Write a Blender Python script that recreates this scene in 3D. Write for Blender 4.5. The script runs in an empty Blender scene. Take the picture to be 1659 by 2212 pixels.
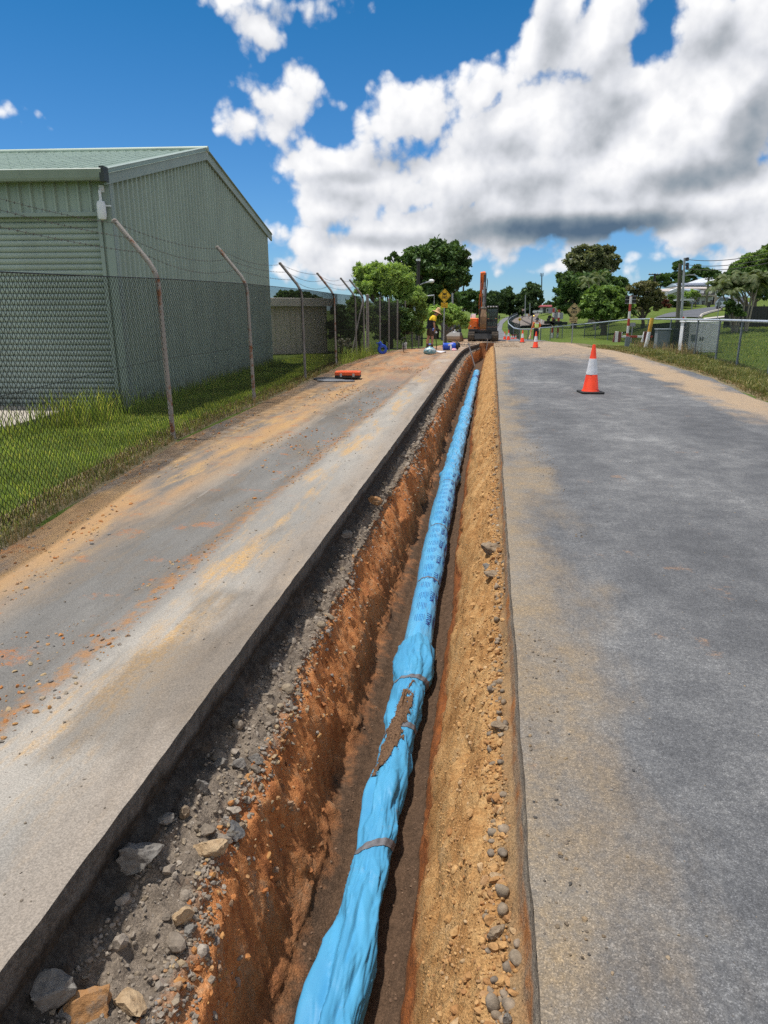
import bpy, bmesh, math, random
import numpy as np
from mathutils import Vector, Matrix, Euler
random.seed(7); rng = np.random.default_rng(11)
R = math.radians
scene = bpy.context.scene
COL = scene.collection

# ------------------------------------------------------------------ camera model
# photo points are read off in units of a 1659-wide copy of the picture and turned into ground points once
FL, CXP, CYP, HORP, VPXP, EYE = 1500.0, 829.5, 1106.0, 670.1, 1064.1, 1.6
PITCH = math.atan((CYP-HORP)/FL)
YAW = math.atan((VPXP-CXP)/FL*math.cos(PITCH))
def ray(px, py):
    x = (px-CXP)/FL; y = -(py-CYP)/FL
    f = math.cos(PITCH)+y*math.sin(PITCH); u = -math.sin(PITCH)+y*math.cos(PITCH)
    return (-f*math.sin(YAW)+x*math.cos(YAW), f*math.cos(YAW)+x*math.sin(YAW), u)
def sstep(a, b, x):
    t = np.clip((x-a)/(b-a), 0, 1); return t*t*(3-2*t)
def dip(Y):
    return -0.42*sstep(27, 46, Y)+0.42*sstep(60, 130, Y)
def ground(X, Y):
    X = np.asarray(X, float); Y = np.asarray(Y, float)
    hill = sstep(7.5, 17, X-0.03*np.maximum(Y-40, 0))*0.031*np.clip(Y-22, 0, 130)
    bank = 0.9*sstep(70, 115, Y)*sstep(0.045, 0.085, X/np.maximum(Y, 1))*sstep(0.2, 0.13, X/np.maximum(Y, 1))
    return dip(Y)+hill+bank
def gz(X, Y): return float(ground(X, Y))
def at(px, py, dz=0.0):
    r = ray(px, py); T = np.geomspace(.8, 400, 4000)
    under = np.nonzero(EYE+r[2]*T-ground(r[0]*T, r[1]*T)-dz <= 0)[0]; i = int(under[0]) if len(under) else len(T)-1
    a, b = T[max(i-1, 0)], T[i]
    for _ in range(30):
        t = (a+b)/2
        if EYE+r[2]*t-gz(r[0]*t, r[1]*t)-dz <= 0: b = t
        else: a = t
    return Vector((r[0]*t, r[1]*t, gz(r[0]*t, r[1]*t)))
def atY(px, py, Y):
    r = ray(px, py); t = Y/r[1]; return Vector((r[0]*t, Y, EYE+r[2]*t))
def mpu(Y):            # metres per picture unit at distance Y
    return (atY(1064, 690, Y)-atY(1064, 670, Y)).length/20.0

# ------------------------------------------------------------------ numpy noise
def _h(ix, iy, iz, s):
    n = (ix*374761393+iy*668265263+iz*2147483647+s*144269504) & 0xffffffff
    n = ((n ^ (n >> 13))*1274126177) & 0xffffffff
    n = ((n ^ (n >> 15))*2246822519) & 0xffffffff
    return ((n ^ (n >> 16)) & 0xffff)/65535.0
def vn2(x, y, s=0):
    x = np.asarray(x, float); y = np.asarray(y, float)
    ix = np.floor(x).astype(np.int64); iy = np.floor(y).astype(np.int64)
    fx = x-ix; fy = y-iy; fx = fx*fx*(3-2*fx); fy = fy*fy*(3-2*fy); z = np.zeros_like(ix)
    a = _h(ix, iy, z, s); b = _h(ix+1, iy, z, s); c = _h(ix, iy+1, z, s); d = _h(ix+1, iy+1, z, s)
    return (a+(b-a)*fx)+((c+(d-c)*fx)-(a+(b-a)*fx))*fy
def fb2(x, y, s=0, o=4, g=0.5):
    r = 0; a = 1; t = 0
    for i in range(o):
        r = r+a*(vn2(x*2**i+i*17.3, y*2**i-i*9.1, s+i)-0.5); t += a; a *= g
    return r/t*2
def cell2(x, y, s=0):   # distance to the nearest scattered point: clods and lumps
    ix = np.floor(x).astype(np.int64); iy = np.floor(y).astype(np.int64); best = np.full(np.shape(x), 9.0)
    z = np.zeros_like(ix)
    for dx in (-1, 0, 1):
        for dy in (-1, 0, 1):
            jx = ix+dx; jy = iy+dy
            best = np.minimum(best, np.hypot(x-jx-_h(jx, jy, z, s), y-jy-_h(jx, jy, z, s+5)))
    return best

# ------------------------------------------------------------------ object helpers
def tag(o, label=None, cat=None, group=None, kind=None):
    if label: o["label"] = label
    if cat: o["category"] = cat
    if group: o["group"] = group
    if kind: o["kind"] = kind
    return o
def empty(name, loc, rz=0.0, label=None, cat=None, group=None):
    o = bpy.data.objects.new(name, None); COL.objects.link(o)
    o.location = loc; o.rotation_euler = (0, 0, rz); o.empty_display_size = 0.2
    return tag(o, label, cat, group)
def link(name, me, mats, parent=None):
    for m in (mats if isinstance(mats, (list, tuple)) else [mats]): me.materials.append(m)
    o = bpy.data.objects.new(name, me); COL.objects.link(o)
    if parent: o.parent = parent
    return o
def npmesh(name, V, F, mats, parent=None, smooth=False, attrs=None, mi=None):
    V = np.asarray(V, np.float32); F = np.asarray(F, np.int32); k = F.shape[1]
    me = bpy.data.meshes.new(name)
    me.vertices.add(len(V)); me.vertices.foreach_set("co", V.ravel())
    me.loops.add(F.size); me.loops.foreach_set("vertex_index", F.ravel())
    me.polygons.add(len(F))
    me.polygons.foreach_set("loop_start", np.arange(0, F.size, k, dtype=np.int32))
    me.polygons.foreach_set("loop_total", np.full(len(F), k, np.int32))
    if mi is not None: me.polygons.foreach_set("material_index", np.asarray(mi, np.int32))
    me.polygons.foreach_set("use_smooth", np.full(len(F), bool(smooth)))
    me.update(calc_edges=True); me.validate()
    for an, av in (attrs or {}).items():
        a = me.attributes.new(an, 'FLOAT', 'POINT'); a.data.foreach_set("value", np.asarray(av, np.float32).ravel())
    return link(name, me, mats, parent)
def gridfaces(r, c):
    i = np.arange(r-1)[:, None]*c+np.arange(c-1)[None, :]
    return np.stack([i, i+1, i+c+1, i+c], -1).reshape(-1, 4)

class MB:
    def __init__(s): s.v = []; s.f = []; s.m = []
    def add(s, vs, fs, m=0):
        b = len(s.v); s.v += [tuple(v) for v in vs]
        for f in fs: s.f.append([b+i for i in f]); s.m.append(m)
        return s
    def box(s, c, d, rot=None, m=0):
        h = [x/2 for x in d]; M = rot if rot is not None else Matrix.Identity(3)
        if isinstance(M, (int, float)): M = Matrix.Rotation(M, 3, 'Z')
        vs = [Vector(c)+M @ Vector((sx*h[0], sy*h[1], sz*h[2])) for sx in (-1, 1) for sy in (-1, 1) for sz in (-1, 1)]
        return s.add(vs, [(0, 1, 3, 2), (4, 6, 7, 5), (0, 4, 5, 1), (2, 3, 7, 6), (0, 2, 6, 4), (1, 5, 7, 3)], m)
    def hexa(s, b, t, m=0):     # four bottom points, four top points
        return s.add(list(b)+list(t), [(3, 2, 1, 0), (4, 5, 6, 7), (0, 1, 5, 4), (1, 2, 6, 5), (2, 3, 7, 6), (3, 0, 4, 7)], m)
    def prism(s, poly, ext, m=0):
        n = len(poly); p = [Vector(q) for q in poly]; e = Vector(ext)
        return s.add(p+[q+e for q in p], [list(range(n))[::-1], list(range(n, 2*n))]+[(i, (i+1) % n, n+(i+1) % n, n+i) for i in range(n)], m)
    def tube(s, pts, r, n=8, m=0, cap=True):
        P = [Vector(p) for p in pts]; k = len(P); rs = r if isinstance(r, (list, tuple)) else [r]*k
        vs = []; up = None
        for i in range(k):
            d = (P[min(i+1, k-1)]-P[max(i-1, 0)])
            d = d.normalized() if d.length > 1e-9 else Vector((0, 0, 1))
            if up is None:
                up = Vector((0, 0, 1)) if abs(d.z) < 0.9 else Vector((1, 0, 0))
            a = d.cross(up); a = a.normalized() if a.length > 1e-6 else d.orthogonal().normalized()
            b = a.cross(d).normalized(); up = b
            for j in range(n):
                t = 2*math.pi*j/n; vs.append(P[i]+(a*math.cos(t)+b*math.sin(t))*rs[i])
        fs = [(i*n+j, i*n+(j+1) % n, (i+1)*n+(j+1) % n, (i+1)*n+j) for i in range(k-1) for j in range(n)]
        if cap: fs += [list(range(n))[::-1], [(k-1)*n+j for j in range(n)]]
        return s.add(vs, fs, m)
    def lathe(s, prof, n=24, o=(0, 0, 0), axis='Z', m=0, cap=True):
        o = Vector(o); vs = []
        for r, z in prof:
            for j in range(n):
                t = 2*math.pi*j/n; c, d = r*math.cos(t), r*math.sin(t)
                vs.append(o+Vector({'Z': (c, d, z), 'Y': (c, z, d), 'X': (z, c, d)}[axis]))
        k = len(prof)
        fs = [(i*n+j, i*n+(j+1) % n, (i+1)*n+(j+1) % n, (i+1)*n+j) for i in range(k-1) for j in range(n)]
        if cap: fs += [list(range(n))[::-1], [(k-1)*n+j for j in range(n)]]
        return s.add(vs, fs, m)
    def build(s, name, mats, parent=None, smooth=False, bevel=0.0, seg=2):
        me = bpy.data.meshes.new(name); me.from_pydata(s.v, [], s.f)
        me.polygons.foreach_set("material_index", s.m)
        bm = bmesh.new(); bm.from_mesh(me)
        bmesh.ops.recalc_face_normals(bm, faces=bm.faces)
        if bevel > 0:
            ed = [e for e in bm.edges if len(e.link_faces) == 2 and e.calc_face_angle(0) > 0.5]
            bmesh.ops.bevel(bm, geom=ed, offset=bevel, segments=seg, affect='EDGES', profile=0.5, clamp_overlap=True)
        bm.to_mesh(me); bm.free()
        if smooth:
            me.polygons.foreach_set("use_smooth", [True]*len(me.polygons))
            try: me.set_sharp_from_angle(angle=R(40))
            except Exception: pass
        me.update()
        return link(name, me, mats, parent)
def skin(name, pts, edges, radii, mat, parent=None, root=0, sub=2):
    me = bpy.data.meshes.new(name); me.from_pydata([tuple(p) for p in pts], edges, [])
    o = link(name, me, mat, parent)
    md = o.modifiers.new("skin", 'SKIN'); md.use_smooth_shade = True
    for i, d in enumerate(me.skin_vertices[0].data):
        r = radii[i]; d.radius = (r, r) if not isinstance(r, tuple) else r; d.use_root = (i == root)
    s = o.modifiers.new("sub", 'SUBSURF'); s.levels = sub; s.render_levels = sub
    return o
def copy_tree(o, parent=None):
    c = o.copy(); COL.objects.link(c)
    if parent: c.parent = parent
    for ch in [x for x in bpy.data.objects if x.parent == o]: copy_tree(ch, c)
    return c

# ------------------------------------------------------------------ node helpers
class G:
    def __init__(s, tree): s.t = tree; s.N = tree.nodes; s.L = tree.links
    def put(s, sock, v):
        if hasattr(v, 'is_output') or isinstance(v, bpy.types.NodeSocket): s.L.new(v, sock)
        elif v is not None: sock.default_value = v
    def math(s, op, a, b=None, c=None, clamp=False):
        n = s.N.new('ShaderNodeMath'); n.operation = op; n.use_clamp = clamp
        for i, v in enumerate((a, b, c)): s.put(n.inputs[i], v)
        return n.outputs[0]
    def vec(s, op, a, b=None, out=0):
        n = s.N.new('ShaderNodeVectorMath'); n.operation = op
        s.put(n.inputs[0], a)
        if b is not None: s.put(n.inputs[1], b)
        return n.outputs['Value'] if op in ('LENGTH', 'DOT_PRODUCT', 'DISTANCE') else n.outputs[0]
    def noise(s, v, scale, detail=4, rough=0.55, dist=0.0, col=False):
        n = s.N.new('ShaderNodeTexNoise'); s.put(n.inputs['Vector'], v); n.inputs['Scale'].default_value = scale
        n.inputs['Detail'].default_value = detail; n.inputs['Roughness'].default_value = rough; n.inputs['Distortion'].default_value = dist
        return n.outputs['Color' if col else 'Fac']
    def vor(s, v, scale, feature='F1'):
        n = s.N.new('ShaderNodeTexVoronoi'); n.feature = feature; s.put(n.inputs['Vector'], v); n.inputs['Scale'].default_value = scale
        return n.outputs
    def ramp(s, fac, stops, interp='LINEAR'):
        n = s.N.new('ShaderNodeValToRGB'); e = n.color_ramp.elements; n.color_ramp.interpolation = interp
        while len(e) < len(stops): e.new(0.5)
        for i, (p, c) in enumerate(stops):
            e[i].position = p; c = c if isinstance(c, (tuple, list)) else (c, c, c); e[i].color = (*c[:3], 1)
        s.put(n.inputs[0], fac); return n.outputs[0]
    def mix(s, f, a, b, mode='MIX'):
        n = s.N.new('ShaderNodeMix'); n.data_type = 'RGBA'; n.blend_type = mode
        s.put(n.inputs[0], f)
        for k, v in ((6, a), (7, b)):
            s.put(n.inputs[k], (*v[:3], 1) if isinstance(v, (tuple, list)) else v)
        return n.outputs[2]
    def rng(s, v, a, b, c=0.0, d=1.0, smooth=True):
        n = s.N.new('ShaderNodeMapRange'); n.interpolation_type = 'SMOOTHSTEP' if smooth else 'LINEAR'
        s.put(n.inputs[0], v)
        for i, q in enumerate((a, b, c, d)): s.put(n.inputs[i+1], q)
        return n.outputs[0]
    def xyz(s, v):
        n = s.N.new('ShaderNodeSeparateXYZ'); s.put(n.inputs[0], v); return n.outputs
    def comb(s, x, y, z):
        n = s.N.new('ShaderNodeCombineXYZ')
        for i, q in enumerate((x, y, z)): s.put(n.inputs[i], q)
        return n.outputs[0]
    def coord(s, which='Object'):
        return s.N.new('ShaderNodeTexCoord').outputs[which]
    def attr(s, name):
        n = s.N.new('ShaderNodeAttribute'); n.attribute_name = name; return n.outputs['Fac']
    def island(s): return s.N.new('ShaderNodeNewGeometry').outputs['Random Per Island']
    def bump(s, h, strength=0.5, dist=0.01):
        n = s.N.new('ShaderNodeBump'); n.inputs['Strength'].default_value = strength; n.inputs['Distance'].default_value = dist
        s.put(n.inputs['Height'], h); return n.outputs[0]
def newmat(name):
    m = bpy.data.materials.new(name); m.use_nodes = True; g = G(m.node_tree); b = m.node_tree.nodes['Principled BSDF']
    return m, g, b
def mat(name, c1, c2=None, scale=8.0, rough=0.7, bump=0.0, bscale=None, metal=0.0, spec=0.4, stretch=(1, 1, 1), detail=5, coat=0.0, lo=0.35, hi=0.65):
    """Surface with a noise mix of two colours and optional bump."""
    m, g, b = newmat(name)
    v = g.vec('MULTIPLY', g.coord(), stretch)
    if c2 is None: c2 = tuple(x*0.82 for x in c1)
    f = g.rng(g.noise(v, scale, detail, 0.6), lo, hi)
    g.put(b.inputs['Base Color'], g.mix(f, c1, c2))
    b.inputs['Roughness'].default_value = rough; b.inputs['Metallic'].default_value = metal
    b.inputs['Specular IOR Level'].default_value = spec
    if coat: b.inputs['Coat Weight'].default_value = coat
    if bump: g.put(b.inputs['Normal'], g.bump(g.noise(v, bscale or scale*4, 6, 0.65), bump, 0.02))
    return m
def leafmat(name, c1, c2, c3=None, trans=0.35):
    m, g, b = newmat(name)
    c1, c2, c3 = [tuple(v*k for v, k in zip(q, (1.28, 1.16, 1.05))) if q else None for q in (c1, c2, c3)]
    c1, c2, c3 = [tuple(.84*v+.16*(.3*q[0]+.6*q[1]+.1*q[2]) for v in q) if q else None for q in (c1, c2, c3)]
    col = g.ramp(g.island(), [(0.0, c1), (0.6, c2), (1.0, c3 or c2)])
    big = g.rng(g.noise(g.coord(), 0.9, 3), 0.35, 0.65, 0.75, 1.2)
    col = g.mix(1.0, col, g.comb(big, big, big), 'MULTIPLY')
    g.put(b.inputs['Base Color'], col); b.inputs['Roughness'].default_value = 0.55; b.inputs['Specular IOR Level'].default_value = 0.25
    tr = g.N.new('ShaderNodeBsdfTranslucent'); g.put(tr.inputs[0], g.mix(1.0, col, (1.3, 1.25, 0.6), 'MULTIPLY'))
    mx = g.N.new('ShaderNodeMixShader'); mx.inputs[0].default_value = trans
    g.L.new(b.outputs[0], mx.inputs[1]); g.L.new(tr.outputs[0], mx.inputs[2])
    g.L.new(mx.outputs[0], g.N['Material Output'].inputs[0])
    return m
def rand3(n): return rng.random((n, 3))
# ------------------------------------------------------------------ world, sun, camera
SUN_AZ, SUN_EL = R(-80), R(75)     # azimuth measured from +Y towards +X
sd = Vector((math.sin(SUN_AZ)*math.cos(SUN_EL), math.cos(SUN_AZ)*math.cos(SUN_EL), math.sin(SUN_EL)))
lamp = bpy.data.lights.new("sun", 'SUN'); lamp.energy = 3.7; lamp.angle = R(2.0); lamp.color = (1.0, 0.955, 0.89)
lo = bpy.data.objects.new("sun", lamp); COL.objects.link(lo); lo.rotation_euler = sd.to_track_quat('Z', 'Y').to_euler(); lo.location = (0, 0, 30)

w = bpy.data.worlds.new("World"); scene.world = w; w.use_nodes = True
g = G(w.node_tree); bg = w.node_tree.nodes['Background']; bg.inputs['Strength'].default_value = 0.15
sky = g.N.new('ShaderNodeTexSky'); sky.sky_type = 'NISHITA'; sky.sun_disc = False
sky.sun_elevation = SUN_EL; sky.sun_rotation = SUN_AZ; sky.air_density = 1.0; sky.dust_density = 0.0; sky.ozone_density = 3.0
d = g.vec('NORMALIZE', g.coord('Generated')); X, Y, Z = g.xyz(d)
az = g.math('ARCTAN2', X, Y); el = g.math('ARCSINE', Z)
p = g.comb(az, el, 0.0)
def azel(px, py):
    r = Vector(ray(px, py)).normalized(); return math.atan2(r.x, r.y), math.asin(r.z)
# cumulus: each lobe is a heap of vapour at its own bearing and height above the horizon
LOBES = [(575, 0, 130, 40), (550, 62, 52, 50), (640, 12, 50, 42), (470, -2, 60, 26),
         (652, 180, 46, 48), (608, 230, 80, 42), (548, 266, 58, 38), (490, 198, 24, 40), (736, 226, 18, 12),
         (690, 372, 90, 34), (760, 335, 85, 60), (840, 260, 75, 70), (930, 255, 90, 70), (1030, 210, 80, 70), (1085, 170, 75, 60),
         (1180, 95, 52, 110), (1215, 20, 70, 90), (1290, 90, 105, 100), (1345, 170, 95, 120), (1300, 20, 75, 60),
         (1180, 300, 230, 150), (1000, 380, 230, 90), (860, 400, 190, 75), (695, 450, 92, 60), (665, 522, 90, 46), (790, 550, 190, 52), (950, 545, 190, 50),
         (1400, 330, 200, 170), (1560, 250, 150, 230), (1530, 40, 85, 120), (1640, 60, 110, 180), (1470, 200, 80, 110),
         (1300, 460, 340, 70), (1560, 440, 230, 120), (1000, 490, 270, 72), (1500, 545, 170, 30), (1250, 380, 300, 120), (1480, 290, 170, 150), (1180, 350, 320, 130), (1420, 310, 250, 160), (1630, 560, 80, 30), (640, 405, 30, 14),
         (1075, 588, 18, 12), (1130, 586, 24, 10), (1200, 578, 30, 14), (900, 560, 100, 22), (0, 240, 26, 10), (1440, 20, 30, 22)]
def field(v):
    cur = None
    for (x, y, rx, ry) in LOBES:
        a0, e0 = azel(x, y); ra = abs(azel(x+rx, y)[0]-azel(x-rx, y)[0])/2; re = abs(azel(x, y+ry)[1]-azel(x, y-ry)[1])/2
        q = g.vec('MULTIPLY', g.vec('SUBTRACT', v, (a0, e0, 0)), (1/ra, 1/re, 0))
        s_ = g.math('MULTIPLY', g.math('SUBTRACT', 1.0, g.vec('LENGTH', q)), min(ra, re))
        cur = s_ if cur is None else g.math('SMOOTH_MAX', cur, s_, 0.014)
    for (x, y, rx, ry) in [(1428, 30, 40, 66), (1385, 95, 22, 26), (1000, 90, 120, 60), (700, 300, 50, 26), (790, 130, 60, 110)]:      # open blue between the heaps
        a0, e0 = azel(x, y); ra = abs(azel(x+rx, y)[0]-azel(x-rx, y)[0])/2; re = abs(azel(x, y+ry)[1]-azel(x, y-ry)[1])/2
        q = g.vec('MULTIPLY', g.vec('SUBTRACT', v, (a0, e0, 0)), (1/ra, 1/re, 0))
        cur = g.math('SMOOTH_MIN', cur, g.math('MULTIPLY', g.math('SUBTRACT', g.vec('LENGTH', q), 1.0), min(ra, re)), 0.012)
    n1 = g.noise(v, 9.0, 8, 0.55, 0.1); n2 = g.noise(v, 34.0, 7, 0.6, 0.0)
    cur = g.math('MULTIPLY_ADD', g.math('SUBTRACT', n1, 0.5), 0.088, cur)
    for sc, am in ((19.0, .026), (43.0, .0135), (95.0, .007)):
        wv = g.vec('ADD', v, g.vec('MULTIPLY', g.noise(v, sc*.7, 3, .5, col=True), (.35/sc, .35/sc, 0)))
        cur = g.math('MULTIPLY_ADD', g.math('SUBTRACT', .42, g.vor(wv, sc)['Distance']), am, cur)
    return g.math('MULTIPLY_ADD', g.math('SUBTRACT', n2, 0.5), 0.010, cur)
view = Vector(ray(829, 700)).normalized()
out_ = g.rng(g.vec('DOT_PRODUCT', d, tuple(view)), .62, .50)        # unseen clouds added outside the view for white fill light
back = g.math('MULTIPLY_ADD', g.math('SUBTRACT', g.noise(d, 2.6, 5, .55), .49), .35, g.math('MULTIPLY_ADD', out_, .6, -.6))
F0 = g.math('MAXIMUM', g.math('ADD', field(p), .006), back)
F1 = field(g.vec('ADD', p, (-0.012, 0.020, 0)))
F2 = g.noise(g.vec('ADD', p, (3.1, 1.7, 0)), 6.0, 6, 0.55)
alpha = g.rng(F0, -0.004, 0.0115)
relief = g.math('SUBTRACT', F0, F1)
lit = g.math('MULTIPLY_ADD', relief, 7.0, 0.80)
lit = g.math('MULTIPLY_ADD', g.math('SUBTRACT', F2, 0.5), 0.26, lit)
DARK = [(1085, 310, 95, 60, .34), (1300, 245, 90, 95, .30), (1640, 270, 80, 120, .30), (1540, 385, 170, 40, .36), (1240, 494, 250, 36, .80), (1010, 482, 140, 34, .35),
        (860, 350, 120, 35, .30), (740, 385, 90, 20, .28), (1190, 60, 40, 90, .36), (1470, 140, 60, 60, .18), (760, 430, 80, 25, .2), (1450, 470, 160, 30, .3), (1560, 80, 80, 60, .3), (840, 520, 160, 20, .3), (1130, 400, 80, 40, .2), (620, 30, 90, 25, .14)]
for (x, y, rx, ry, k) in DARK:
    a0, e0 = azel(x, y); ra = abs(azel(x+rx, y)[0]-azel(x-rx, y)[0])/2; re = abs(azel(x, y+ry)[1]-azel(x, y-ry)[1])/2
    q = g.vec('LENGTH', g.vec('MULTIPLY', g.vec('SUBTRACT', p, (a0, e0, 0)), (1/ra, 1/re, 0)))
    q = g.math('MULTIPLY_ADD', g.math('SUBTRACT', F2, 0.5), 1.0, q)
    lit = g.math('MULTIPLY_ADD', g.rng(q, 1.35, 0.15), -k*.95, lit)
ccol = g.ramp(lit, [(0.0, (.10, .16, .24)), (0.28, (.25, .31, .37)), (0.52, (.47, .50, .545)), (0.76, (.76, .78, .83)), (1.0, (1.04, 1.04, 1.05))])
cl = g.vec('MULTIPLY', ccol, (4.9, 4.9, 4.9))
hs = g.N.new('ShaderNodeHueSaturation'); hs.inputs['Saturation'].default_value = 1.0; hs.inputs['Value'].default_value = 1.0
g.L.new(sky.outputs[0], hs.inputs['Color'])
tcol = g.mix(g.rng(el, 0.0, 0.40, smooth=False), (.27, .40, .60), (.060, .335, .485))
tint = g.mix(1.0, hs.outputs[0], tcol, 'MULTIPLY')
g.put(bg.inputs['Color'], g.mix(alpha, tint, cl))
w.cycles.sampling_method = 'MANUAL'; w.cycles.sample_map_resolution = 512

cam = bpy.data.cameras.new("camera"); co = bpy.data.objects.new("camera", cam); COL.objects.link(co)
cam.sensor_fit = 'VERTICAL'; cam.sensor_height = 36.0; cam.lens = FL/2212*36.0; cam.clip_start = 0.05; cam.clip_end = 3000
co.location = (0, 0, EYE); co.rotation_euler = (math.pi/2-PITCH, 0, YAW)
scene.camera = co
vs = scene.view_settings; vs.view_transform = 'Standard'; vs.look = 'None'; vs.exposure = 0.40; vs.gamma = 1.0; vs.use_curve_mapping = False
scene.cycles.max_bounces = 6; scene.cycles.diffuse_bounces = 3; scene.cycles.transparent_max_bounces = 8
scene.cycles.use_denoising = False; scene.cycles.sample_clamp_direct = 5.0; scene.cycles.sample_clamp_indirect = 2.0; scene.cycles.blur_glossy = 1.0; scene.cycles.caustics_reflective = False; scene.cycles.caustics_refractive = False
# ------------------------------------------------------------------ ground: lines of the site
def fenceX(Y): return np.interp(Y, [-4, 4, 6, 8.5, 12.2, 16.4, 21.7, 25.7, 29, 36, 60], [-2.9, -3.45, -3.78, -4.09, -4.24, -4.4, -4.68, -4.62, -4.3, -3.5, -2.0])
TEND = at(1042, 741).y                       # far end of the trench
def edgeL(Y): return -1.15+0.007*fb2(np.asarray(Y)*1.1, 0*np.asarray(Y)+3.3, 4, 3)+.006*fb2(np.asarray(Y)*9, 0*np.asarray(Y)+1.3, 5, 4)+0.42*sstep(TEND-7, TEND, Y)-0.06*sstep(9, 22, Y)*sstep(TEND-5, 24, Y)
def edgeR(Y): return 0.18+0.007*fb2(np.asarray(Y)*1.3, 0*np.asarray(Y)+8.1, 6, 4)+.005*fb2(np.asarray(Y)*10, 0*np.asarray(Y)+2.1, 7, 4)
rp = [at(*q) for q in [(1659, 862), (1600, 833), (1500, 799), (1350, 760), (1250, 743), (1200, 738), (1150, 734)]]
_ry = [-6, 6]+[q.y for q in rp]; _rx = [5.0, 5.2]+[q.x for q in rp]
def roadR(Y): return np.interp(Y, _ry, _rx)+0.10*fb2(np.asarray(Y)*0.8, 0*np.asarray(Y), 21, 4)

# terrain sheet: wide enough to reach the horizon, open where the trench is dug
xs = np.unique(np.concatenate([np.linspace(-900, -60, 10), np.linspace(-60, -8, 27), np.linspace(-8, -1.45, 14), [0.55], np.linspace(0.9, 30, 42), np.linspace(30, 90, 31), np.linspace(90, 1200, 12)]))
ys = np.unique(np.concatenate([np.linspace(-300, -12, 8), [-3.0], np.linspace(-2, 60, 63), np.linspace(62, 170, 40), np.linspace(170, 420, 26), np.linspace(420, 2500, 10), [TEND+0.6]]))
GX, GY = np.meshgrid(xs, ys); GZ = ground(GX, GY)
site = (sstep(0.0, 0.5, GX-(fenceX(GY)+0.2))*sstep(0.3, -0.3, GX-(roadR(GY)-0.3))*sstep(TEND+12, TEND+8, GY)*sstep(-14, -12, GY))
GZ = GZ-0.09*site-0.02
V = np.stack([GX, GY, GZ], -1).reshape(-1, 3); F = gridfaces(len(ys), len(xs))
c = V[F].mean(1); hole = (c[:, 0] > -1.46) & (c[:, 0] < 0.56) & (c[:, 1] > -3.0) & (c[:, 1] < TEND+0.6)
m, g, b = newmat("grass_ground"); P = g.coord()
f1 = g.noise(P, 0.35, 5); f2 = g.noise(P, 6.0, 6, 0.7)
colr = g.ramp(g.math('MULTIPLY_ADD', f2, 0.6, g.math('MULTIPLY', f1, 0.5)), [(0.3, (.05, .07, .016)), (0.5, (.085, .125, .022)), (0.66, (.125, .165, .036)), (0.85, (.17, .155, .06))])
g.put(b.inputs['Base Color'], colr); b.inputs['Roughness'].default_value = 0.9; b.inputs['Specular IOR Level'].default_value = 0.1
g.put(b.inputs['Normal'], g.bump(g.noise(P, 30, 4, 0.7), 0.9, 0.05)); M_TURF = m
tag(npmesh("ground", V, F[~hole], m, smooth=True), "grassy ground running out to the horizon", kind='structure')

def strip(name, ylist, nx, xa, xb, zf, material, label):
    Yl = np.asarray(ylist); T = np.linspace(0, 1, nx)
    A = xa(Yl)[:, None]; B = xb(Yl)[:, None]; XX = A+(B-A)*T[None, :]; YY = np.repeat(Yl[:, None], nx, 1)
    Vv = np.stack([XX, YY, zf(XX, YY)], -1).reshape(-1, 3)
    return tag(npmesh(name, Vv, gridfaces(len(Yl), nx), material, smooth=True), label, kind='structure')
def ylines(a, b, d0, k):
    out = [a]
    while out[-1] < b: out.append(out[-1]+d0*(1+k*max(out[-1], 0)))
    out[-1] = b; return np.array(out)

# ------------------------------------------------------------------ verge: dish gutter, concrete strip and dirty crossover
m, g, b = newmat("verge_surface"); P = g.coord(); x, y, z = g.xyz(P)
S1 = g.vec('MULTIPLY', P, (1, .22, 1)); S2 = g.vec('MULTIPLY', P, (1, .1, 1))
nA = g.noise(S1, 1.6, 6, 0.62); nB = g.noise(g.vec('ADD', S1, (7, 3, 0)), 3.2, 7, 0.68); nC = g.noise(P, 14, 6, 0.7); nF = g.noise(P, 160, 3, 0.7)
nS = g.noise(S2, 9, 5, 0.6)
xw = g.math('MULTIPLY_ADD', g.math('SUBTRACT', nB, 0.5), 0.35, x)
conc = g.mix(g.rng(nA, .35, .65), (.36, .33, .285), (.25, .235, .21))
gut = g.mix(g.rng(nB, .3, .7), (.205, .195, .178), (.138, .132, .122))
asph = g.mix(g.rng(nA, .35, .62), (.17, .153, .134), (.27, .228, .182))
col = g.mix(g.rng(xw, -1.72, -1.98), conc, gut)
col = g.mix(g.rng(xw, -2.42, -2.62), col, asph)
edge = g.rng(xw, -1.5, -1.22)                                   # sawn strip nearest the cut, grey brown grit
col = g.mix(g.math('MULTIPLY', edge, 0.75), col, g.mix(nC, (.23, .19, .15), (.34, .285, .23)))
dust = g.math('MULTIPLY', g.rng(nB, .46, .62), g.rng(nS, .34, .56))
zone = g.math('MAXIMUM', g.rng(g.math('ABSOLUTE', g.math('ADD', xw, 1.62)), .34, .08), g.rng(g.math('ABSOLUTE', g.math('ADD', xw, 3.05)), .55, .2))
dust = g.math('MULTIPLY', dust, g.rng(g.noise(P, 42, 6, .8), .36, .58, .25, 1))
col = g.mix(g.math('MULTIPLY', g.math('MULTIPLY', dust, g.rng(zone, 0, 1, .15, .95)), 0.95), col, (.50, .31, .125))
col = g.mix(g.math('MULTIPLY', g.rng(xw, -2.55, -2.95), g.math('MULTIPLY', g.rng(nA, .38, .58), 0.8)), col, g.mix(nB, (.40, .20, .075), (.42, .28, .13)))
orng = g.math('MULTIPLY', g.rng(g.noise(g.vec('ADD', P, (3, 9, 0)), 2.4, 8, 0.72), .56, .66), g.rng(x, -1.5, -2.2))
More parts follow.
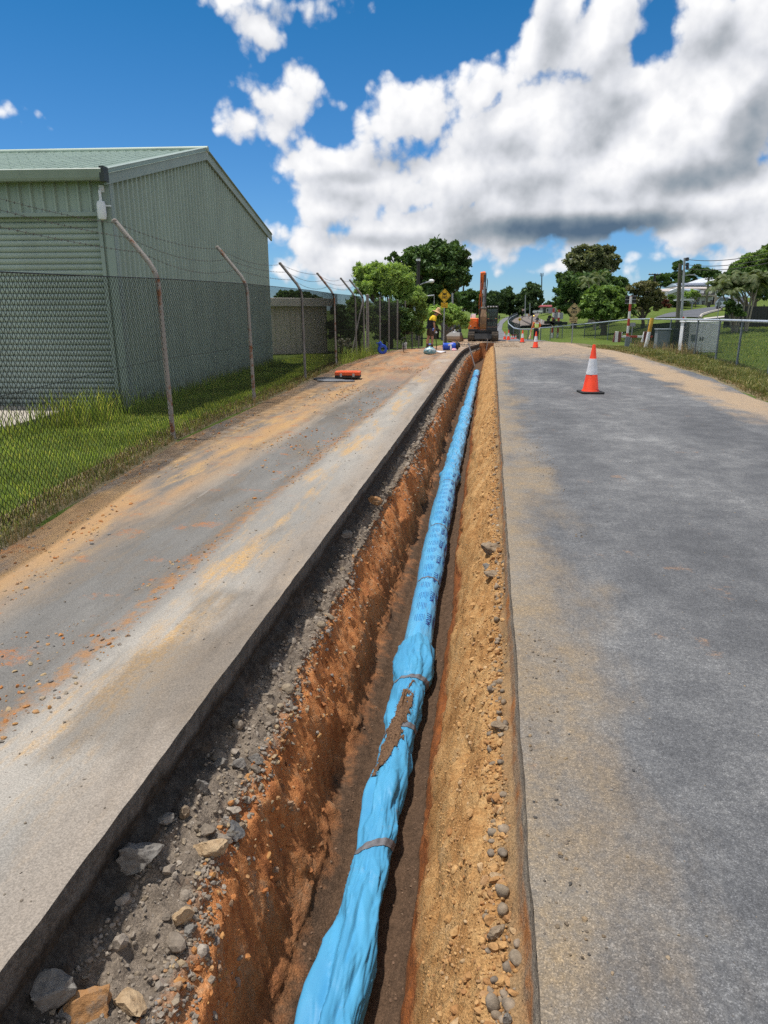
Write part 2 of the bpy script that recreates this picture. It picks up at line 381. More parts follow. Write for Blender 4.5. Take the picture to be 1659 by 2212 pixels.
orng = g.math('MULTIPLY', orng, g.rng(g.noise(P, 50, 5, .8), .4, .58, .2, 1))
col = g.mix(g.math('MULTIPLY', orng, 0.85), col, (.40, .155, .05))
col = g.mix(g.math('MULTIPLY', g.rng(g.math('ABSOLUTE', g.math('SUBTRACT', xw, -1.92)), .09, .02), g.math('MULTIPLY', g.rng(nC, .4, .62), .8)), col, (.33, .17, .07))
far = g.math('MULTIPLY', g.rng(y, 13, 21), g.math('MULTIPLY_ADD', g.rng(nA, .3, .6), .6, .38))
far = g.math('MULTIPLY', far, g.rng(xw, -1.75, -2.2, .45, 1.0))
col = g.mix(far, col, g.mix(g.rng(nB, .35, .65), (.40, .19, .08), (.36, .245, .15)))
damp = g.rng(g.noise(g.vec('ADD', g.vec('MULTIPLY', P, (1, .35, 1)), (9, 2, 0)), 1.1, 6, .65), .54, .66)
col = g.mix(g.math('MULTIPLY', damp, .5), col, g.mix(nC, (.085, .078, .07), (.15, .115, .08)))
tyre = g.math('MULTIPLY', g.rng(g.math('ABSOLUTE', g.math('SUBTRACT', g.math('PINGPONG', g.math('ADD', xw, .1), .75), .38)), .10, .03), g.rng(g.noise(S1, 2.2, 6, .7), .46, .6))
col = g.mix(g.math('MULTIPLY', tyre, .30), col, (.10, .085, .07))
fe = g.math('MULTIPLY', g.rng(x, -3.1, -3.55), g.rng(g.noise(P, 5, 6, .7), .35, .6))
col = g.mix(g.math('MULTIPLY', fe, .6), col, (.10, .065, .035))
# painted setting-out line and grader scrapes
ln = g.math('MULTIPLY', g.rng(g.math('ABSOLUTE', g.math('SUBTRACT', x, g.math('MULTIPLY_ADD', g.noise(g.comb(0.0, y, 0.0), .6, 2), .06, -2.56))), .015, .004), g.rng(g.noise(P, 1.1, 6, .7), .50, .60))
col = g.mix(g.math('MULTIPLY', ln, .22), col, (.5, .47, .43))
sp = g.rng(nF, .3, .75, .72, 1.26)
col = g.mix(1.0, col, g.comb(sp, sp, sp), 'MULTIPLY')
g.put(b.inputs['Base Color'], col); b.inputs['Roughness'].default_value = .92; b.inputs['Specular IOR Level'].default_value = .2
hh = g.math('MULTIPLY_ADD', nC, .5, g.math('MULTIPLY_ADD', nF, .3, g.math('MULTIPLY', nS, .5)))
g.put(b.inputs['Normal'], g.bump(hh, .55, .02)); M_VERGE = m
def vz(XX, YY):
    zz = ground(XX, YY)+0.004-0.045*np.exp(-((XX+2.12)/0.26)**2)*(YY < TEND+4)
    zz = zz+0.010*fb2(XX*3, YY*1.2, 3, 4)*sstep(-1.25, -1.6, XX)+0.05*sstep(20, 30, YY)*np.maximum(fb2(XX*1.3, YY*1.1, 8, 4), -0.2)*sstep(-1.3, -2.0, XX)
    return zz-0.06*sstep(.25, 0, XX-fenceX(YY)-.02)
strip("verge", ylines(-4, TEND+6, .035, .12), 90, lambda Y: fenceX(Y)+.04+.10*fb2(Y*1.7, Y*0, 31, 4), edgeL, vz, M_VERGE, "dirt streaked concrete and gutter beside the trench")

# ------------------------------------------------------------------ road
m, g, b = newmat("road_asphalt"); P = g.coord(); x, y, z = g.xyz(P)
L1 = g.vec('MULTIPLY', P, (1, .45, 1))
n1 = g.noise(L1, .75, 7, .66); n2 = g.noise(P, 3.4, 8, .7); n3 = g.noise(P, 44, 6, .8); n4 = g.noise(P, 230, 2, .6); n5 = g.noise(g.vec('ADD', L1, (5, 8, 0)), 1.5, 7, .65)
wm = g.math('MULTIPLY_ADD', g.math('SUBTRACT', n2, .5), .7, g.math('MULTIPLY_ADD', g.math('SUBTRACT', n3, .5), .95, n1))
col = g.ramp(wm, [(.26, (.080, .081, .084)), (.44, (.112, .113, .116)), (.58, (.152, .152, .152)), (.76, (.25, .248, .242))])
xw = g.math('MULTIPLY_ADD', g.math('SUBTRACT', n5, .5), 1.9, x)
nearE = g.rng(xw, .74, .10)
col = g.mix(g.math('MULTIPLY', nearE, g.rng(n3, .3, .62, .45, .95)), col, g.mix(g.rng(n2, .35, .65), (.31, .225, .13), (.25, .205, .15)))
ed = g.math('ABSOLUTE', g.math('SUBTRACT', g.math('MULTIPLY_ADD', y, .012, 4.35), xw))
sand = g.math('MULTIPLY', g.rng(ed, .75, .2), g.rng(y, 9, 13))
farS = g.math('MULTIPLY', g.rng(g.math('MULTIPLY_ADD', n5, 9, y), 27, 34), g.rng(n2, .35, .6, .35, 1))
col = g.mix(g.math('MULTIPLY', g.math('MAXIMUM', sand, farS), .85), col, g.mix(n2, (.40, .28, .16), (.34, .25, .165)))
od = g.math('MULTIPLY', g.rng(g.noise(g.vec('ADD', P, (2, 4, 0)), 1.7, 8, .74), .61, .68), g.rng(n3, .35, .6))
col = g.mix(g.math('MULTIPLY', od, .6), col, (.36, .20, .10))
vv = g.vor(P, 290)[1]; vx = g.xyz(vv)[0]
sp = g.ramp(vx, [(0, .42), (.4, .86), (.8, 1.14), (1, 2.1)])
col = g.mix(.6, col, sp, 'MULTIPLY')
g.put(b.inputs['Base Color'], col); b.inputs['Roughness'].default_value = .85; b.inputs['Specular IOR Level'].default_value = .3
g.put(b.inputs['Normal'], g.bump(g.math('MULTIPLY_ADD', n4, .7, n3), .6, .012)); M_ROAD = m
def rz(XX, YY): return ground(XX, YY)+.004+.05*sstep(-.1, .9, XX-0.2)*0+.012*fb2(XX*.8, YY*.5, 14, 3)*sstep(.25, .8, XX)-.07*sstep(.3, 0, roadR(YY)-XX)*(YY < 60)
strip("road", ylines(-4, TEND+6, .06, .08), 60, edgeR, roadR, rz, M_ROAD, "patchy grey asphalt road along the open trench")
M_EDGE = mat("edge_soil", (.20, .15, .085), (.11, .10, .045), 3.5, .95, .7, 40)
strip("road_edge_ground", ylines(-4, TEND+2, .12, .06), 6, lambda Y: roadR(Y)-.35, lambda Y: roadR(Y)+.55, lambda a, b_: ground(a, b_)-.006-.05*sstep(.1, -.3, a-roadR(b_)), M_EDGE, "strip of dry soil between asphalt and weeds")
strip("fence_foot_ground", ylines(-4, 27, .12, .06), 6, lambda Y: fenceX(Y)-.28, lambda Y: fenceX(Y)+.22, lambda a, b_: ground(a, b_)-.006-.03*sstep(.0, .22, a-fenceX(b_)), M_EDGE, "strip of dark soil under the chain link fence")
# far road beyond the digger, bending away
lf = [at(*q) for q in [(1040, 738), (1050, 733), (1062, 722), (1071, 706), (1078, 696), (1086, 689), (1098, 683.5)]]
rf = [at(*q) for q in [(1185, 737), (1120, 732), (1093, 724), (1084, 712), (1086, 700), (1096, 690.5), (1112, 684.5)]]
Vf = []
for i in range(len(lf)-1):
    for k in range(12):
        t = k/12; a_ = lf[i].lerp(lf[i+1], t); b_ = rf[i].lerp(rf[i+1], t)
        for j in range(9):
            q = a_.lerp(b_, j/8); Vf.append((q.x, q.y, gz(q.x, q.y)+.02))
tag(npmesh("far_road", Vf, gridfaces(len(Vf)//9, 9), mat("far_asphalt", (.17, .17, .175), (.125, .125, .13), 1.2, .9, .3), smooth=True), "grey road bending away behind the digger", kind='structure')
# cross floor of site between trench end and digger
def pz(XX, YY): return ground(XX, YY)+.012+.05*fb2(XX*1.6, YY*1.6, 44, 4)
strip("work_pad", np.linspace(TEND+.3, TEND+7, 60), 40, lambda Y: 0*Y-2.2, lambda Y: 0*Y+1.1, pz, mat("spoil_pad", (.36, .24, .14), (.27, .20, .14), 2.5, .95, .8, 30), "bare orange dirt the digger stands on")

# ------------------------------------------------------------------ trench: one surface from cut edge to cut edge
ty = ylines(-2.8, TEND, .0085, .42)
def Pc(Y):
    n_ = lambda s, a, f=1.0: a*fb2(Y*f, 0*Y+s*3.7, 50+s, 4)
    eL, eR = edgeL(Y), edgeR(Y)
    nar = sstep(TEND-7, TEND, Y)
    led = np.interp(Y, [1, 1.4, 2.1, 2.75, 4, 6.4, 9.4, 14, 30], [-.76, -.79, -.87, -.91, -.96, -1.0, -1.0, -.97, -.98])+n_(1, .05, .9)+n_(12, .03, 3)+.3*nar
    flo = np.interp(Y, [1, 3, 6, 8, 14, 26], [-.695, -.735, -.79, -.79, -.86, -.90])+n_(2, .03, .8)+n_(13, .02, 4)+.22*nar
    bf = np.interp(Y, [1, 4, 6, 9, 14, 25], [-.20, -.215, -.225, -.27, -.31, -.36])+n_(3, .025, 1.4)+n_(9, .02, 5)
    lz = np.interp(Y, [1, 4, 8, 16, 30], [-.37, -.36, -.35, -.32, -.32])+n_(4, .05, 1.2)
    fl = 0*Y-1.0+n_(5, .02, 1.0)
    gv = .13+n_(6, .02, 1.6)
    pts = [(eL, 0*Y+.004), (eL-.002, 0*Y-.045), (eL-.006, 0*Y-.105+n_(7, .02, 2)), (eL-.035, 0*Y-.17), (eL+.01, lz*.25-.175), (eL+.07, lz*.4-.155), ((eL+.1+led)/2, lz*.7-.09), (led-.05, lz), (led+.012, lz-.075),
           (led*.45+flo*.55-.015+n_(8, .03, 1.5), 0*Y-.64), (flo-.035, 0*Y-.88), (flo+.02, fl+.055), (flo+.11, fl+.01), (bf-.10, fl+.015), (bf-.025, fl+.06), (bf-.004, fl+.14+n_(10, .03, 3)), (bf+.03, fl+.235+n_(10, .03, 3)),
           (bf*.6+gv*.4-.015, 0*Y-.50), (gv-.075, 0*Y-.225+n_(11, .03, 1.5)), (gv-.03, 0*Y-.185), (gv, 0*Y-.18), (eR-.022, 0*Y-.125), (eR-.012, 0*Y-.06), (eR-.001, 0*Y-.028), (eR, 0*Y+.004)]
    return np.stack([np.stack(q, -1) for q in pts], 1)
C = Pc(ty); K = C.shape[1]
wts = np.array([3, 5, 6, 7, 7, 9, 11, 10, 9, 13, 11, 8, 7, 9, 6, 7, 7, 15, 16, 9, 5, 5, 6, 4]); wts = wts*1.35
tt = np.concatenate([np.linspace(i, i+1, max(3, int(q)), endpoint=False) for i, q in enumerate(wts)]+[[K-1.0]])
i0 = np.minimum(tt.astype(int), K-2); fr = (tt-i0)[None, :, None]
# soft corners: catmull-like blend of the control polygon
A = C[:, i0]*(1-fr)+C[:, i0+1]*fr
TX, TZ = A[..., 0], A[..., 1]; TY = np.repeat(ty[:, None], len(tt), 1)
TZ = TZ+dip(TY)*1.0
arc = np.concatenate([np.zeros((len(ty), 1)), np.cumsum(np.hypot(np.diff(TX, axis=1), np.diff(TZ, axis=1)), 1)], 1)
dX = np.gradient(TX, axis=1); dZ = np.gradient(TZ, axis=1); ln_ = np.hypot(dX, dZ)+1e-9
k5 = np.ones(9)/9
NX = -dZ/ln_; NZ = dX/ln_
def sm(a):
    pad = np.pad(a, ((0, 0), (4, 4)), mode='edge'); return sum(pad[:, i:i+a.shape[1]] for i in range(9))/9
NX, NZ = sm(NX), sm(NZ)
tb = np.broadcast_to(tt[None, :], TX.shape)
def zw(a, b, s=.5): return sstep(a-s, a+s, tb)*sstep(b+s, b-s, tb)
rub = zw(3.2, 7.8); red = zw(8.0, 11.0); flr = zw(11.3, 14.5); bnk = zw(15.2, 20.6); lipL = zw(1.4, 3.6, .4); lipR = zw(20.8, 22.9, .3)
U = arc; Wv = TY
disp = rub*(.060*fb2(U*3.6, Wv*3.6, 1, 5, .6)+.034*(.55-cell2(U*13, Wv*13, 3))+.014*(.5-cell2(U*36, Wv*36, 5))+.006*(.5-cell2(U*80, Wv*80, 6)))
disp += red*(.075*fb2(U*1.6, Wv*2.4, 7, 5, .55)+.022*fb2(U*5, Wv*14, 9, 4)+.012*(.5-cell2(U*20, Wv*26, 2))-.05*sstep(.15, .45, fb2(U*1.6, Wv*1.9, 77, 3))+.008*(.5-cell2(U*60, Wv*60, 12)))
disp += flr*(.014*fb2(U*4, Wv*6, 11, 4)+.010*np.abs(np.sin(Wv*34+3*fb2(U*3, Wv*2, 12, 2)))*sstep(-.35, .3, fb2(U*1.5, Wv*.8, 13, 2)))
disp += bnk*(.062*fb2(U*2.0, Wv*2.6, 15, 5, .58)+.026*(.5-cell2(U*11, Wv*11, 21))*sstep(-.3, .3, fb2(U*2, Wv*2, 22, 3))+.016*(.5-cell2(U*28, Wv*28, 23))+.010*(.5-cell2(U*62, Wv*62, 25))-.035*sstep(.22, .5, fb2(U*4.5, Wv*3.6, 26, 4)))
disp += lipL*(.014*fb2(U*9, Wv*7, 31, 4)+.008*(.5-cell2(U*22, Wv*22, 33)))+lipR*(.010*fb2(U*12, Wv*9, 35, 4))
TX = TX+disp*NX; TZ = TZ+disp*NZ
TV = np.stack([TX, TY, TZ], -1)
m, g, b = newmat("trench_earth"); P = g.coord(); t_ = g.attr("t")
q1 = g.noise(P, 4.5, 7, .68); q2 = g.noise(P, 22, 6, .7); q3 = g.noise(P, 120, 3, .7); q4 = g.noise(g.vec('MULTIPLY', P, (1, 1, .25)), 9, 6, .65)
tw = g.math('MULTIPLY_ADD', g.math('SUBTRACT', q1, .5), 4.2, t_); tw = g.math('MULTIPLY_ADD', g.math('SUBTRACT', q2, .5), 1.2, tw)
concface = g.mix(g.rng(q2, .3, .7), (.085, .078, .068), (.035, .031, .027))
rubble = g.mix(g.rng(q2, .3, .7), (.27, .22, .17), (.14, .112, .086))
clay = g.ramp(g.math('MULTIPLY_ADD', g.math('SUBTRACT', q2, .5), .45, q4), [(.24, (.19, .078, .036)), (.40, (.42, .16, .058)), (.54, (.56, .235, .085)), (.68, (.50, .28, .145)), (.82, (.34, .25, .17))])
floor_ = g.mix(g.rng(q2, .3, .7), (.13, .08, .05), (.075, .047, .03))  # brown floor soil, darkened to stand in for shade from the trench wall
bank = g.ramp(g.math('MULTIPLY_ADD', g.math('SUBTRACT', q2, .5), .6, q1), [(.22, (.21, .10, .036)), (.42, (.40, .21, .078)), (.6, (.49, .295, .125)), (.85, (.44, .31, .18))])
lip = g.mix(g.rng(q1, .35, .6), (.38, .15, .045), (.28, .20, .13))
asl = g.mix(g.rng(q2, .3, .7), (.24, .20, .15), (.14, .12, .10))
n8 = lambda a, c: g.rng(tw, a, c)
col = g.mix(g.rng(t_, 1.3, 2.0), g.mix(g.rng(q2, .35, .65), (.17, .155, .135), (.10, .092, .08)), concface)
col = g.mix(n8(3.6, 5.0), col, rubble)
col = g.mix(n8(5.9, 7.7), col, clay)
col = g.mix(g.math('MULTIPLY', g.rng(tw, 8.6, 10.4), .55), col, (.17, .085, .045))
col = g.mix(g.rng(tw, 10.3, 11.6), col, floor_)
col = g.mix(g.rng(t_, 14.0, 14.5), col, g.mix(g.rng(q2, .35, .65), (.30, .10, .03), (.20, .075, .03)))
col = g.mix(g.rng(t_, 15.4, 16.4), col, bank)
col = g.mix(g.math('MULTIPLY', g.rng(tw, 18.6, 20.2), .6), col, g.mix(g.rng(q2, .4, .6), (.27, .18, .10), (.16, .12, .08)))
col = g.mix(g.rng(t_, 20.7, 21.3), col, lip)
col = g.mix(g.rng(t_, 21.8, 22.5), col, asl)
sp = g.rng(q3, .28, .75, .68, 1.3); col = g.mix(1.0, col, g.comb(sp, sp, sp), 'MULTIPLY')
g.put(b.inputs['Base Color'], col); b.inputs['Roughness'].default_value = .95; b.inputs['Specular IOR Level'].default_value = .12
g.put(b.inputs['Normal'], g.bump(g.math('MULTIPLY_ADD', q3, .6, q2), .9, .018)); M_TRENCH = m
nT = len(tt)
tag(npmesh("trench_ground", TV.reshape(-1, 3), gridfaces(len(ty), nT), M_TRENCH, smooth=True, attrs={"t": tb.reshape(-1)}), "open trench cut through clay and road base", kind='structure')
# end wall of the trench
ew = []
for j in range(0, nT):
    for k in range(6):
        zt = gz(0, TEND)+.01; zz = TV[-1, j, 2]+(zt-TV[-1, j, 2])*k/5
        ew.append((TV[-1, j, 0], TEND+.25*(k/5)+.04*float(fb2(np.array(TV[-1, j, 0]*5), np.array(zz*5), 3, 3)), zz))
tag(npmesh("trench_end_ground", ew, gridfaces(nT, 6), mat("end_clay", (.32, .13, .05), (.22, .09, .035), 5, .95, .8, 20), smooth=True), "clay face closing the far end of the trench", kind='structure')
# bedding and the near closing face behind the viewer
nw = []
for j in range(0, nT):
    for k in range(3): nw.append((TV[0, j, 0], -2.8-.01*k, TV[0, j, 2]+(.004-TV[0, j, 2])*k/2))
tag(npmesh("trench_start_ground", nw, gridfaces(nT, 3), mat("start_clay", (.30, .13, .05), (.2, .09, .04), 5, .95, .6), smooth=True), "clay face closing the near end of the trench", kind='structure')

# ------------------------------------------------------------------ stones
def base_rock(seed, sub, ang):
    bm = bmesh.new(); bmesh.ops.create_icosphere(bm, subdivisions=sub, radius=1.0)
    Vb = np.array([v.co[:] for v in bm.verts]); Fb = np.array([[v.index for v in f.verts] for f in bm.faces]); bm.free()
    r_ = np.random.default_rng(seed)
    for _ in range(9 if ang else 4):
        n = r_.normal(size=3); n /= np.linalg.norm(n); dd = r_.uniform(.45, .8) if ang else r_.uniform(.7, .9)
        s_ = np.maximum(Vb @ n-dd, 0); Vb = Vb-s_[:, None]*n[None, :]
    Vb = Vb*(1+.05*r_.normal(size=(len(Vb), 1)))
    return Vb, Fb
BR = {(s, a): [base_rock(10*s+i+100*a, s, a) for i in range(9)] for s in (1, 2, 3) for a in (0, 1)}
def stones(name, Pp, Sz, material, label, sub=1, ang=1, flat=.75, sink=.3):
    n = len(Pp); VV = []; FF = []; off = 0
    which = rng.integers(0, 9, n)
    for kk in range(9):
        idx = np.where(which == kk)[0]
        if not len(idx): continue
        Vb, Fb = BR[(sub, ang)][kk]
        sc = np.stack([rng.uniform(.75, 1.25, len(idx)), rng.uniform(.6, 1.0, len(idx)), rng.uniform(.45, .9, len(idx))*flat/.75], -1)*Sz[idx][:, None]
        an = rng.uniform(0, 6.283, len(idx)); ti = rng.normal(0, .35, len(idx))
        v = Vb[None]*sc[:, None, :]
        v = np.stack([v[..., 0]*np.cos(ti)[:, None]-v[..., 2]*np.sin(ti)[:, None], v[..., 1], v[..., 0]*np.sin(ti)[:, None]+v[..., 2]*np.cos(ti)[:, None]], -1)
        v = np.stack([v[..., 0]*np.cos(an)[:, None]-v[..., 1]*np.sin(an)[:, None], v[..., 0]*np.sin(an)[:, None]+v[..., 1]*np.cos(an)[:, None], v[..., 2]], -1)
        v = v+Pp[idx][:, None, :]; v[..., 2] += (sc[:, 2]*(1-2*sink))[:, None]*.6
        f = Fb[None]+(np.arange(len(idx))*len(Vb))[:, None, None]+off
        VV.append(v.reshape(-1, 3)); FF.append(f.reshape(-1, 3)); off += len(idx)*len(Vb)
    o = npmesh(name, np.concatenate(VV), np.concatenate(FF), material, smooth=(ang == 0))
    return tag(o, label, kind='stuff')
def stonemat(name, cols, rough=.9):
    m, g, b = newmat(name)
    c = g.ramp(g.island(), [(i/(len(cols)-1), q) for i, q in enumerate(cols)])
    n = g.rng(g.noise(g.coord(), 40, 5, .7), .3, .7, .72, 1.2)
    g.put(b.inputs['Base Color'], g.mix(1.0, c, g.comb(n, n, n), 'MULTIPLY')); b.inputs['Roughness'].default_value = rough; b.inputs['Specular IOR Level'].default_value = .2
    g.put(b.inputs['Normal'], g.bump(g.noise(g.coord(), 90, 5, .7), .5, .008)); return m
M_GREY = stonemat("grey_stone", [(.18, .147, .113), (.25, .208, .163), (.32, .275, .225), (.21, .172, .133), (.29, .23, .16)])
M_OCH = stonemat("ochre_clod", [(.37, .20, .075), (.48, .29, .125), (.42, .24, .10), (.30, .145, .055), (.45, .31, .17)])
M_ORG = stonemat("orange_clod", [(.38, .14, .045), (.45, .24, .09), (.20, .19, .18), (.42, .30, .16)])
def pick(t0, t1, y0, y1, n, power=1.0):
    """random points on the trench surface between two places of the section"""
    yy = y0+(y1-y0)*rng.random(n)**power; ri = np.clip(np.searchsorted(ty, yy), 0, len(ty)-1)
    cj = np.where((tt >= t0) & (tt <= t1))[0]; ci = rng.choice(cj, n)
    return TV[ri, ci].copy()
def sizes(n, a, b, k=2.2): return a+(b-a)*rng.random(n)**k
stones("rubble", pick(3.9, 7.9, .8, 10, 9000, 1.7), sizes(9000, .0025, .016, 2.4), M_GREY, "loose grey road base stones on the ledge under the slab", 1, 1)
stones("coarse_rubble", pick(4.2, 7.6, .8, 13, 300, 1.6), sizes(300, .012, .046, 2.4), M_GREY, "larger broken grey stones on the ledge under the slab", 2, 1)
stones("far_rubble", pick(4.0, 9.0, 9, 40, 1500, 1.3), sizes(1500, .012, .05, 2.2), M_GREY, "grey stones further along the ledge of the trench", 1, 1)
stones("clay_crumbs", pick(6.0, 9.2, .8, 12, 2400, 1.5), sizes(2400, .004, .022, 2.2), M_ORG, "orange clay crumbs along the lip of the ledge", 1, 1)
stones("clay_clods", pick(7.4, 10.2, .8, 14, 450, 1.5), sizes(450, .006, .030, 2.6), stonemat("clay_clod", [(.27, .105, .04), (.34, .145, .055), (.21, .085, .036), (.30, .18, .09)]), "red clay clods clinging to the trench wall", 2, 1, .75, .6)
stones("soil_crumbs", pick(16.3, 20.4, .8, 13, 13000, 1.5), sizes(13000, .0025, .010, 2.6), M_OCH, "ochre soil crumbs covering the battered bank", 1, 0)
stones("bank_clods", pick(17.2, 20.6, .8, 14, 1300, 1.5), sizes(1300, .008, .028, 2.2), M_OCH, "ochre clods lying in the groove under the road edge", 2, 1)
stones("bank_gravel", pick(18.6, 20.8, .8, 16, 420, 1.5), sizes(420, .006, .024, 2.0), stonemat("brown_pebble", [(.20, .15, .10), (.28, .22, .16), (.16, .13, .10), (.34, .27, .19)]), "brown river pebbles in the groove under the road edge", 2, 0)
stones("floor_grit", pick(11.2, 14.2, .8, 14, 700, 1.5), sizes(700, .003, .012, 2), stonemat("floor_grit", [(.13, .08, .05), (.18, .11, .07), (.22, .15, .10)]), "brown grit on the trench floor", 1, 1)
# loose stones on the flat surfaces
def flat_pts(n, x0, x1, y0, y1, power, zf):
    Y = y0+(y1-y0)*rng.random(n)**power; Xx = x0+(x1-x0)*rng.random(n); return np.stack([Xx, Y, zf(Xx, Y)], -1)
def clump(n, x0, x1, y0, y1, power, zf, s, thr, fx=1.3, fy=.5):
    q = flat_pts(n*4, x0, x1, y0, y1, power, zf); k = fb2(q[:, 0]*fx, q[:, 1]*fy, s, 4) > thr
    return q[k][:n]
q = clump(2600, -3.9, -1.75, 1.6, 22, 1.6, vz, 61, .12); stones("verge_crumbs", q, sizes(len(q), .004, .018, 2.6)*(1+q[:, 1]*.04), M_ORG, "scattered orange crumbs and chips over the verge", 1, 1)
q = flat_pts(1500, -3.6, -1.2, 1.4, 14, 1.6, vz); stones("verge_gravel", q, sizes(len(q), .003, .012, 2.6), M_GREY, "fine grey gravel strewn over the concrete verge", 1, 1)
q = clump(420, -2.1, -1.8, 1.6, 9, 1.2, vz, 66, -.1, 2, 1.2); stones("gutter_gravel", q, sizes(len(q), .004, .016, 2), M_ORG, "line of orange gravel lying along the gutter", 1, 1)
q = flat_pts(1700, .2, 4.8, 1.3, 16, 1.5, rz); stones("road_grit", q, sizes(len(q), .002, .009, 2.8), stonemat("road_grit", [(.09, .09, .09), (.2, .19, .18), (.30, .22, .13), (.14, .13, .12)]), "sparse grit lying on the asphalt", 1, 1)
q = clump(500, .2, .75, 1.4, 9, 1.2, rz, 71, .0); stones("edge_grit", q, sizes(len(q), .002, .011, 2.4), stonemat("edge_grit", [(.06, .058, .055), (.28, .2, .12), (.12, .11, .1)]), "dark grit and dirt crumbs along the road edge", 1, 1)
q = flat_pts(1500, -2.6, 1.9, TEND-9, TEND+2.5, 1.0, lambda a, b_: ground(a, b_)+.01); q = q[(q[:, 0] < edgeL(q[:, 1])) | (q[:, 0] > .22) | (q[:, 1] > TEND)]; q = q[(q[:, 0] < -1.1) | (q[:, 0] < 1.5)]
stones("spoil_gravel", q, sizes(len(q), .012, .05, 2.2), stonemat("spoil_stone", [(.38, .25, .14), (.3, .22, .15), (.24, .2, .17), (.42, .3, .19)]), "gravelly spoil spread around the trench end", 1, 1)
# ------------------------------------------------------------------ wrapped water main in the trench
def mplastic(name, c1, c2, rough=.38, spec=.5, trans=0.0):
    m, g, b = newmat(name)
    n = g.rng(g.noise(g.vec('MULTIPLY', g.coord(), (3, 1, 3)), 2.2, 5, .6), .3, .7)
    col = g.mix(n, c1, c2)
    dirt = g.math('MULTIPLY', g.rng(g.noise(g.coord(), 9, 8, .75), .60, .74), .5)
    col = g.mix(dirt, col, (.30, .24, .17))
    g.put(b.inputs['Base Color'], col); b.inputs['Roughness'].default_value = rough; b.inputs['Specular IOR Level'].default_value = spec
    g.put(b.inputs['Normal'], g.bump(g.noise(g.coord(), 30, 4, .6), .10, .01)); return m
M_BLUE = mplastic("blue_film", (.075, .325, .54), (.058, .265, .465), .5, .32)
M_BLUE2 = mplastic("clear_blue_film", (.11, .385, .62), (.07, .31, .56), .3)
M_INK = mat("navy_ink", (.012, .02, .17), (.015, .028, .2), 20, .5)
M_TAPE = mat("grey_tape", (.17, .17, .18), (.11, .11, .12), 30, .45, .1)
PX = lambda Y: np.interp(Y, [.5, 1.8, 2.7, 4.3, 5.2, 6.5, 8, 10, 13, 18, 31], [-.455, -.46, -.452, -.455, -.475, -.50, -.53, -.545, -.55, -.545, -.545])
PZ0 = -.995
ties = [2.70, 3.66, 4.22, 6.03, 7.72, 9.9]
cuffs = [4.80, 10.5, 17.9, 22.5]
def prad(Y):
    r = np.interp(Y, [.5, 1.2, 1.8, 2.3, 2.6, 2.70, 2.8, 3.0, 3.3, 3.55, 3.66, 3.8, 4.0, 4.15, 4.22, 4.32, 4.55, 4.72, 4.79, 4.81, 5.2, 6, 6.4, 7.2, 7.6, 7.72, 7.9, 8.8, 9.8, 9.9, 10.2, 10.5, 10.52, 12, 13, 14, 15, 16, 17.2, 17.9, 17.95, 19, 22.4, 22.5, 22.55, 26, 29.2],
                     [.104, .101, .094, .086, .080, .076, .084, .091, .094, .093, .088, .096, .108, .106, .100, .118, .128, .124, .120, .105, .106, .104, .117, .124, .112, .105, .120, .130, .118, .112, .132, .142, .112, .114, .124, .112, .120, .116, .128, .146, .105, .108, .118, .140, .104, .112, .108])
    return r
py_ = np.concatenate([np.arange(.55, 5.0, .011), np.arange(5.0, 11, .022), np.arange(11, 29.4, .05)])
NA = 112; th_ = np.linspace(0, 2*np.pi, NA, endpoint=False)      # 0 = top, positive towards +X
YY, TH = np.meshgrid(py_, th_, indexing='ij')
dt = np.min(np.abs(YY[..., None]-np.array(ties)), -1); sg = np.sign((YY[..., None]-np.array(ties))[np.arange(len(py_))[:, None], np.arange(NA)[None, :], np.argmin(np.abs(YY[..., None]-np.array(ties)), -1)])
loose = np.where(YY < 4.80, 1.0, np.where(YY < 10.5, .30, .8))*np.clip(dt/.10, .15, 1)
rad = prad(YY)
# crumple: ridged folds that run mostly along the sleeve, sharper near the ties
cs, sn = np.cos(TH), np.sin(TH)
rid = lambda n: 1-np.abs(n)*2.4
f1 = rid(fb2(TH*.85+YY*1.9+.4*fb2(YY*2, TH, 4, 2), YY*1.5-TH*.5, 101, 2)); f2 = rid(fb2(TH*2.6-YY*1.6, YY*4.2+TH*.9, 102, 3))
def facet(u, v, s):
    iu = np.floor(u).astype(np.int64); iv = np.floor(v).astype(np.int64); fu = u-iu; fv = v-iv; z_ = np.zeros_like(iu)
    a, b_, c, d_ = _h(iu, iv, z_, s), _h(iu+1, iv, z_, s), _h(iu, iv+1, z_, s), _h(iu+1, iv+1, z_, s)
    return np.where(fu+fv < 1, a+(b_-a)*fu+(c-a)*fv, d_+(c-d_)*(1-fu)+(b_-d_)*(1-fv))-.5
fc = facet(TH*1.9+YY*3.1+.3*fb2(YY*3, TH*2, 7, 2), YY*4.6-TH*.9, 201)+.28*facet(TH*4.1-YY*3, YY*9+TH*1.7, 203)
rad = rad+np.where(YY < 4.8, .036, np.where(YY < 10.5, .0075, .026))*fc*np.clip(dt/.10, .3, 1)
crs = lambda a, s: np.exp(-(a/.040)**2)
c1_ = fb2(TH*1.1+YY*1.7, YY*1.5-TH*.5, 301, 2); c2_ = fb2(TH*1.6-YY*2.2, YY*2.6+TH*.6, 303, 2); c3_ = fb2(TH*2.3+YY*.7, YY*.9+TH*.3, 305, 2)
rad = rad+np.where(YY < 4.8, 1.0, .45)*np.clip(dt/.06, .4, 1)*(.0060*crs(c1_, 1)+.0045*crs(c2_, 1)-.0040*crs(c3_, 1))
seam = np.minimum(TH/1.2, (2*np.pi-TH)/1.2)
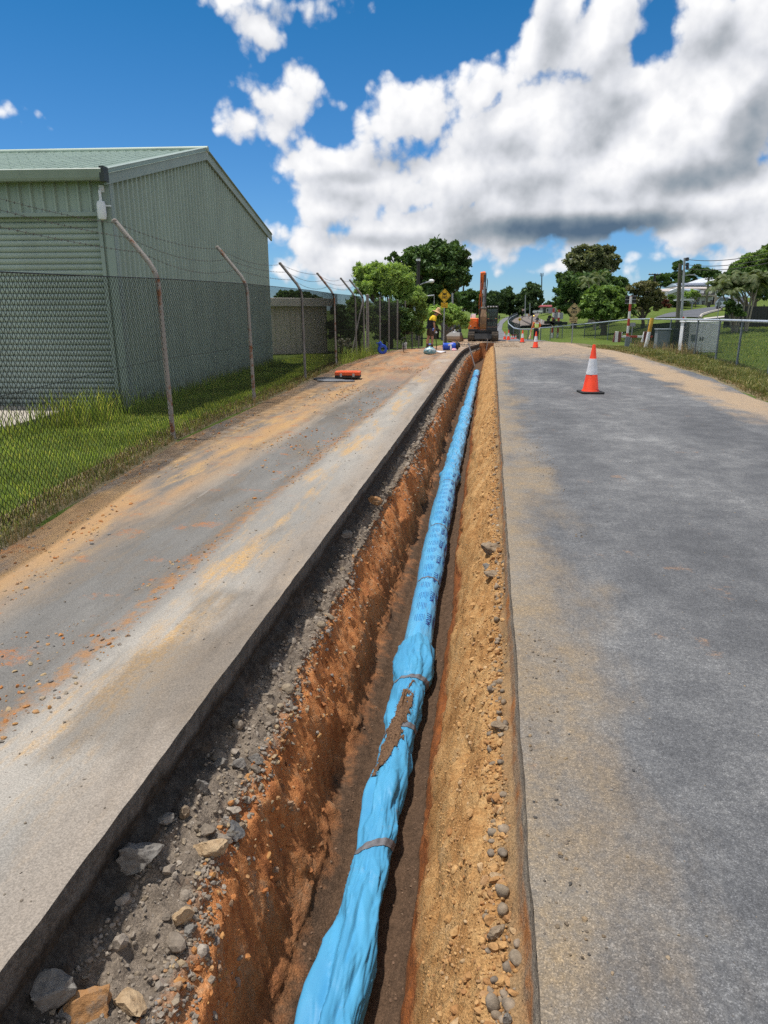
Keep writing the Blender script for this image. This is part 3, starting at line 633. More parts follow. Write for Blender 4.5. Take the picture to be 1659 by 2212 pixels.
rad = rad+loose*(np.where(YY < 4.8, .0022, .009)*f1+np.where(YY < 4.8, .0006, .007)*f2)+np.where((YY > 4.25) & (YY < 4.8), .006*np.abs(np.sin(TH*4+YY*5)), 0)
pl = np.exp(-dt/.13)
rad = rad+pl*.006*np.abs(np.sin(TH*6.5+sg*1.3+fb2(YY*3, TH*0, 9, 2)*2))-pl*.004
far_ = (YY > 10.5)
rad = rad+far_*.014*fb2(YY*2.6, TH*1.2, 110, 3)+far_*.006*np.abs(np.sin(YY*11+TH*1.5))
# hanging flap folded to the trench-wall side in the nearest length
ang = lambda a0: np.exp(-(((TH-a0+np.pi) % (2*np.pi)-np.pi)/.20)**2)
k_ = sstep(2.66, 1.7, YY)
rad = rad+k_*(.046*ang(2*np.pi-1.16-.10*k_)-.030*ang(2*np.pi-.78+.16*k_)+.012*ang(2*np.pi-.46+.25*k_))
k2 = np.exp(-((YY-3.0)/.28)**2); rad = rad+k2*(.022*ang(2*np.pi-1.25)-.016*ang(2*np.pi-.9))
k3 = np.exp(-((YY-1.95)/.13)**2); rad = rad-k3*.016*ang(.5+2.2*(YY-1.95))+np.exp(-((YY-1.75)/.1)**2)*.014*ang(.85)
k4 = np.exp(-((YY-3.12)/.1)**2); rad = rad+k4*.012*ang(.45)-np.exp(-((YY-3.0)/.06)**2)*.010*ang(.7)
zc = PZ0+np.interp(py_, [.5, 3.4, 4.4, 5, 31], [.098, .096, .108, .108, .118])[:, None]+dip(py_)[:, None]
flat = np.where(cs < 0, .82, 1.0)
WX = PX(YY)+rad*sn*np.where(np.abs(sn) > .5, 1.03, 1); WZ = zc+rad*cs*flat
pipe = empty("wrapped_pipe", (-.5, 3, -1.0), 0, "long pipe in blue plastic sleeving lying on the trench floor", "water pipe")
def pchild(o): o.parent = pipe; o.matrix_parent_inverse = Matrix.Translation((.5, -3, 1.0)); return o
def loopfaces(r0, r1):
    i = np.arange(r0, r1)[:, None]*NA+np.arange(NA)[None, :]; j = np.arange(r0, r1)[:, None]*NA+(np.arange(NA)[None, :]+1) % NA
    return np.stack([i, j, j+NA, i+NA], -1).reshape(-1, 4)
PV = np.stack([WX, YY, WZ], -1).reshape(-1, 3)
rc = int(np.searchsorted(py_, 4.805)); re_ = int(np.searchsorted(py_, 10.51)); n_ = len(py_)
pchild(npmesh("plastic_sleeve", PV[:(rc+1)*NA], loopfaces(0, rc), M_BLUE, smooth=True))
pchild(npmesh("printed_sleeve", PV[rc*NA:(re_+1)*NA], loopfaces(0, re_-rc), M_BLUE2, smooth=True))
pchild(npmesh("loose_sleeve", PV[re_*NA:], loopfaces(0, n_-1-re_), M_BLUE2, smooth=True))
def surf(Y, T, off=0.0):
    """point on the sleeve at distance Y and angle T"""
    i = np.clip((np.searchsorted(py_, Y)), 1, n_-1); t = (Y-py_[i-1])/(py_[i]-py_[i-1]); ja = (T % (2*np.pi))/(2*np.pi)*NA; j = int(ja); u = ja-j
    q = lambda A: (A[i-1, j % NA]*(1-u)+A[i-1, (j+1) % NA]*u)*(1-t)+(A[i, j % NA]*(1-u)+A[i, (j+1) % NA]*u)*t
    x, z = q(WX), q(WZ); cx = PX(Y); z0 = zc[i, 0]; n = np.hypot(x-cx, z-z0)
    return (float(x+off*(x-cx)/n), float(Y), float(z+off*(z-z0)/n))
# tape bands round the sleeve
for k, t0 in enumerate(ties):
    wd = .024 if t0 < 5 else .012
    vv = []; M_ = 72
    for a in range(M_):
        T = 2*math.pi*a/M_
        sl = .05*math.sin(T-.4)*(1 if t0 < 5 else .4)
        rr = [np.linalg.norm(np.array(surf(t0+sl+q, T))-np.array((PX(t0+sl+q), t0+sl+q, zc[int(np.searchsorted(py_, t0)), 0]))) for q in (-wd, 0, wd)]
        for q in (-wd, -wd*.5, wd*.5, wd): vv.append(surf(t0+sl+q, T, .0035))
    ff = [(a*4+j, ((a+1) % M_)*4+j, ((a+1) % M_)*4+j+1, a*4+j+1) for a in range(M_) for j in range(3)]
    pchild(npmesh("tape_band", vv, ff, M_TAPE, smooth=True))
# navy band on the far sleeve and the socket end
vv = [surf(26.6+q, 2*math.pi*a/36, .006) for a in range(36) for q in (-.33, .33)]
pchild(npmesh("navy_band", vv, [(a*2, ((a+1) % 36)*2, ((a+1) % 36)*2+1, a*2+1) for a in range(36)], M_INK, smooth=True))
mb = MB(); mb.lathe([(.10, 0), (.13, .03), (.14, .15), (.135, .32), (.11, .40), (.02, .42)], 28, (float(PX(29.3)), 29.25, float(zc[-1, 0])), 'Y')
pchild(mb.build("socket_end", M_BLUE2, None, True))
# soil lying on the torn sleeve
gy = np.arange(3.20, 4.16, .009); gt = np.linspace(-1.25, .95, 120); AY, AT = np.meshgrid(gy, gt, indexing='ij')
cen = np.interp(AY, [3.2, 3.35, 3.6, 3.85, 4.0, 4.15], [-1.05, -.50, -.12, .02, .10, .35]); wid = np.interp(AY, [3.2, 3.3, 3.45, 3.62, 3.8, 3.95, 4.05, 4.15], [.18, .46, .66, .58, .42, .36, .24, .08])
jag = .42*fb2(AY*26, AT*2.2, 120, 4)+.34*fb2(AY*7, AT*2.5, 121, 5)
msk = wid-np.abs(AT-cen)+jag*np.where(AT > cen, 1, .45); inn = msk > .03
S3 = np.array([surf(a_, t_ % (2*math.pi), .0035+max(0., min(.012, m_*.02)) + .004*random.random()) for a_, t_, m_ in zip(AY.ravel(), AT.ravel(), msk.ravel())])
Fq = gridfaces(len(gy), len(gt)); keep = inn.ravel()[Fq].all(1); Fq = Fq[keep]
us, inv = np.unique(Fq, return_inverse=True)
SOILP = S3[us]
pchild(npmesh("soil_patch", S3[us], inv.reshape(Fq.shape), mat("patch_soil", (.20, .115, .062), (.11, .062, .035), 60, .95, .6, 200), smooth=True))
qs = SOILP[rng.integers(0, len(SOILP), 1100)]+rng.normal(size=(1100, 3))*np.array([.008, .012, .002])
stones("spilled_soil", qs, sizes(1100, .0015, .006, 2.2), stonemat("soil_grain", [(.17, .10, .055), (.24, .15, .085), (.12, .07, .04)]), "crumbs of brown soil spilled on the blue sleeve", 1, 1)
# printing: the word, the swoosh and the rows of small print, each following the sleeve
def wrap2d(pts2, faces, Y0, T0, s, name_v, name_f):
    """pts2: u along the reading direction (towards the viewer), v towards +X"""
    b = len(name_v)
    for u, v in pts2:
        yy = Y0-u*s; rr = float(prad(yy)); name_v.append(surf(yy, T0+v*s/rr, .0022))
    for f in faces: name_f.append([b+i for i in f])
cu = bpy.data.curves.new("word", 'FONT'); cu.body = "TYTON"; cu.size = 1.0; cu.resolution_u = 2; cu.offset = .018
cuo = bpy.data.objects.new("word", cu); COL.objects.link(cuo); bpy.context.view_layer.update()
dg = bpy.context.evaluated_depsgraph_get(); wm_ = bpy.data.meshes.new_from_object(cuo.evaluated_get(dg))
bm = bmesh.new(); bm.from_mesh(wm_); bmesh.ops.triangulate(bm, faces=bm.faces)
for it in range(2):
    bmesh.ops.subdivide_edges(bm, edges=[e for e in bm.edges if e.calc_length() > .22], cuts=1); bmesh.ops.triangulate(bm, faces=bm.faces)
WV2 = [(v.co.x*1.18, v.co.y) for v in bm.verts]; WF2 = [[v.index for v in f.verts] for f in bm.faces]; bm.free()
bpy.data.objects.remove(cuo); bpy.data.curves.remove(cu); bpy.data.meshes.remove(wm_)
def swoosh():
    out = []; 
    for i in range(15):
        a = i/14; ang_ = math.pi*(1.05-1.25*a); r0, r1 = .30, .30+.26*math.sin(math.pi*min(1, a*1.15))**.7
        out.append((math.cos(ang_)*r0*1.5+.1, math.sin(ang_)*r0)); out.append((math.cos(ang_)*r1*1.55+.1, math.sin(ang_)*r1*1.05))
    return out, [(2*i, 2*i+1, 2*i+3, 2*i+2) for i in range(14)]
SV, SF = swoosh()
vv, ff = [], []
Yk = 5.26
while Yk < 10.4:
    if min(abs(Yk-t_) for t_ in ties) > .01:
        wrap2d(WV2, WF2, Yk, .46, .056, vv, ff)
        wrap2d([(a-.45, b_+.65) for a, b_ in SV], SF, Yk+.05, .50, .115, vv, ff)
        for q in range(7):
            u0 = .15+.62*q; wrap2d([(u0, 0), (u0+.34, 0), (u0+.5, 1), (u0+.16, 1)], [(0, 1, 2, 3)], Yk, 1.06, .036, vv, ff)
    Yk += .46
def quadify(F): return [f if len(f) == 4 else [f[0], f[1], f[2], f[2]] for f in F]
me = bpy.data.meshes.new("lettering"); me.from_pydata(vv, [], ff); me.update()
pchild(link("lettering", me, M_INK))
vv, ff = [], []
Yk = 5.2
while Yk < 10.4:
    for row, (T0, n0) in enumerate([(.22, 6), (.10, 9), (-.02, 9), (-.14, 8), (-.30, 9), (-.46, 7)]):
        u = .1*random.random()
        for q in range(n0):
            L_ = random.uniform(.25, .8); wrap2d([(u, 0), (u+L_, 0), (u+L_, .24), (u, .24)], [(0, 1, 2, 3)], Yk, T0, .021, vv, ff); u += L_+.22
    Yk += .23
me = bpy.data.meshes.new("small_print"); me.from_pydata(vv, [], ff); me.update()
pchild(link("small_print", me, mat("faint_ink", (.05, .20, .46), (.045, .17, .43), 20, .5)))

# ------------------------------------------------------------------ single rocks one can tell apart
def trench_at(px, py, t0=2, t1=22):
    """where the line of sight through a photo point meets the trench surface"""
    r = np.array(ray(px, py)); o = np.array([0, 0, EYE]); Q = TV.reshape(-1, 3)-o
    tq = Q @ r/(r @ r); dd = np.linalg.norm(Q-tq[:, None]*r, axis=1)/np.maximum(tq, .01)
    tbf = tb.reshape(-1); dd[(tbf < t0) | (tbf > t1)] = 9
    cand = np.where(dd < dd.min()*1.3+.002)[0]; i = cand[np.argmin(tq[cand])]
    return Vector(TV.reshape(-1, 3)[i])
def rockmat(name, c1, c2, c3):
    m, g, b = newmat(name); P = g.coord()
    c = g.ramp(g.noise(P, 22, 6, .7), [(.3, c1), (.5, c2), (.72, c3)])
    g.put(b.inputs['Base Color'], c); b.inputs['Roughness'].default_value = .9; b.inputs['Specular IOR Level'].default_value = .2
    g.put(b.inputs['Normal'], g.bump(g.noise(P, 60, 7, .7), .7, .012)); return m
RM = {'grey': rockmat("grey_rock", (.11, .10, .09), (.19, .175, .155), (.27, .25, .22)), 'tan': rockmat("tan_rock", (.26, .17, .09), (.42, .30, .18), (.48, .36, .22)),
      'slate': rockmat("slate_rock", (.05, .055, .062), (.12, .12, .12), (.26, .22, .16)), 'rust': rockmat("rust_rock", (.20, .10, .04), (.36, .19, .08), (.20, .18, .15)), 'brown': rockmat("brown_rock", (.16, .12, .08), (.25, .19, .13), (.32, .25, .17))}
ROCKS = [(452, 1838, .054, .038, 'tan', 20, "flat tan rock with a dark underside on the rubble ledge"), (512, 1795, .050, .030, 'slate', -30, "pointed blue grey slate rock above the flat tan rock"),
         (300, 1868, .070, .055, 'grey', 60, "big grey boulder half buried under the slab edge"), (558, 1640, .036, .026, 'grey', 15, "rounded pale grey rock high on the rubble ledge"),
         (517, 1655, .028, .024, 'grey', 70, "small round grey rock beside a larger pale one"), (470, 1652, .028, .026, 'grey', 10, "dull grey rock close to the slab edge"),
         (437, 1705, .026, .040, 'grey', 40, "tall grey rock standing under the slab"), (398, 1760, .022, .032, 'brown', 80, "brownish rock tucked against the slab face"),
         (395, 1985, .034, .030, 'tan', 50, "yellowish rock in the middle of the rubble ledge"), (414, 2010, .022, .018, 'grey', 5, "square grey stone below the yellowish rock"),
         (195, 2180, .062, .050, 'rust', 30, "rust stained boulder at the bottom of the rubble ledge"), (285, 2165, .052, .034, 'tan', -40, "slanting ochre rock beside the rust stained boulder"),
         (90, 2120, .060, .040, 'grey', 20, "large dark grey slab of rock under the lowest slab edge"), (350, 1745, .024, .018, 'grey', 20, "grey stone lying in shade of the slab"),
         (140, 2190, .03, .022, 'grey', 75, "grey stone beside the rust stained boulder"), (520, 1790, .030, .018, 'brown', 60, "flat brown rock touching the slate rock"),
         (1057, 1189, .075, .045, 'brown', 5, "big brown rock bulging out of the ochre bank"), (1060, 1240, .060, .030, 'brown', 0, "smooth oval river stone on the ochre bank"), (1050, 1222, .036, .024, 'grey', 40, "chipped grey stone above the oval river stone"),
         (1085, 1570, .034, .020, 'brown', 20, "long brown pebble in the groove under the road edge"), (1078, 1895, .020, .016, 'tan', 0, "yellow clod low in the groove under the road edge"), (1068, 2010, .024, .020, 'brown', 30, "round brown stone by the pale stones"),
         (1098, 2195, .012, .014, 'grey', 30, "pale grey stone nearest the viewer on the bank"), (745, 1150, .05, .035, 'grey', 20, "grey block of base jutting from the ledge"), (805, 1080, .075, .045, 'rust', 10, "brown lump of clay sitting on the ledge shoulder")]
for i, (px, py, a, hgt, mk, rot, lab) in enumerate(ROCKS):
    q = trench_at(px, py, 3.6 if px < 900 else 16, 9 if px < 900 else 21)
    Vb, Fb = base_rock(900+i, 3, 1)
    a *= 1.35; hgt *= 1.35; Vb = Vb*np.array([a, a*random.uniform(.65, .85), hgt*.8]); Vb = Vb*(1+.10*fb2(Vb[:, 0]*40+i, Vb[:, 1]*40+Vb[:, 2]*40, i, 3))[:, None]
    o = npmesh("rock", Vb, Fb, RM[mk]); o.location = q+Vector((0, 0, hgt*.22)); o.rotation_euler = (random.uniform(-.25, .25), random.uniform(-.25, .25), R(rot))
    tag(o, lab, "rock", "rocks in the trench")
# ------------------------------------------------------------------ chain link fences
M_WIRE = mat("dark_wire", (.016, .02, .017), (.03, .032, .028), 30, .55, metal=.3)
M_POSTG = mat("weathered_post", (.24, .22, .20), (.17, .15, .135), 9, .75, .35, 60)
M_RUST = mat("rusty_post", (.30, .27, .24), (.22, .085, .035), 7, .8, .45, 60, lo=.50, hi=.64)
M_BARB = mat("rusty_barb", (.07, .055, .045), (.05, .04, .036), 20, .8)
def path_pts(pts, step):
    P_ = [np.array(q, float) for q in pts]; L = np.concatenate([[0], np.cumsum([np.linalg.norm(P_[i+1][:2]-P_[i][:2]) for i in range(len(P_)-1)])])
    s = np.arange(0, L[-1], step); return s, np.stack([np.interp(s, L, [q[k] for q in P_]) for k in range(3)], -1)
def netting(name, pts, h, w, r, material, parent, lift=.02, sag=0.0):
    """woven wire: every zigzag meets its neighbours, standing along the ground line PTS"""
    s, Q = path_pts(pts, w); n = len(s)-1; J = int(h/w)+1
    k = np.arange(n)[:, None]; j = np.arange(J)[None, :]; par = (k+j) % 2
    idx = np.minimum(k+par, n)
    wob = .004*fb2(k*.3, j*.3, 5, 2)
    X_ = Q[idx, 0]; Y_ = Q[idx, 1]; Z_ = Q[idx, 2]+lift+j*w+wob-sag*np.sin(np.pi*((s[idx]) % 4)/4)*(j/J)
    d_ = Q[np.minimum(np.arange(n)+1, n)]-Q[np.arange(n)]; dn = d_[:, :2]/np.linalg.norm(d_[:, :2], axis=1)[:, None]
    nx_, ny_ = -dn[:, 1][:, None], dn[:, 0][:, None]
    off = .0035*(np.where(par == 1, 1, -1)); X_ = X_+nx_*off; Y_ = Y_+ny_*off
    VV = []
    for a in range(3):
        t = 2*math.pi*a/3; c_, s_ = math.cos(t)*r, math.sin(t)*r
        VV.append(np.stack([X_+nx_*s_+dn[:, 0][:, None]*c_*.8, Y_+ny_*s_+dn[:, 1][:, None]*c_*.8, Z_+c_*.6], -1))
    Vv = np.stack(VV, 2)                      # n, J, 3, xyz
    b0 = (np.arange(n)[:, None, None]*J+np.arange(J-1)[None, :, None])*3; a = np.arange(3)[None, None, :]; a2 = (a+1) % 3
    Ff = np.stack([b0+a, b0+a2, b0+3+a2, b0+3+a], -1).reshape(-1, 4)
    return npmesh(name, Vv.reshape(-1, 3), Ff, material, parent, smooth=True)
fp = [(float(fenceX(y)), y, gz(float(fenceX(y)), y)) for y in np.arange(2.6, 25.75, .5)]+[(float(fenceX(25.74)), 25.74, gz(-4.6, 25.74))]
fence = empty("chain_link_fence", (0, 0, 0), 0, "tall dark chain link fence topped with barbed wire before the green shed", "fence")
meshH = lambda Y: np.interp(Y, [3, 4.9, 8.5, 12, 17], [1.81, 1.86, 1.965, 2.03, 2.06])     # the fence runs a little lower towards the viewer
nm = netting("wire_mesh", fp, 2.03, .036, .0031, M_WIRE, fence); cz = np.empty(len(nm.data.vertices)*3, np.float32); nm.data.vertices.foreach_get("co", cz); cz = cz.reshape(-1, 3)
cz[:, 2] *= meshH(cz[:, 1])/2.03; nm.data.vertices.foreach_set("co", cz.ravel()); nm.data.update()
PY = [3.3, 8.49, 12.19, 16.43, 21.0, 24.3, 25.74]
tips = {}
for i, y in enumerate(PY):
    x = float(fenceX(y)); z = gz(x, y); mb = MB()
    pts = [(x+.03, y, z-.1), (x+.01, y, z+.9), (x, y, z+1.92), (x-.03, y, z+2.05), (x-.10, y, z+2.17), (x-.49, y, z+2.64)]
    mb.tube(pts, .031 if i < 6 else .034, 12)
    mb.lathe([(.034, 0), (.036, .015), (.033, .03), (.01, .04)], 12, (x-.49, y, z+2.625))
    mb.build("post", M_RUST if i in (1, 2, 4) else M_POSTG, fence, True); tips[i] = [Vector((x-.49+t*.36, y, z+2.64-t*.43)) for t in (.06, .45, .85)]
mb = MB(); x = float(fenceX(25.74)); mb.tube([(x, 25.7, gz(x, 25.7)+2.0), (x-.15, 24.0, gz(x, 24)-.05)], .03, 10); mb.build("brace", M_POSTG, fence, True)
mb = MB(); mb.tube([(x+.12, 25.9, gz(x, 25.9)-.1), (x+.12, 25.9, gz(x, 25.9)+2.1)], .055, 12); mb.lathe([(.06, 0), (.06, .03), (.02, .06)], 12, (x+.12, 25.9, gz(x, 25.9)+2.1)); mb.build("corner_post", M_POSTG, fence, True)
for k in range(3):
    mb = MB(); pts = []
    for i in range(len(PY)):
        q = tips[i][k]
        if i:
            p0 = tips[i-1][k]
            for t in np.linspace(.1, .9, 9): pts.append(p0.lerp(q, t)+Vector((0, 0, -.09*4*t*(1-t)*(1+.5*math.sin(i*3+k)))))
        else:
            pts += [q+Vector((.2, -2.2, .02-.05*k)), q+Vector((.1, -1, -.06))]
        pts.append(q)
    mb.tube(pts, .0019, 5)
    s, Q = path_pts(pts, .13)
    for q in Q:
        q = Vector(q); a = random.uniform(0, 3)
        for a_ in (a, a+1.5): mb.tube([q-Vector((math.cos(a_)*.012, .006, math.sin(a_)*.014)), q+Vector((math.cos(a_)*.012, .006, math.sin(a_)*.014))], .0022, 4)
    mb.build("barbed_wire", M_BARB, fence)
mb = MB(); mb.tube([(float(fenceX(y)), y, gz(0, y)+float(meshH(y))+.01) for y in np.arange(2.6, 25.7, .8)], .0055, 5); mb.tube([(float(fenceX(y)), y, gz(0, y)+1.0+.01*math.sin(y)) for y in np.arange(2.6, 25.7, .8)], .0025, 5); mb.build("strand_wire", M_WIRE, fence)
# second, lower run of mesh towards the digger
fp2 = [(float(fenceX(y)), y, gz(float(fenceX(y)), y)) for y in np.arange(26, 36.6, .5)]
fence2 = empty("chain_link_fence", (0, 0, 0), 0, "grey chain link fence without barbed wire under the overhanging bottlebrush", "fence")
netting("wire_mesh", fp2, 1.95, .042, .0042, mat("grey_wire", (.05, .052, .056), (.035, .036, .04), 30, .6), fence2)
for y in np.arange(28, 36.6, 1.45):
    x = float(fenceX(y)); mb = MB(); mb.tube([(x+.03, y, gz(x, y)-.05), (x+.03, y, gz(x, y)+2.05)], .032, 10); mb.lathe([(.036, 0), (.03, .03), (.005, .04)], 10, (x+.03, y, gz(x, y)+2.05)); mb.build("post", M_POSTG, fence2, True)

# ------------------------------------------------------------------ green shed
def cbond(name, c, c2=None):
    m, g, b = newmat(name); P = g.coord()
    n = g.rng(g.noise(g.vec('MULTIPLY', P, (1, 1, .3)), 1.5, 6, .65), .3, .7, .90, 1.08); st = g.rng(g.noise(g.vec('MULTIPLY', P, (6, 6, .5)), 3, 5, .7), .55, .8, 0, .22)
    col = g.mix(1.0, c, g.comb(n, n, n), 'MULTIPLY'); col = g.mix(st, col, (.10, .095, .075)); x, y, z = g.xyz(P)
    col = g.mix(g.math('MULTIPLY', g.rng(z, .5, 0), g.rng(g.noise(P, 7, 5), .35, .65, .1, .7)), col, (.10, .085, .055))
    g.put(b.inputs['Base Color'], col); b.inputs['Roughness'].default_value = .5; b.inputs['Specular IOR Level'].default_value = .4; return m
M_SHED = cbond("green_steel", (.335, .40, .34)); M_TRIM = cbond("green_trim", (.28, .335, .29)); M_ROOF = cbond("green_roof", (.31, .385, .32)); M_DOOR = cbond("green_door", (.33, .385, .335))
c0 = at(281, 885); shed = empty("green_shed", c0+Vector((0, 0, -.02)), math.atan2(.0751, .9972), "green corrugated steel shed with a gabled roof and roller door", "shed")
LG, HE, HR, WD, RY, HF = 10.57, 3.62, 4.88, 9.5, 4.86, 3.80          # gable length, eave and ridge heights, depth towards -X
def rib_profile(a, b, pitch=.19, hgt=.042):
    out = [(a, 0)]; u = a+.06
    while u+.07 < b: out += [(u, 0), (u+.018, hgt), (u+.046, hgt), (u+.064, 0)]; u += pitch
    return out+[(b, 0)]
def ztop(y): return float(np.interp(y, [0, RY, LG], [HE, HR, HF]))
pr = rib_profile(0, LG); gv, gf = [], []
for u, h_ in pr: gv += [(h_, u, 0), (h_, u, ztop(u)-.01)]
gf = [(2*i, 2*i+2, 2*i+3, 2*i+1) for i in range(len(pr)-1)]
mb = MB(); mb.add(gv, gf); mb.build("gable_wall", M_SHED, shed)
pr = rib_profile(-WD, -.0); fv, ff_ = [], []
DX0, DX1, DH = -3.6, -.20, 3.02
mb = MB()
for a_, b_, z0, z1 in [(-WD, DX0, 0, HE), (DX0, DX1, DH, HE), (DX1, 0, 0, HE)]:
    q = rib_profile(a_, b_) if b_-a_ > .3 else [(a_, 0), (b_, 0)]
    mb.add([p_ for u, h_ in q for p_ in ((u, -h_, z0), (u, -h_, z1))], [(2*i, 2*i+1, 2*i+3, 2*i+2) for i in range(len(q)-1)])
mb.build("front_wall", M_SHED, shed)
mb = MB(); mb.box((-WD/2-.02, LG+.005, HE/2), (WD, .02, HE)); mb.box((-WD-.01, LG/2, HE/2), (.02, LG, HE)); mb.build("rear_walls", M_SHED, shed)
# roller door: curved slats set back in the opening
dv = []; nz = int(DH/.09)
zz = []; 
for i in range(nz):
    for t, o_ in ((0, 0), (.10, .018), (.28, .030), (.5, .034), (.72, .030), (.9, .018)): zz.append((i*.09+t*.09+.08, o_))
zz.append((DH+.04, 0))
mb = MB(); mb.add([p_ for z_, o_ in zz for p_ in ((DX0, .11-o_, z_), (DX1, .11-o_, z_))], [(2*i, 2*i+1, 2*i+3, 2*i+2) for i in range(len(zz)-1)])
mb.box(((DX0+DX1)/2, .10, .04), (DX1-DX0, .05, .09)); mb.build("roller_door", M_DOOR, shed, False)
mb = MB()
for x_ in (DX0-.03, DX1+.03): mb.box((x_, .045, DH/2), (.06, .17, DH))
mb.box(((DX0+DX1)/2, .03, DH+.032), (DX1-DX0+.12, .16, .06)); mb.build("door_frame", M_TRIM, shed, bevel=.004)
# corner flashing, roof sheets, gutter, barge boards
mb = MB(); mb.box((-.028, -.035, HE/2), (.13, .012, HE)); mb.box((.034, .035, HE/2), (.012, .11, HE)); mb.build("corner_flashing", M_TRIM, shed)
mb = MB(); pr = rib_profile(-WD-.1, .12, .2, .03); ys_ = [(-.16, HE-.04), (RY, HR), (LG+.16, HF-.03)]
for (ya, za), (yb, zb) in zip(ys_[:-1], ys_[1:]):
    mb.add([p_ for u, h_ in pr for p_ in ((u, ya, za+h_+.03), (u, yb, zb+h_+.03))], [(2*i, 2*i+2, 2*i+3, 2*i+1) for i in range(len(pr)-1)])
for u in np.arange(-WD, 0, .2):
    for k in range(1, 8):
        t = k/7.5; mb.box((u+.092, -.16+(RY+.16)*t, HE-.04+(HR-HE+.04)*t+.065), (.014, .014, .012))
mb.build("roof", M_ROOF, shed)
mb = MB(); mb.tube([(-WD-.1, RY, HR+.06), (.12, RY, HR+.06)], .06, 10); mb.build("ridge_cap", M_ROOF, shed, True)
mb = MB(); mb.prism([(-WD, -.15, HE-.12), (-WD, -.155, HE+.02), (-WD, -.30, HE+.035), (-WD, -.315, HE+.02), (-WD, -.28, HE-.09), (-WD, -.26, HE-.12)], (WD+.06, 0, 0)); mb.build("gutter", M_TRIM, shed)
mb = MB()
for s_ in (0, 1):
    ya, yb = (-.20, RY) if s_ == 0 else (LG+.20, RY)
    za, zb = (HE if s_ == 0 else HF)-.05, HR+.005
    mb.hexa([(.045, ya, za-.13), (.045, yb, zb-.15), (.085, yb, zb-.15), (.085, ya, za-.13)], [(.045, ya, za+.075), (.045, yb, zb+.075), (.085, yb, zb+.075), (.085, ya, za+.075)])
    mb.hexa([(-.06, ya, za+.077), (-.06, yb, zb+.077), (.09, yb, zb+.077), (.09, ya, za+.077)], [(-.06, ya, za+.09), (-.06, yb, zb+.09), (.09, yb, zb+.09), (.09, ya, za+.09)])
mb.build("barge_board", M_TRIM, shed)
mb = MB(); mb.box((.065, -.22, HE-.04), (.07, .16, .21)); mb.build("barge_end_cap", mat("dark_cap", (.05, .06, .055), None, 10, .6), shed)
mb = MB(); mb.add([(.088, RY, HR-.1), (.088, RY-.11, HR+.07), (.088, RY+.11, HR+.07)], [(0, 1, 2)]); mb.build("ridge_end_plate", mat("pale_plate", (.55, .56, .55), None, 10, .5), shed)
# light fitting on the corner
lm = empty("wall_light", c0+Vector((0, 0, 0)), shed.rotation_euler.z, "white oblong outdoor light on a short pipe at the shed corner", "wall light")
M_WH = mat("white_plastic", (.78, .79, .80), (.70, .71, .72), 5, .45)
mb = MB(); mb.lathe([(.0, 0), (.052, .015), (.068, .06), (.068, .22), (.052, .27), (0, .285)], 20, (-.075, -.12, 2.93)); mb.build("globe", M_WH, lm, True)
mb = MB(); mb.tube([(-.075, -.12, 3.2), (-.075, -.12, 3.34), (-.075, -.09, 3.38), (-.075, -.045, 3.385)], .022, 10); mb.box((-.075, -.05, 3.385), (.08, .02, .1)); mb.box((.0, -.085, 3.14), (.13, .02, .02)); mb.build("bracket_arm", M_WH, lm, True)
# concrete pad at the door
pad = MB(); pad.box((-3.4-.55, -1.05, .0), (6.2, 2.0, .09)); pd = pad.build("door_slab", mat("pad_concrete", (.40, .36, .30), (.30, .27, .22), 3, .9, .3, 40), None, bevel=.01)
pd.location = c0; pd.rotation_euler.z = shed.rotation_euler.z; tag(pd, "pale concrete apron before the roller door", kind='structure')

# beige shed behind the fence
bs = empty("beige_shed", (0, 0, 0), 0, "low beige corrugated shed behind the chain link fence", "shed")
M_BEI = mat("beige_steel", (.60, .54, .45), (.50, .45, .37), 1.2, .6, stretch=(4, 4, .4))
bl0 = atY(560, 770, 26); bl1 = atY(708, 768, 27.5); zt = atY(640, 661, 26.5).z
u_ = (bl1-bl0); u_.z = 0; L_ = u_.length; dr = u_/L_; nr = Vector((dr.y, -dr.x, 0)); z0 = gz(bl0.x, bl0.y)-.05
mb = MB(); pr = rib_profile(0, L_, .2, .02)
mb.add([tuple(Vector((bl0.x, bl0.y, 0))+dr*u+nr*h_+Vector((0, 0, z_))) for u, h_ in pr for z_ in (z0, zt)], [(2*i, 2*i+2, 2*i+3, 2*i+1) for i in range(len(pr)-1)])
e_ = Vector((bl0.x, bl0.y, 0))+dr*L_
mb.add([tuple(e_+Vector((0, 0, z0))), tuple(e_-nr*7+Vector((0, 0, z0))), tuple(e_-nr*7+Vector((0, 0, zt))), tuple(e_+Vector((0, 0, zt)))], [(0, 1, 2, 3)])
mb.build("wall", M_BEI, bs)
b0_ = Vector((bl0.x, bl0.y, zt)); mb = MB()
mb.hexa([tuple(b0_+nr*.3), tuple(b0_+dr*(L_+.2)+nr*.3), tuple(b0_+dr*(L_+.2)-nr*7.2+Vector((0, 0, .12))), tuple(b0_-nr*7.2+Vector((0, 0, .12)))], [tuple(b0_+nr*.3+Vector((0, 0, .28))), tuple(b0_+dr*(L_+.2)+nr*.3+Vector((0, 0, .28))), tuple(b0_+dr*(L_+.2)-nr*7.2+Vector((0, 0, .42))), tuple(b0_-nr*7.2+Vector((0, 0, .42)))])
mb.build("roof", mat("beige_roof", (.62, .57, .49), (.54, .5, .43), 2, .6), bs)

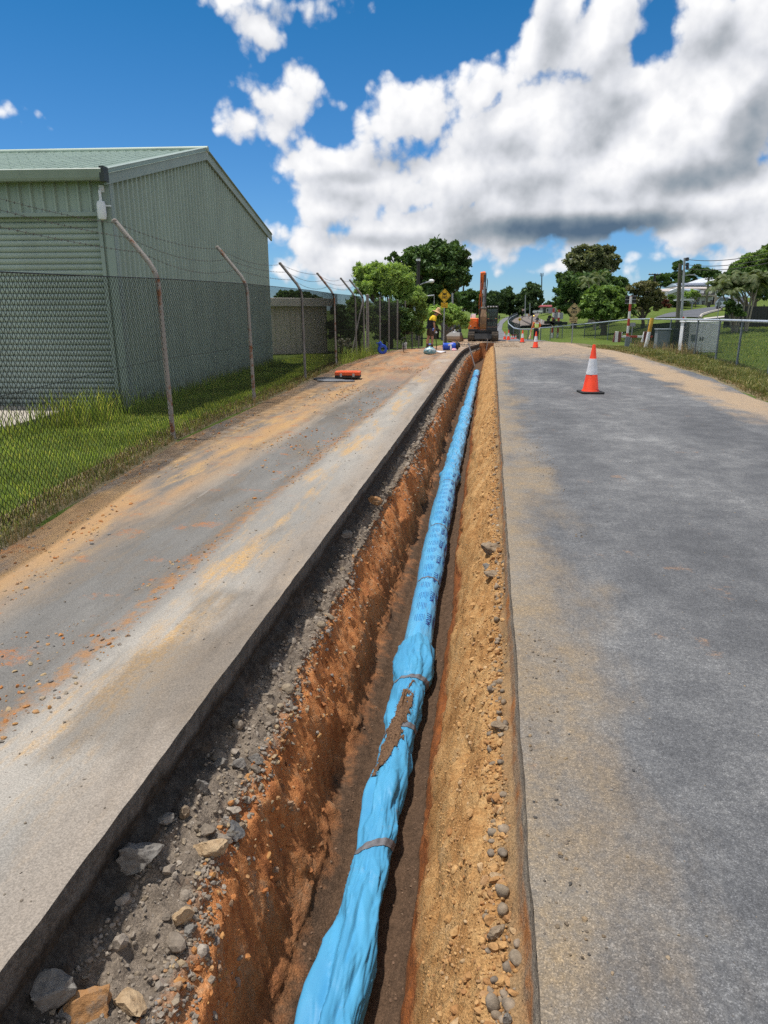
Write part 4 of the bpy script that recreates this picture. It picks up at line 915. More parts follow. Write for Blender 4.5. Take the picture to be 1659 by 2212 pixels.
# ------------------------------------------------------------------ grass beside the fence
M_BLADE = leafmat("grass_blade", (.16, .26, .035), (.25, .37, .055), (.38, .40, .11), .6)
M_DRY = leafmat("dry_grass", (.10, .15, .03), (.26, .20, .08), (.36, .26, .12), .2)
def blades(name, Pp, hgt, wd, material, label, lean=.5):
    n = len(Pp); a = rng.uniform(0, 6.283, n); l = rng.uniform(0, 1, n)*lean; la = rng.uniform(0, 6.283, n)
    dx, dy = np.cos(a)*wd/2, np.sin(a)*wd/2; tx, ty_ = np.cos(la)*l*hgt, np.sin(la)*l*hgt
    z = Pp[:, 2]
    b0 = np.stack([Pp[:, 0]-dx, Pp[:, 1]-dy, z-.01], -1); b1 = np.stack([Pp[:, 0]+dx, Pp[:, 1]+dy, z-.01], -1)
    m0 = np.stack([Pp[:, 0]-dx*.7+tx*.4, Pp[:, 1]-dy*.7+ty_*.4, z+hgt*.6], -1); m1 = np.stack([Pp[:, 0]+dx*.7+tx*.4, Pp[:, 1]+dy*.7+ty_*.4, z+hgt*.6], -1)
    t_ = np.stack([Pp[:, 0]+tx, Pp[:, 1]+ty_, z+hgt*(1-.35*l)], -1)
    Vv = np.stack([b0, b1, m1, m0, t_], 1).reshape(-1, 3); i = np.arange(n)[:, None]*5
    Ff = np.concatenate([np.stack([i+0, i+1, i+2, i+3], -1).reshape(-1, 4), np.stack([i+3, i+2, i+4, i+4], -1).reshape(-1, 4)])
    tri = np.concatenate([np.stack([i+0, i+1, i+2], -1).reshape(-1, 3), np.stack([i+0, i+2, i+3], -1).reshape(-1, 3), np.stack([i+3, i+2, i+4], -1).reshape(-1, 3)])
    return tag(npmesh(name, Vv, tri, material), label, kind='stuff')
def gpts(n, y0, y1, pw, xa, xb):
    Y = y0+(y1-y0)*rng.random(n)**pw; t = rng.random(n); A = xa(Y); B = xb(Y); Xx = A+(B-A)*t
    return np.stack([Xx, Y, ground(Xx, Y)-.02], -1)
wallX = lambda Y: np.where(Y > 10.7, -6.05-.0616*(Y-10.9), np.where(Y > 8.6, -7.4-(10.7-Y)*.0, -8.5))
q = gpts(60000, 3.2, 26, 1.7, wallX, lambda Y: fenceX(Y)+.02); keep = ~((q[:, 0] < -6.3) & (q[:, 1] > 8.75) & (q[:, 1] < 11)); q = q[keep]
hh = (.035+.05*rng.random(len(q)))*(1+.9*np.maximum(fb2(q[:, 0]*1.2, q[:, 1]*1.2, 91, 3), 0)); blades("grass", q, hh, .007+.0007*q[:, 1], M_BLADE, "mown green grass between fence and shed", .8)
q = gpts(9000, 3.0, 26, 1.5, lambda Y: fenceX(Y)-.22, lambda Y: fenceX(Y)+.10+.12*np.maximum(fb2(Y*2.3, Y*0, 17, 4), 0)); blades("fence_grass", q, .04+.12*rng.random(len(q))**2, .006+.0005*q[:, 1], M_DRY, "yellowing grass along the foot of the fence", .8)
q = gpts(2600, 10.9, 21.5, 1.2, lambda Y: wallX(Y)+.03, lambda Y: wallX(Y)+.4); blades("shed_grass", q, .08+.25*rng.random(len(q))**2, .012+0*q[:, 1], M_BLADE, "longer grass against the shed wall", .6)
q = np.concatenate([gpts(700, 21.5, 27, 1, lambda Y: fenceX(Y)-.3, lambda Y: fenceX(Y)+.35), gpts(260, 8.2, 10.9, 1, lambda Y: 0*Y-6.5, lambda Y: 0*Y-6.0), gpts(500, 9, 10.9, 1, lambda Y: 0*Y-6.4, lambda Y: 0*Y-5.6)]); blades("tall_weeds", q, .15+.45*rng.random(len(q))**2, .016+0*q[:, 1], M_BLADE, "tall weeds at the fence and the shed corner", .5)
# ------------------------------------------------------------------ traffic cones
M_CONE = mat("cone_orange", (.85, .060, .015), (.72, .05, .015), 6, .42); M_BLK = mat("black_rubber", (.02, .02, .02), (.035, .033, .03), 20, .7)
M_REFL = mat("white_reflective", (.80, .80, .82), (.66, .66, .67), 9, .35)
def cone(px, py, h, label, scale_rot=0.0):
    q = at(px, py, 0); c = empty("traffic_cone", q, scale_rot, label, "traffic cone", "traffic cones along the trench")
    s = h/.94; r0, r1 = .155*s, .030*s; f = lambda t: r0+(r1-r0)*t
    mb = MB(); a = .225*s
    mb.prism([(-a+.03, -a, .004), (a-.03, -a, .004), (a, -a+.03, .004), (a, a-.03, .004), (a-.03, a, .004), (-a+.03, a, .004), (-a, a-.03, .004), (-a, -a+.03, .004)], (0, 0, .038*s)); mb.build("base", M_BLK, c, bevel=.008)
    zb = .042*s; L = h-zb
    mb = MB(); mb.lathe([(f(0)+.02*s, zb), (f(0)+.012*s, zb+.02*s), (f(.03), zb+.04*s), (f(1), h-.012), (f(1)*.8, h), (f(1)*.55, h), (f(1)*.5, h-.03)], 32); mb.build("body", M_CONE, c, True)
    mb = MB(); mb.lathe([(f(.36)+.0005, zb+.36*L), (f(.36)+.004, zb+.362*L), (f(.70)+.004, zb+.698*L), (f(.70)+.0005, zb+.70*L)], 32, cap=False); mb.build("reflective_band", M_REFL, c, True)
    return c
cone(1275, 849, .95, "nearest and largest orange traffic cone alone on the asphalt", .15)
cone(1156.5, 752, .79, "orange traffic cone just in front of the worker in the lime vest", .4)
cone(1128, 740, .80, "orange traffic cone between the lime vest worker and the digger", .1)
cone(1098, 735, .70, "orange traffic cone overlapping a slightly farther one beside the digger", .3)
cone(1090, 734, .60, "farther small orange cone partly behind another beside the digger", .2)
for i, (px, py) in enumerate([(1105.5, 732.5), (1109.5, 732.8), (1114.2, 732.3)]):
    cone(px, py, .34, ["tiny pale cone in the middle of a row of three", "tiny cone at the digger end of a row of three", "tiny orange cone nearest the worker in a row of three"][(1, 0, 2)[i]])

# ------------------------------------------------------------------ things left on the verge
q = at(752, 819); tc = empty("tool_case", q+Vector((0, 0, .02)), R(6), "flat orange tool case with black base lying on the verge", "tool case")
mb = MB(); mb.box((0, 0, .05), (.60, .44, .07)); mb.build("lower_shell", M_BLK, tc, bevel=.015)
mb = MB(); mb.box((0, 0, .125), (.60, .44, .075)); mb.box((0, 0, .168), (.44, .28, .012)); mb.build("upper_shell", mat("case_orange", (.80, .13, .03), (.65, .10, .025), 6, .5), tc, bevel=.018)
for x_ in (-.15, .15):
    mb = MB(); mb.box((x_, -.228, .09), (.05, .014, .075)); mb.build("latch", mat("grey_latch", (.45, .44, .42), None, 10, .4), tc, bevel=.003)
def disc(name, px, py, rx, ry, h, material, label, cat):
    q = at(px, py); mb = MB(); mb.lathe([(1, 0), (1, h*.7), (.97, h), (.5, h*1.02)], 36); o = mb.build(name, material, None, True); o.location = q+Vector((0, 0, .012)); o.scale = (rx, ry, 1); return tag(o, label, cat)
disc("rubber_mat", 704, 820, .30, .34, .02, M_BLK, "black rubber disc lying by the fence foot", "lid"); disc("access_lid", 716, 823.5, .34, .25, .022, mat("lid_grey", (.16, .165, .18), (.11, .115, .12), 20, .6), "grey round access lid in front of the black disc", "lid"); disc("valve_lid", 750, 824.5, .18, .16, .02, mat("lid_iron", (.14, .14, .15), (.1, .1, .11), 20, .6), "small iron valve lid in front of the orange tool case", "lid")
# blue valve body standing by the fence
M_PBL = mat("fitting_blue", (.02, .085, .52), (.015, .06, .40), 6, .4)
q = at(826, 765); vb = empty("pipe_fitting", q, R(20), "blue pipe elbow fitting standing on end by the fence", "pipe fitting")
mb = MB(); mb.lathe([(.10, -.10), (.20, -.10), (.22, -.07), (.22, .05), (.19, .08), (.12, .08), (.12, -.06)], 28, (0, 0, .22), 'Y', cap=False); mb.build("ring_body", M_PBL, vb, True)
mb = MB(); mb.tube([(-.05, 0, .38), (-.16, 0, .52)], [.10, .11], 16); mb.lathe([(.13, 0), (.13, .04)], 16, (-.16, 0, .48)); mb.build("branch", M_PBL, vb, True)
vb.scale = (.82, .82, .82)
# cut-off saw
q = at(872, 762); sw = empty("cutoff_saw", q, R(8), "black and white cut off saw standing on its blade guard", "power saw")
mb = MB(); mb.lathe([(.0, -.012), (.17, -.012), (.175, 0), (.17, .012), (0, .012)], 32, (0, -.03, .19), 'X'); mb.build("blade", M_BLK, sw, True)
mb = MB(); mb.box((.03, .12, .24), (.17, .34, .20)); mb.box((.09, .05, .34), (.09, .26, .10)); mb.build("motor_body", mat("saw_white", (.62, .62, .60), (.18, .17, .16), 14, .5, lo=.45, hi=.55), sw, bevel=.025)
mb = MB(); mb.tube([(-.1, .0, .30), (-.1, -.02, .52), (-.02, -.02, .585), (.07, 0, .56), (.1, .1, .42)], .016, 8); mb.tube([(.02, .26, .25), (.02, .42, .28), (.02, .42, .16), (.02, .28, .14)], .018, 8); mb.build("handle", M_BLK, sw, True)
mb = MB(); pts = [(-.03, -.03+.2*math.cos(a), .19+.2*math.sin(a)) for a in np.linspace(.2, 2.9, 14)]; mb.tube(pts, .02, 8); mb.build("blade_guard", M_BLK, sw, True)
# blue coupling lying on its side with black cap
q0 = at(957, 757); q1 = at(984, 752); sc_ = mpu(q0.y)
pf = empty("pipe_fitting", q0, .22, "blue pipe coupling with a black cap lying near the trench edge", "pipe fitting")
mb = MB(); mb.lathe([(.10, 0), (.155, 0), (.16, .02), (.15, .04), (.15, .34), (.165, .36), (.165, .48), (.14, .52), (.1, .52)], 28, (0, 0, .16), 'X'); mb.build("body", M_PBL, pf, True)
mb = MB(); mb.box((.26, -.13, .23), (.14, .05, .06)); mb.build("sticker", M_REFL, pf)
mb = MB(); mb.lathe([(.12, 0), (.17, .02), (.17, .09), (.10, .14)], 24, (.52, 0, .18), 'X'); mb.tube([(.58, 0, .3), (.66, 0, .30), (.7, -.02, .12)], .04, 8); mb.build("cap", M_BLK, pf, True)
# bag of tools, sheet of paper, marker cans
def crumpled(name, q, sx, sy, sz, material, seed, label, cat, rzv=0):
    bm = bmesh.new(); bmesh.ops.create_icosphere(bm, subdivisions=4, radius=1); Vb = np.array([v.co[:] for v in bm.verts]); Fb = np.array([[v.index for v in f.verts] for f in bm.faces]); bm.free()
    Vb = Vb*(1+.22*fb2(Vb[:, 0]*2.2+seed, Vb[:, 1]*2.2+Vb[:, 2]*1.7, seed, 4)-.10*np.abs(fb2(Vb[:, 0]*4+seed, Vb[:, 2]*4+Vb[:, 1]*3, seed+3, 3)))[:, None]
    Vb[:, 2] = np.maximum(Vb[:, 2], -.55); o = npmesh(name, Vb*np.array([sx, sy, sz]), Fb, material, smooth=True); o.location = q+Vector((0, 0, sz*.52)); o.rotation_euler.z = rzv; return tag(o, label, cat)
crumpled("plastic_bag", at(928, 764), .25, .20, .17, mat("teal_film", (.13, .30, .34), (.42, .50, .52), 9, .35, lo=.42, hi=.6), 3, "crumpled teal plastic bag on the dirt before the stooping worker", "plastic bag")
crumpled("blue_cloth", at(929, 754.5)+Vector((.0, 0, .16)), .10, .09, .06, mat("blue_cloth", (.05, .07, .34), (.08, .12, .45), 12, .8), 9, "small blue cloth lying on top of the teal bag", "cloth")
q = at(948, 761); pp = npmesh("paper_sheet", [(-.28+.56*i/8, -.16+.32*j/5, .03+.03*math.sin(i*.9+j)) for j in range(6) for i in range(9)], gridfaces(6, 9), mat("paper_grey", (.62, .62, .64), (.5, .5, .54), 8, .8)); pp.location = q; md = pp.modifiers.new("t", 'SOLIDIFY'); md.thickness = .004; tag(pp, "pale plastic sheet spread beside the teal bag", "sheet")
q = at(974, 758); mb = MB(); mb.lathe([(.03, 0), (.033, .01), (.033, .17), (.02, .2), (.015, .23), (0, .232)], 14); o = mb.build("spray_can", M_REFL, None, True); o.location = q; tag(o, "white spray can standing by the blue coupling", "spray can")
crumpled("pink_tape", at(981, 757.5), .12, .10, .06, mat("pink_tape", (.75, .25, .33), (.7, .5, .55), 14, .7), 14, "tangle of pink marking tape by the white spray can", "marking tape")
# red cylinder and digging bar by the worker
q = at(923, 752); gb = empty("gas_bottle", q+Vector((0, .15, 0)), 0, "small red gas bottle behind the stooping worker", "gas bottle"); mb = MB(); mb.lathe([(.05, 0), (.065, .02), (.065, .34), (.05, .39), (.025, .41)], 18); mb.build("body", mat("bottle_red", (.55, .04, .03), (.4, .03, .02), 8, .5), gb, True); mb = MB(); mb.lathe([(.02, .41), (.02, .45), (.03, .46), (.03, .48)], 10); mb.build("valve", M_BLK, gb, True)
# steel bars leaning in the trench
M_BAR = mat("bar_steel", (.05, .055, .065), (.10, .07, .05), 12, .6)
a_ = atY(1013, 746, 33.2); b_ = atY(1025, 789, 30.6); mb = MB(); mb.tube([a_+(a_-b_)*.1, b_-(a_-b_).normalized()*.15], .03, 8); mb.tube([b_-(a_-b_).normalized()*.1, b_-(a_-b_).normalized()*.3], [.03, .012], 8); tag(mb.build("steel_bar", M_BAR, None, True), "blue grey steel bar leaning from the ledge down to the pipe end", "bar")
a_ = atY(1053.5, 733, TEND-.4); b_ = atY(1050, 757, TEND-2.2); mb = MB(); mb.tube([a_, a_.lerp(b_, .5)+Vector((.02, 0, -.03)), b_], .022, 8); mb.tube([a_, a_+Vector((-.08, .3, .02))], .02, 6); tag(mb.build("survey_staff", M_BAR, None, True), "thin dark staff hanging in the far end of the trench", "staff")

# ------------------------------------------------------------------ signs
M_YEL = mat("sign_yellow", (.83, .50, .02), (.74, .44, .02), 5, .45); M_CREAM = mat("faded_yellow", (.46, .36, .17), (.38, .29, .13), 3, .6); M_SBLK = mat("sign_black", (.012, .012, .012), None, 10, .5); M_GALV = mat("galvanised", (.36, .37, .39), (.27, .28, .30), 10, .5, metal=.5)
M_SBACK = mat("sign_back", (.33, .34, .36), (.27, .28, .30), 8, .5, metal=.4)
def textmesh(body, size, material, parent, loc, name="lettering"):
    cu = bpy.data.curves.new("t", 'FONT'); cu.body = body; cu.size = size; cu.align_x = 'CENTER'; cu.extrude = .001; cu.resolution_u = 2
    o = bpy.data.objects.new("t", cu); COL.objects.link(o); bpy.context.view_layer.update()
    me = bpy.data.meshes.new_from_object(o.evaluated_get(bpy.context.evaluated_depsgraph_get())); bpy.data.objects.remove(o); bpy.data.curves.remove(cu)
    o = link(name, me, material, parent); o.location = loc; o.rotation_euler = (math.pi/2, 0, 0); return o
def crossing_sign(px, py, half, Y, pl, face, label, txt, pole_base=None):
    """diamond warning plate with the crossing and lamps symbol, arrow plate below, on one pole"""
    k = mpu(Y); C_ = atY(px, py, Y); hz = half*k; z0 = gz(C_.x, Y)
    s = empty("crossing_warning_sign", (C_.x, Y, z0), 0, label, "road sign"); H_ = C_.z-z0
    mb = MB(); r_ = .10*hz
    mb.prism([(0, 0, H_-hz), (r_, 0, H_-hz+r_*.5), (hz, 0, H_), (r_, 0, H_+hz-r_*.5), (0, 0, H_+hz), (-r_, 0, H_+hz-r_*.5), (-hz, 0, H_), (-r_, 0, H_-hz+r_*.5)], (0, .012, 0)); mb.build("diamond_plate", face, s)
    mb = MB(); w = hz*.045; e = hz*.93
    for i in range(4):
        a = [(0, -e), (e, 0), (0, e), (-e, 0)][i]; b_ = [(e, 0), (0, e), (-e, 0), (0, -e)][i]; u = Vector((a[0], 0, a[1])); v = Vector((b_[0], 0, b_[1])); mb.hexa([(u.x, -.004, H_+u.z), (v.x, -.004, H_+v.z), (v.x*.94, -.004, H_+v.z*.94), (u.x*.94, -.004, H_+u.z*.94)], [(u.x, -.001, H_+u.z), (v.x, -.001, H_+v.z), (v.x*.94, -.001, H_+v.z*.94), (u.x*.94, -.001, H_+u.z*.94)])
    for sg_ in (1, -1):
        a = math.radians(27)*sg_; mb.box((0, -.005, H_+hz*.24), (hz*.78, .006, hz*.13), Matrix.Rotation(-a, 3, 'Y'))
        mb.lathe([(hz*.10, -.003), (hz*.185, -.003), (hz*.185, .0), (hz*.10, 0), (hz*.10, -.003)], 20, (sg_*hz*.235, -.004, H_-hz*.26), 'Y', cap=False)
    mb.box((0, -.005, H_-hz*.08), (hz*.055, .006, hz*.80)); mb.box((0, -.0085, H_-hz*.26), (hz*.3, .004, hz*.05)); mb.build("crossing_symbol", M_SBLK, s)
    w_, h_, dy = pl[0]*k, pl[1]*k, pl[2]*k; zc_ = H_-dy
    mb = MB(); mb.box((0, .006, zc_), (w_, .012, h_)); mb.build("arrow_plate", face, s, bevel=.002)
    mb = MB(); mb.box((-w_*.06, -.004, zc_-h_*.28), (w_*.5, .004, h_*.09)); mb.prism([(w_*.2, -.006, zc_-h_*.16), (w_*.2, -.006, zc_-h_*.40), (w_*.38, -.006, zc_-h_*.28)], (0, .004, 0)); mb.build("arrow", M_SBLK, s)
    textmesh(txt[0], h_*.26, M_SBLK, s, (0, -.005, zc_+h_*.22)); textmesh(txt[1], h_*.26, M_SBLK, s, (0, -.005, zc_-h_*.06))
    mb = MB(); mb.tube([(0, .045, -.2), (0, .045, H_+hz*.5)], .032, 10); mb.build("pole", M_GALV, s, True); return s
crossing_sign(960.3, 638.6, 14.6, 37.5, (15, 11, 20.6), M_YEL, "bright yellow railway crossing warning sign behind the stooping worker", ("ON", "SIDE ROAD"))
crossing_sign(1240.2, 670, 15, 47, (17.5, 12.5, 20.5), M_CREAM, "faded railway crossing warning sign beyond the low fence", ("ON", "SIDE ROAD"))

# ------------------------------------------------------------------ low fence by the railway
M_FW = mat("bluegrey_wire", (.15, .19, .205), (.11, .14, .155), 30, .5, metal=.3); M_RAIL = mat("galvanised_rail", (.50, .545, .60), (.40, .44, .49), 6, .45, metal=.3); M_FP = mat("galvanised_post", (.17, .20, .23), (.12, .14, .16), 8, .6)
bp = [(1720, 832), (1659, 811), (1590.7, 793), (1545, 780), (1499.7, 768), (1443, 756), (1395, 747), (1354, 739.5), (1312, 734.5), (1285, 731.5), (1261.7, 729), (1235, 729.5), (1214, 730), (1194.5, 731)]
gp = [at(*q) for q in bp]; low = empty("rail_side_fence", (0, 0, 0), 0, "low chain link fence with a pale top rail beside the road", "fence")
tops = [Vector((q.x, q.y, atY(bx_, by_, q.y).z)) for q, (bx_, by_) in zip(gp, [(1720, 698), (1659, 695.5), (1590.7, 693), (1545, 691.5), (1499.7, 690.8), (1443, 689.6), (1395, 689), (1354, 690.2), (1312, 694.5), (1285, 697.5), (1261.7, 699.6), (1235, 702), (1214, 704.5), (1194.5, 706.6)])]
mb = MB(); mb.tube(tops, .040, 10); mb.build("top_rail", M_RAIL, low, True)
hgt_ = np.mean([(t.z-q.z) for q, t in zip(gp, tops)])
gfine = [(a.lerp(b_, t)) for a, b_ in zip(gp[:-1], gp[1:]) for t in np.linspace(0, 1, 8, endpoint=False)]+[gp[-1]]
tz_ = lambda i: None
sp_i = min(i for i, q in enumerate(gfine) if q.y > 29)
netting("wire_mesh", [tuple(q) for q in gfine[:sp_i+1]], 1.18, .036, .0030, M_FW, low)
netting("wire_mesh", [tuple(q) for q in gfine[sp_i:]], 1.18, .045, .0062, mat("teal_wire", (.07, .105, .11), (.05, .075, .08), 30, .6), low)
for i, (q, t) in enumerate(zip(gp, tops)):
    mb = MB(); mb.tube([(q.x, q.y, q.z-.1), (t.x, t.y, t.z-.03)], .03, 10); mb.lathe([(.042, 0), (.045, .05), (.03, .07)], 10, (t.x, t.y, t.z-.03)); mb.build("post", M_FP, low, True)
fbp = [((1188, 738), (1188, 707)), ((1167, 739), (1167, 708.5)), ((1140, 740), (1142, 711.5)), ((1122, 739), (1124, 711.5)), ((1109, 733), (1112, 708.5)), ((1098, 722), (1101, 699)), ((1097, 712), (1097, 692)), ((1103, 701), (1103, 686)), ((1112, 694), (1112, 681.5)), ((1124, 687), (1124, 677.5))]
gp2 = [at(a[0], a[1]-4.5) for a, _ in fbp]; tp2 = [Vector((q.x, q.y, max(atY(b_[0], b_[1], q.y).z, q.z+.7))) for q, (_, b_) in zip(gp2, fbp)]
fr_ = empty("pedestrian_fence", (0, 0, 0), 0, "curving low fence leading to the railway crossing", "fence"); mb = MB(); mb.tube(tp2, .045, 8); mb.build("top_rail", M_RAIL, fr_, True)
netting("wire_mesh", [tuple(a.lerp(b_, t)) for a, b_ in zip(gp2[:-1], gp2[1:]) for t in np.linspace(0, 1, 5, endpoint=False)], 1.1, .06, .004, M_FW, fr_)
for q, t in zip(gp2, tp2):
    mb = MB(); mb.tube([(q.x, q.y, q.z-.1), (t.x, t.y, t.z)], .035, 8); mb.build("post", M_FP, fr_, True)
# weeds and clippings along the low fence
gx = np.array([(q.x, q.y) for q in gp])[::-1]; o_ = np.argsort(gx[:, 1]); FXr = lambda Y: np.interp(Y, gx[o_, 1], gx[o_, 0])
def wpts(n, y0, y1, a, b_):
    Y = y0+(y1-y0)*rng.random(n)**1.2; r0 = roadR(Y); f0 = np.minimum(FXr(Y), r0+4); t = a+(b_-a)*rng.random(n); Xx = r0+(f0-r0)*t; return np.stack([Xx, Y, ground(Xx, Y)-.02], -1)
q = wpts(24000, 13.5, 41, .04, 1.15); hh = (.05+.10*rng.random(len(q)))*(1+1.5*np.maximum(fb2(q[:, 0], q[:, 1], 131, 3), 0)); blades("fence_weeds", q, hh, .012+.0005*q[:, 1], leafmat("weed_blade", (.10, .14, .025), (.17, .20, .045), (.32, .27, .11), .3), "green weeds along the low fence by the road", .8)
q = wpts(14000, 13.5, 41, -.05, .6); blades("dry_clippings", q, .02+.06*rng.random(len(q)), .012+.0004*q[:, 1], M_DRY, "dry yellow clippings along the road edge", 1.3)
q = wpts(900, 27, 42, .6, 1.1); blades("seeding_grass", q, 1*(.2+.4*rng.random(len(q))**2), .018+0*q[:, 1], leafmat("seed_grass", (.14, .17, .05), (.34, .26, .12), (.30, .17, .09), .2), "tall seeding grass before the low fence", .5)
def lawn(n, x0, x1, y0, y1, pw):
    Y = y0+(y1-y0)*rng.random(n)**pw; Xx = x0+(x1-x0)*rng.random(n); k = Xx > FXr(Y)+.05; Xx, Y = Xx[k], Y[k]; return np.stack([Xx, Y, ground(Xx, Y)-.02], -1)
q = lawn(30000, 6.8, 24, 15, 55, 1.3); blades("lawn_grass", q, .05+.06*rng.random(len(q)), .02+.0006*q[:, 1], M_BLADE, "green lawn behind the low fence", .8)

# ------------------------------------------------------------------ trackside boxes and crossing gear behind the low fence
M_CAB = mat("white_cabinet", (.86, .87, .88), (.74, .75, .76), 2, .5); M_CABG = mat("green_grey_cabinet", (.20, .235, .245), (.16, .19, .2), 3, .6)
def cabinet(px0, px1, pyb, pyt, Y, depth, material, label, door=True, rzv=0.0):
    a = atY(px0, pyb, Y); b_ = atY(px1, pyb, Y); w_ = (b_-a).length; c = (a+b_)/2; z0 = gz(c.x, Y); h_ = atY((px0+px1)/2, pyt, Y).z-z0
    e = empty("trackside_cabinet", (c.x, Y, z0-.05), rzv, label, "cabinet"); mb = MB(); mb.box((0, depth/2, h_/2+.05), (w_, depth, h_)); mb.build("body", material, e, bevel=.02)
    mb = MB(); mb.box((0, depth/2, h_+.075), (w_+.08, depth+.08, .05)); mb.build("lid", material, e, bevel=.012)
    if door:
        for k_ in (0, 1):
            mb = MB(); mb.box((-w_/4+k_*w_/2, -.008, h_/2+.05), (w_/2-.05, .014, h_-.16)); dd = mb.build("door", material, e, bevel=.006)
            mb = MB(); mb.box((-.05 if k_ == 0 else .05, -.03, h_/2), (.03, .04, .14)); mb.build("handle", M_SBLK, dd)
    return e, w_, h_
cw, w_, h_ = cabinet(1475, 1549, 757, 696.5, 30.0, .8, M_CAB, "white steel trackside cabinet behind the low fence")
mb = MB(); mb.box((-.28, -.022, h_*.53), (.22, .02, .26)); mb.build("meter_panel", M_CABG, cw, bevel=.004)
cabinet(1418, 1446, 748, 713, 33.0, .6, M_CABG, "grey green trackside cabinet beside the white one", False)
e, w_, h_ = cabinet(1456, 1474, 735, 713, 33.5, .3, M_CABG, "small grey box on a post between the two cabinets", False)
# boom gate lying level with striped ends
M_STR = None
def stripe_mat(name, c1, c2, scale, axis='X', rough=.5):
    m, g, b = newmat(name); x, y, z = g.xyz(g.coord()); v = {'X': x, 'Y': y, 'Z': z}[axis]
    g.put(b.inputs['Base Color'], g.mix(g.math('GREATER_THAN', g.math('FRACT', g.math('MULTIPLY', v, scale)), .5), c1, c2)); b.inputs['Roughness'].default_value = rough; return m
M_RW = stripe_mat("red_white_bands", (.68, .67, .65), (.40, .05, .03), 1.35, 'Z'); M_RWX = stripe_mat("red_white_boom", (.7, .69, .67), (.35, .05, .03), .9, 'X')
Yb = 38.0; a = atY(1328, 727, Yb); b_ = atY(1410, 722, Yb); z0 = gz(a.x, Yb)
bg_ = empty("boom_barrier", (a.x, Yb, a.z), 0, "white boom barrier lying level behind the low fence", "boom barrier"); Lb = (b_-a).length
mb = MB(); mb.box((Lb/2, 0, 0), (Lb, .06, .10)); mb.build("boom", M_RWX, bg_, bevel=.01)
for x_ in (0, Lb*.76):
    mb = MB(); mb.prism([(x_-.1, -.07, -.28), (x_+.28, -.07, -.28), (x_+.36, -.07, .22), (x_, -.07, .26)], (0, .14, 0)); mb.build("counterweight", stripe_mat("striped_weight", (.72, .72, .70), (.16, .05, .04), 3.2, 'X'), bg_, bevel=.01)
mb = MB(); mb.box((Lb*.35, .02, (z0-a.z)/2), (.22, .22, a.z-z0)); mb.build("pedestal", M_CABG, bg_, bevel=.01)
# yellow topped white marker post
a = atY(1395, 746, 35.5); t = atY(1409, 688, 35.5); mp = empty("marker_post", (a.x, 35.5, a.z-.1), 0, "leaning white marker post with a yellow top behind the low fence", "marker post")
d_ = t-a; mb = MB(); mb.tube([(0, 0, 0), tuple(d_*.55+Vector((0, 0, .05)))], .085, 12); mb.build("lower_tube", M_REFL, mp, True); mb = MB(); mb.tube([tuple(d_*.55+Vector((0, 0, .05))), tuple(d_+Vector((0, 0, .12)))], .09, 12); mb.build("upper_tube", mat("marker_yellow", (.62, .36, .05), (.5, .27, .04), 6, .5), mp, True)
# back of a crossing signal: dark board on a banded pole
def banded_pole(px, pyb, pyt, Y, r, name, label, cat):
    b_ = atY(px, pyb, Y); z0 = gz(b_.x, Y); h_ = atY(px, pyt, Y).z-z0; e = empty(name, (b_.x, Y, z0), 0, label, cat); mb = MB(); mb.tube([(0, 0, -.2), (0, 0, h_)], r, 12); mb.build("pole", M_RW, e, True); return e, h_
e, h_ = banded_pole(1354, 737, 639, 39.5, .065, "crossing_signal", "crossing signal with a black board on a red and white banded pole", "crossing signal")
k = mpu(39.5); mb = MB(); mb.box((0, .06, h_-8*k), (22.5*k, .03, 16*k)); mb.build("board", M_SBLK, e)
for j in range(3):
    mb = MB(); mb.box((0, .03, h_-.3*k-j*7.6*k), (23*k, .03, 1.1*k)); mb.build("batten", M_GALV, e)
e2 = at(1370, 735); e2 = empty("notice_sign", (atY(1367, 701, 40).x, 40, gz(13, 40)), 0, "small pale notice board seen through the low fence", "sign"); k = mpu(40); zt_ = atY(1367, 701, 40).z-gz(13, 40); mb = MB(); mb.box((0, 0, zt_), (11*k, .02, 8*k)); mb.build("board", M_SBACK, e2); mb = MB(); mb.tube([(0, .03, -.1), (0, .03, zt_)], .025, 8); mb.build("pole", M_GALV, e2)
# flashing light assemblies seen from behind
for px, pt, pb, lab, boards, discs in [(1193, 666, 716, "crossing light post with two round black targets and grey boards", [(1193.5, 670, 17, 10.5), (1200, 681.5, 13, 15)], [(1187, 685, 4.1), (1196.6, 699.4, 4.5)]),
                                     (1205, 669, 716, "crossing light post with one round black target and a low grey board", [(1211.5, 682.5, 11, 14)], [(1210.6, 699.4, 4.8)])]:
    Yc = 56.0; e, h_ = banded_pole(px, pb, pt, Yc, .075, "crossing_lights", lab, "crossing lights"); k = mpu(Yc); z0 = e.location.z
    for bx_, by_, bw, bh in boards:
        c_ = atY(bx_, by_, Yc); mb = MB(); mb.box((c_.x-e.location.x, .12+.03*len(boards), c_.z-z0), (bw*k, .03, bh*k)); mb.build("board", M_SBACK, e)
    for dx_, dy_, r_ in discs:
        c_ = atY(dx_, dy_, Yc); mb = MB(); mb.lathe([(0, -.03), (r_*k, -.03), (r_*k, .02), (.5*r_*k, .1), (0, .12)], 24, (c_.x-e.location.x, -.16, c_.z-z0), 'Y'); mb.tube([(0, -.12, c_.z-z0), (c_.x-e.location.x, -.12, c_.z-z0)], .03, 6); mb.build("light_target", M_SBLK, e, True)
    mb = MB(); mb.box((0, -.1, h_*.52), (1.3, .18, .22)); mb.box((-.35, -.12, h_*.6), (.22, .3, .28)); mb.build("lamp_bracket", M_SBLK, e, bevel=.02)
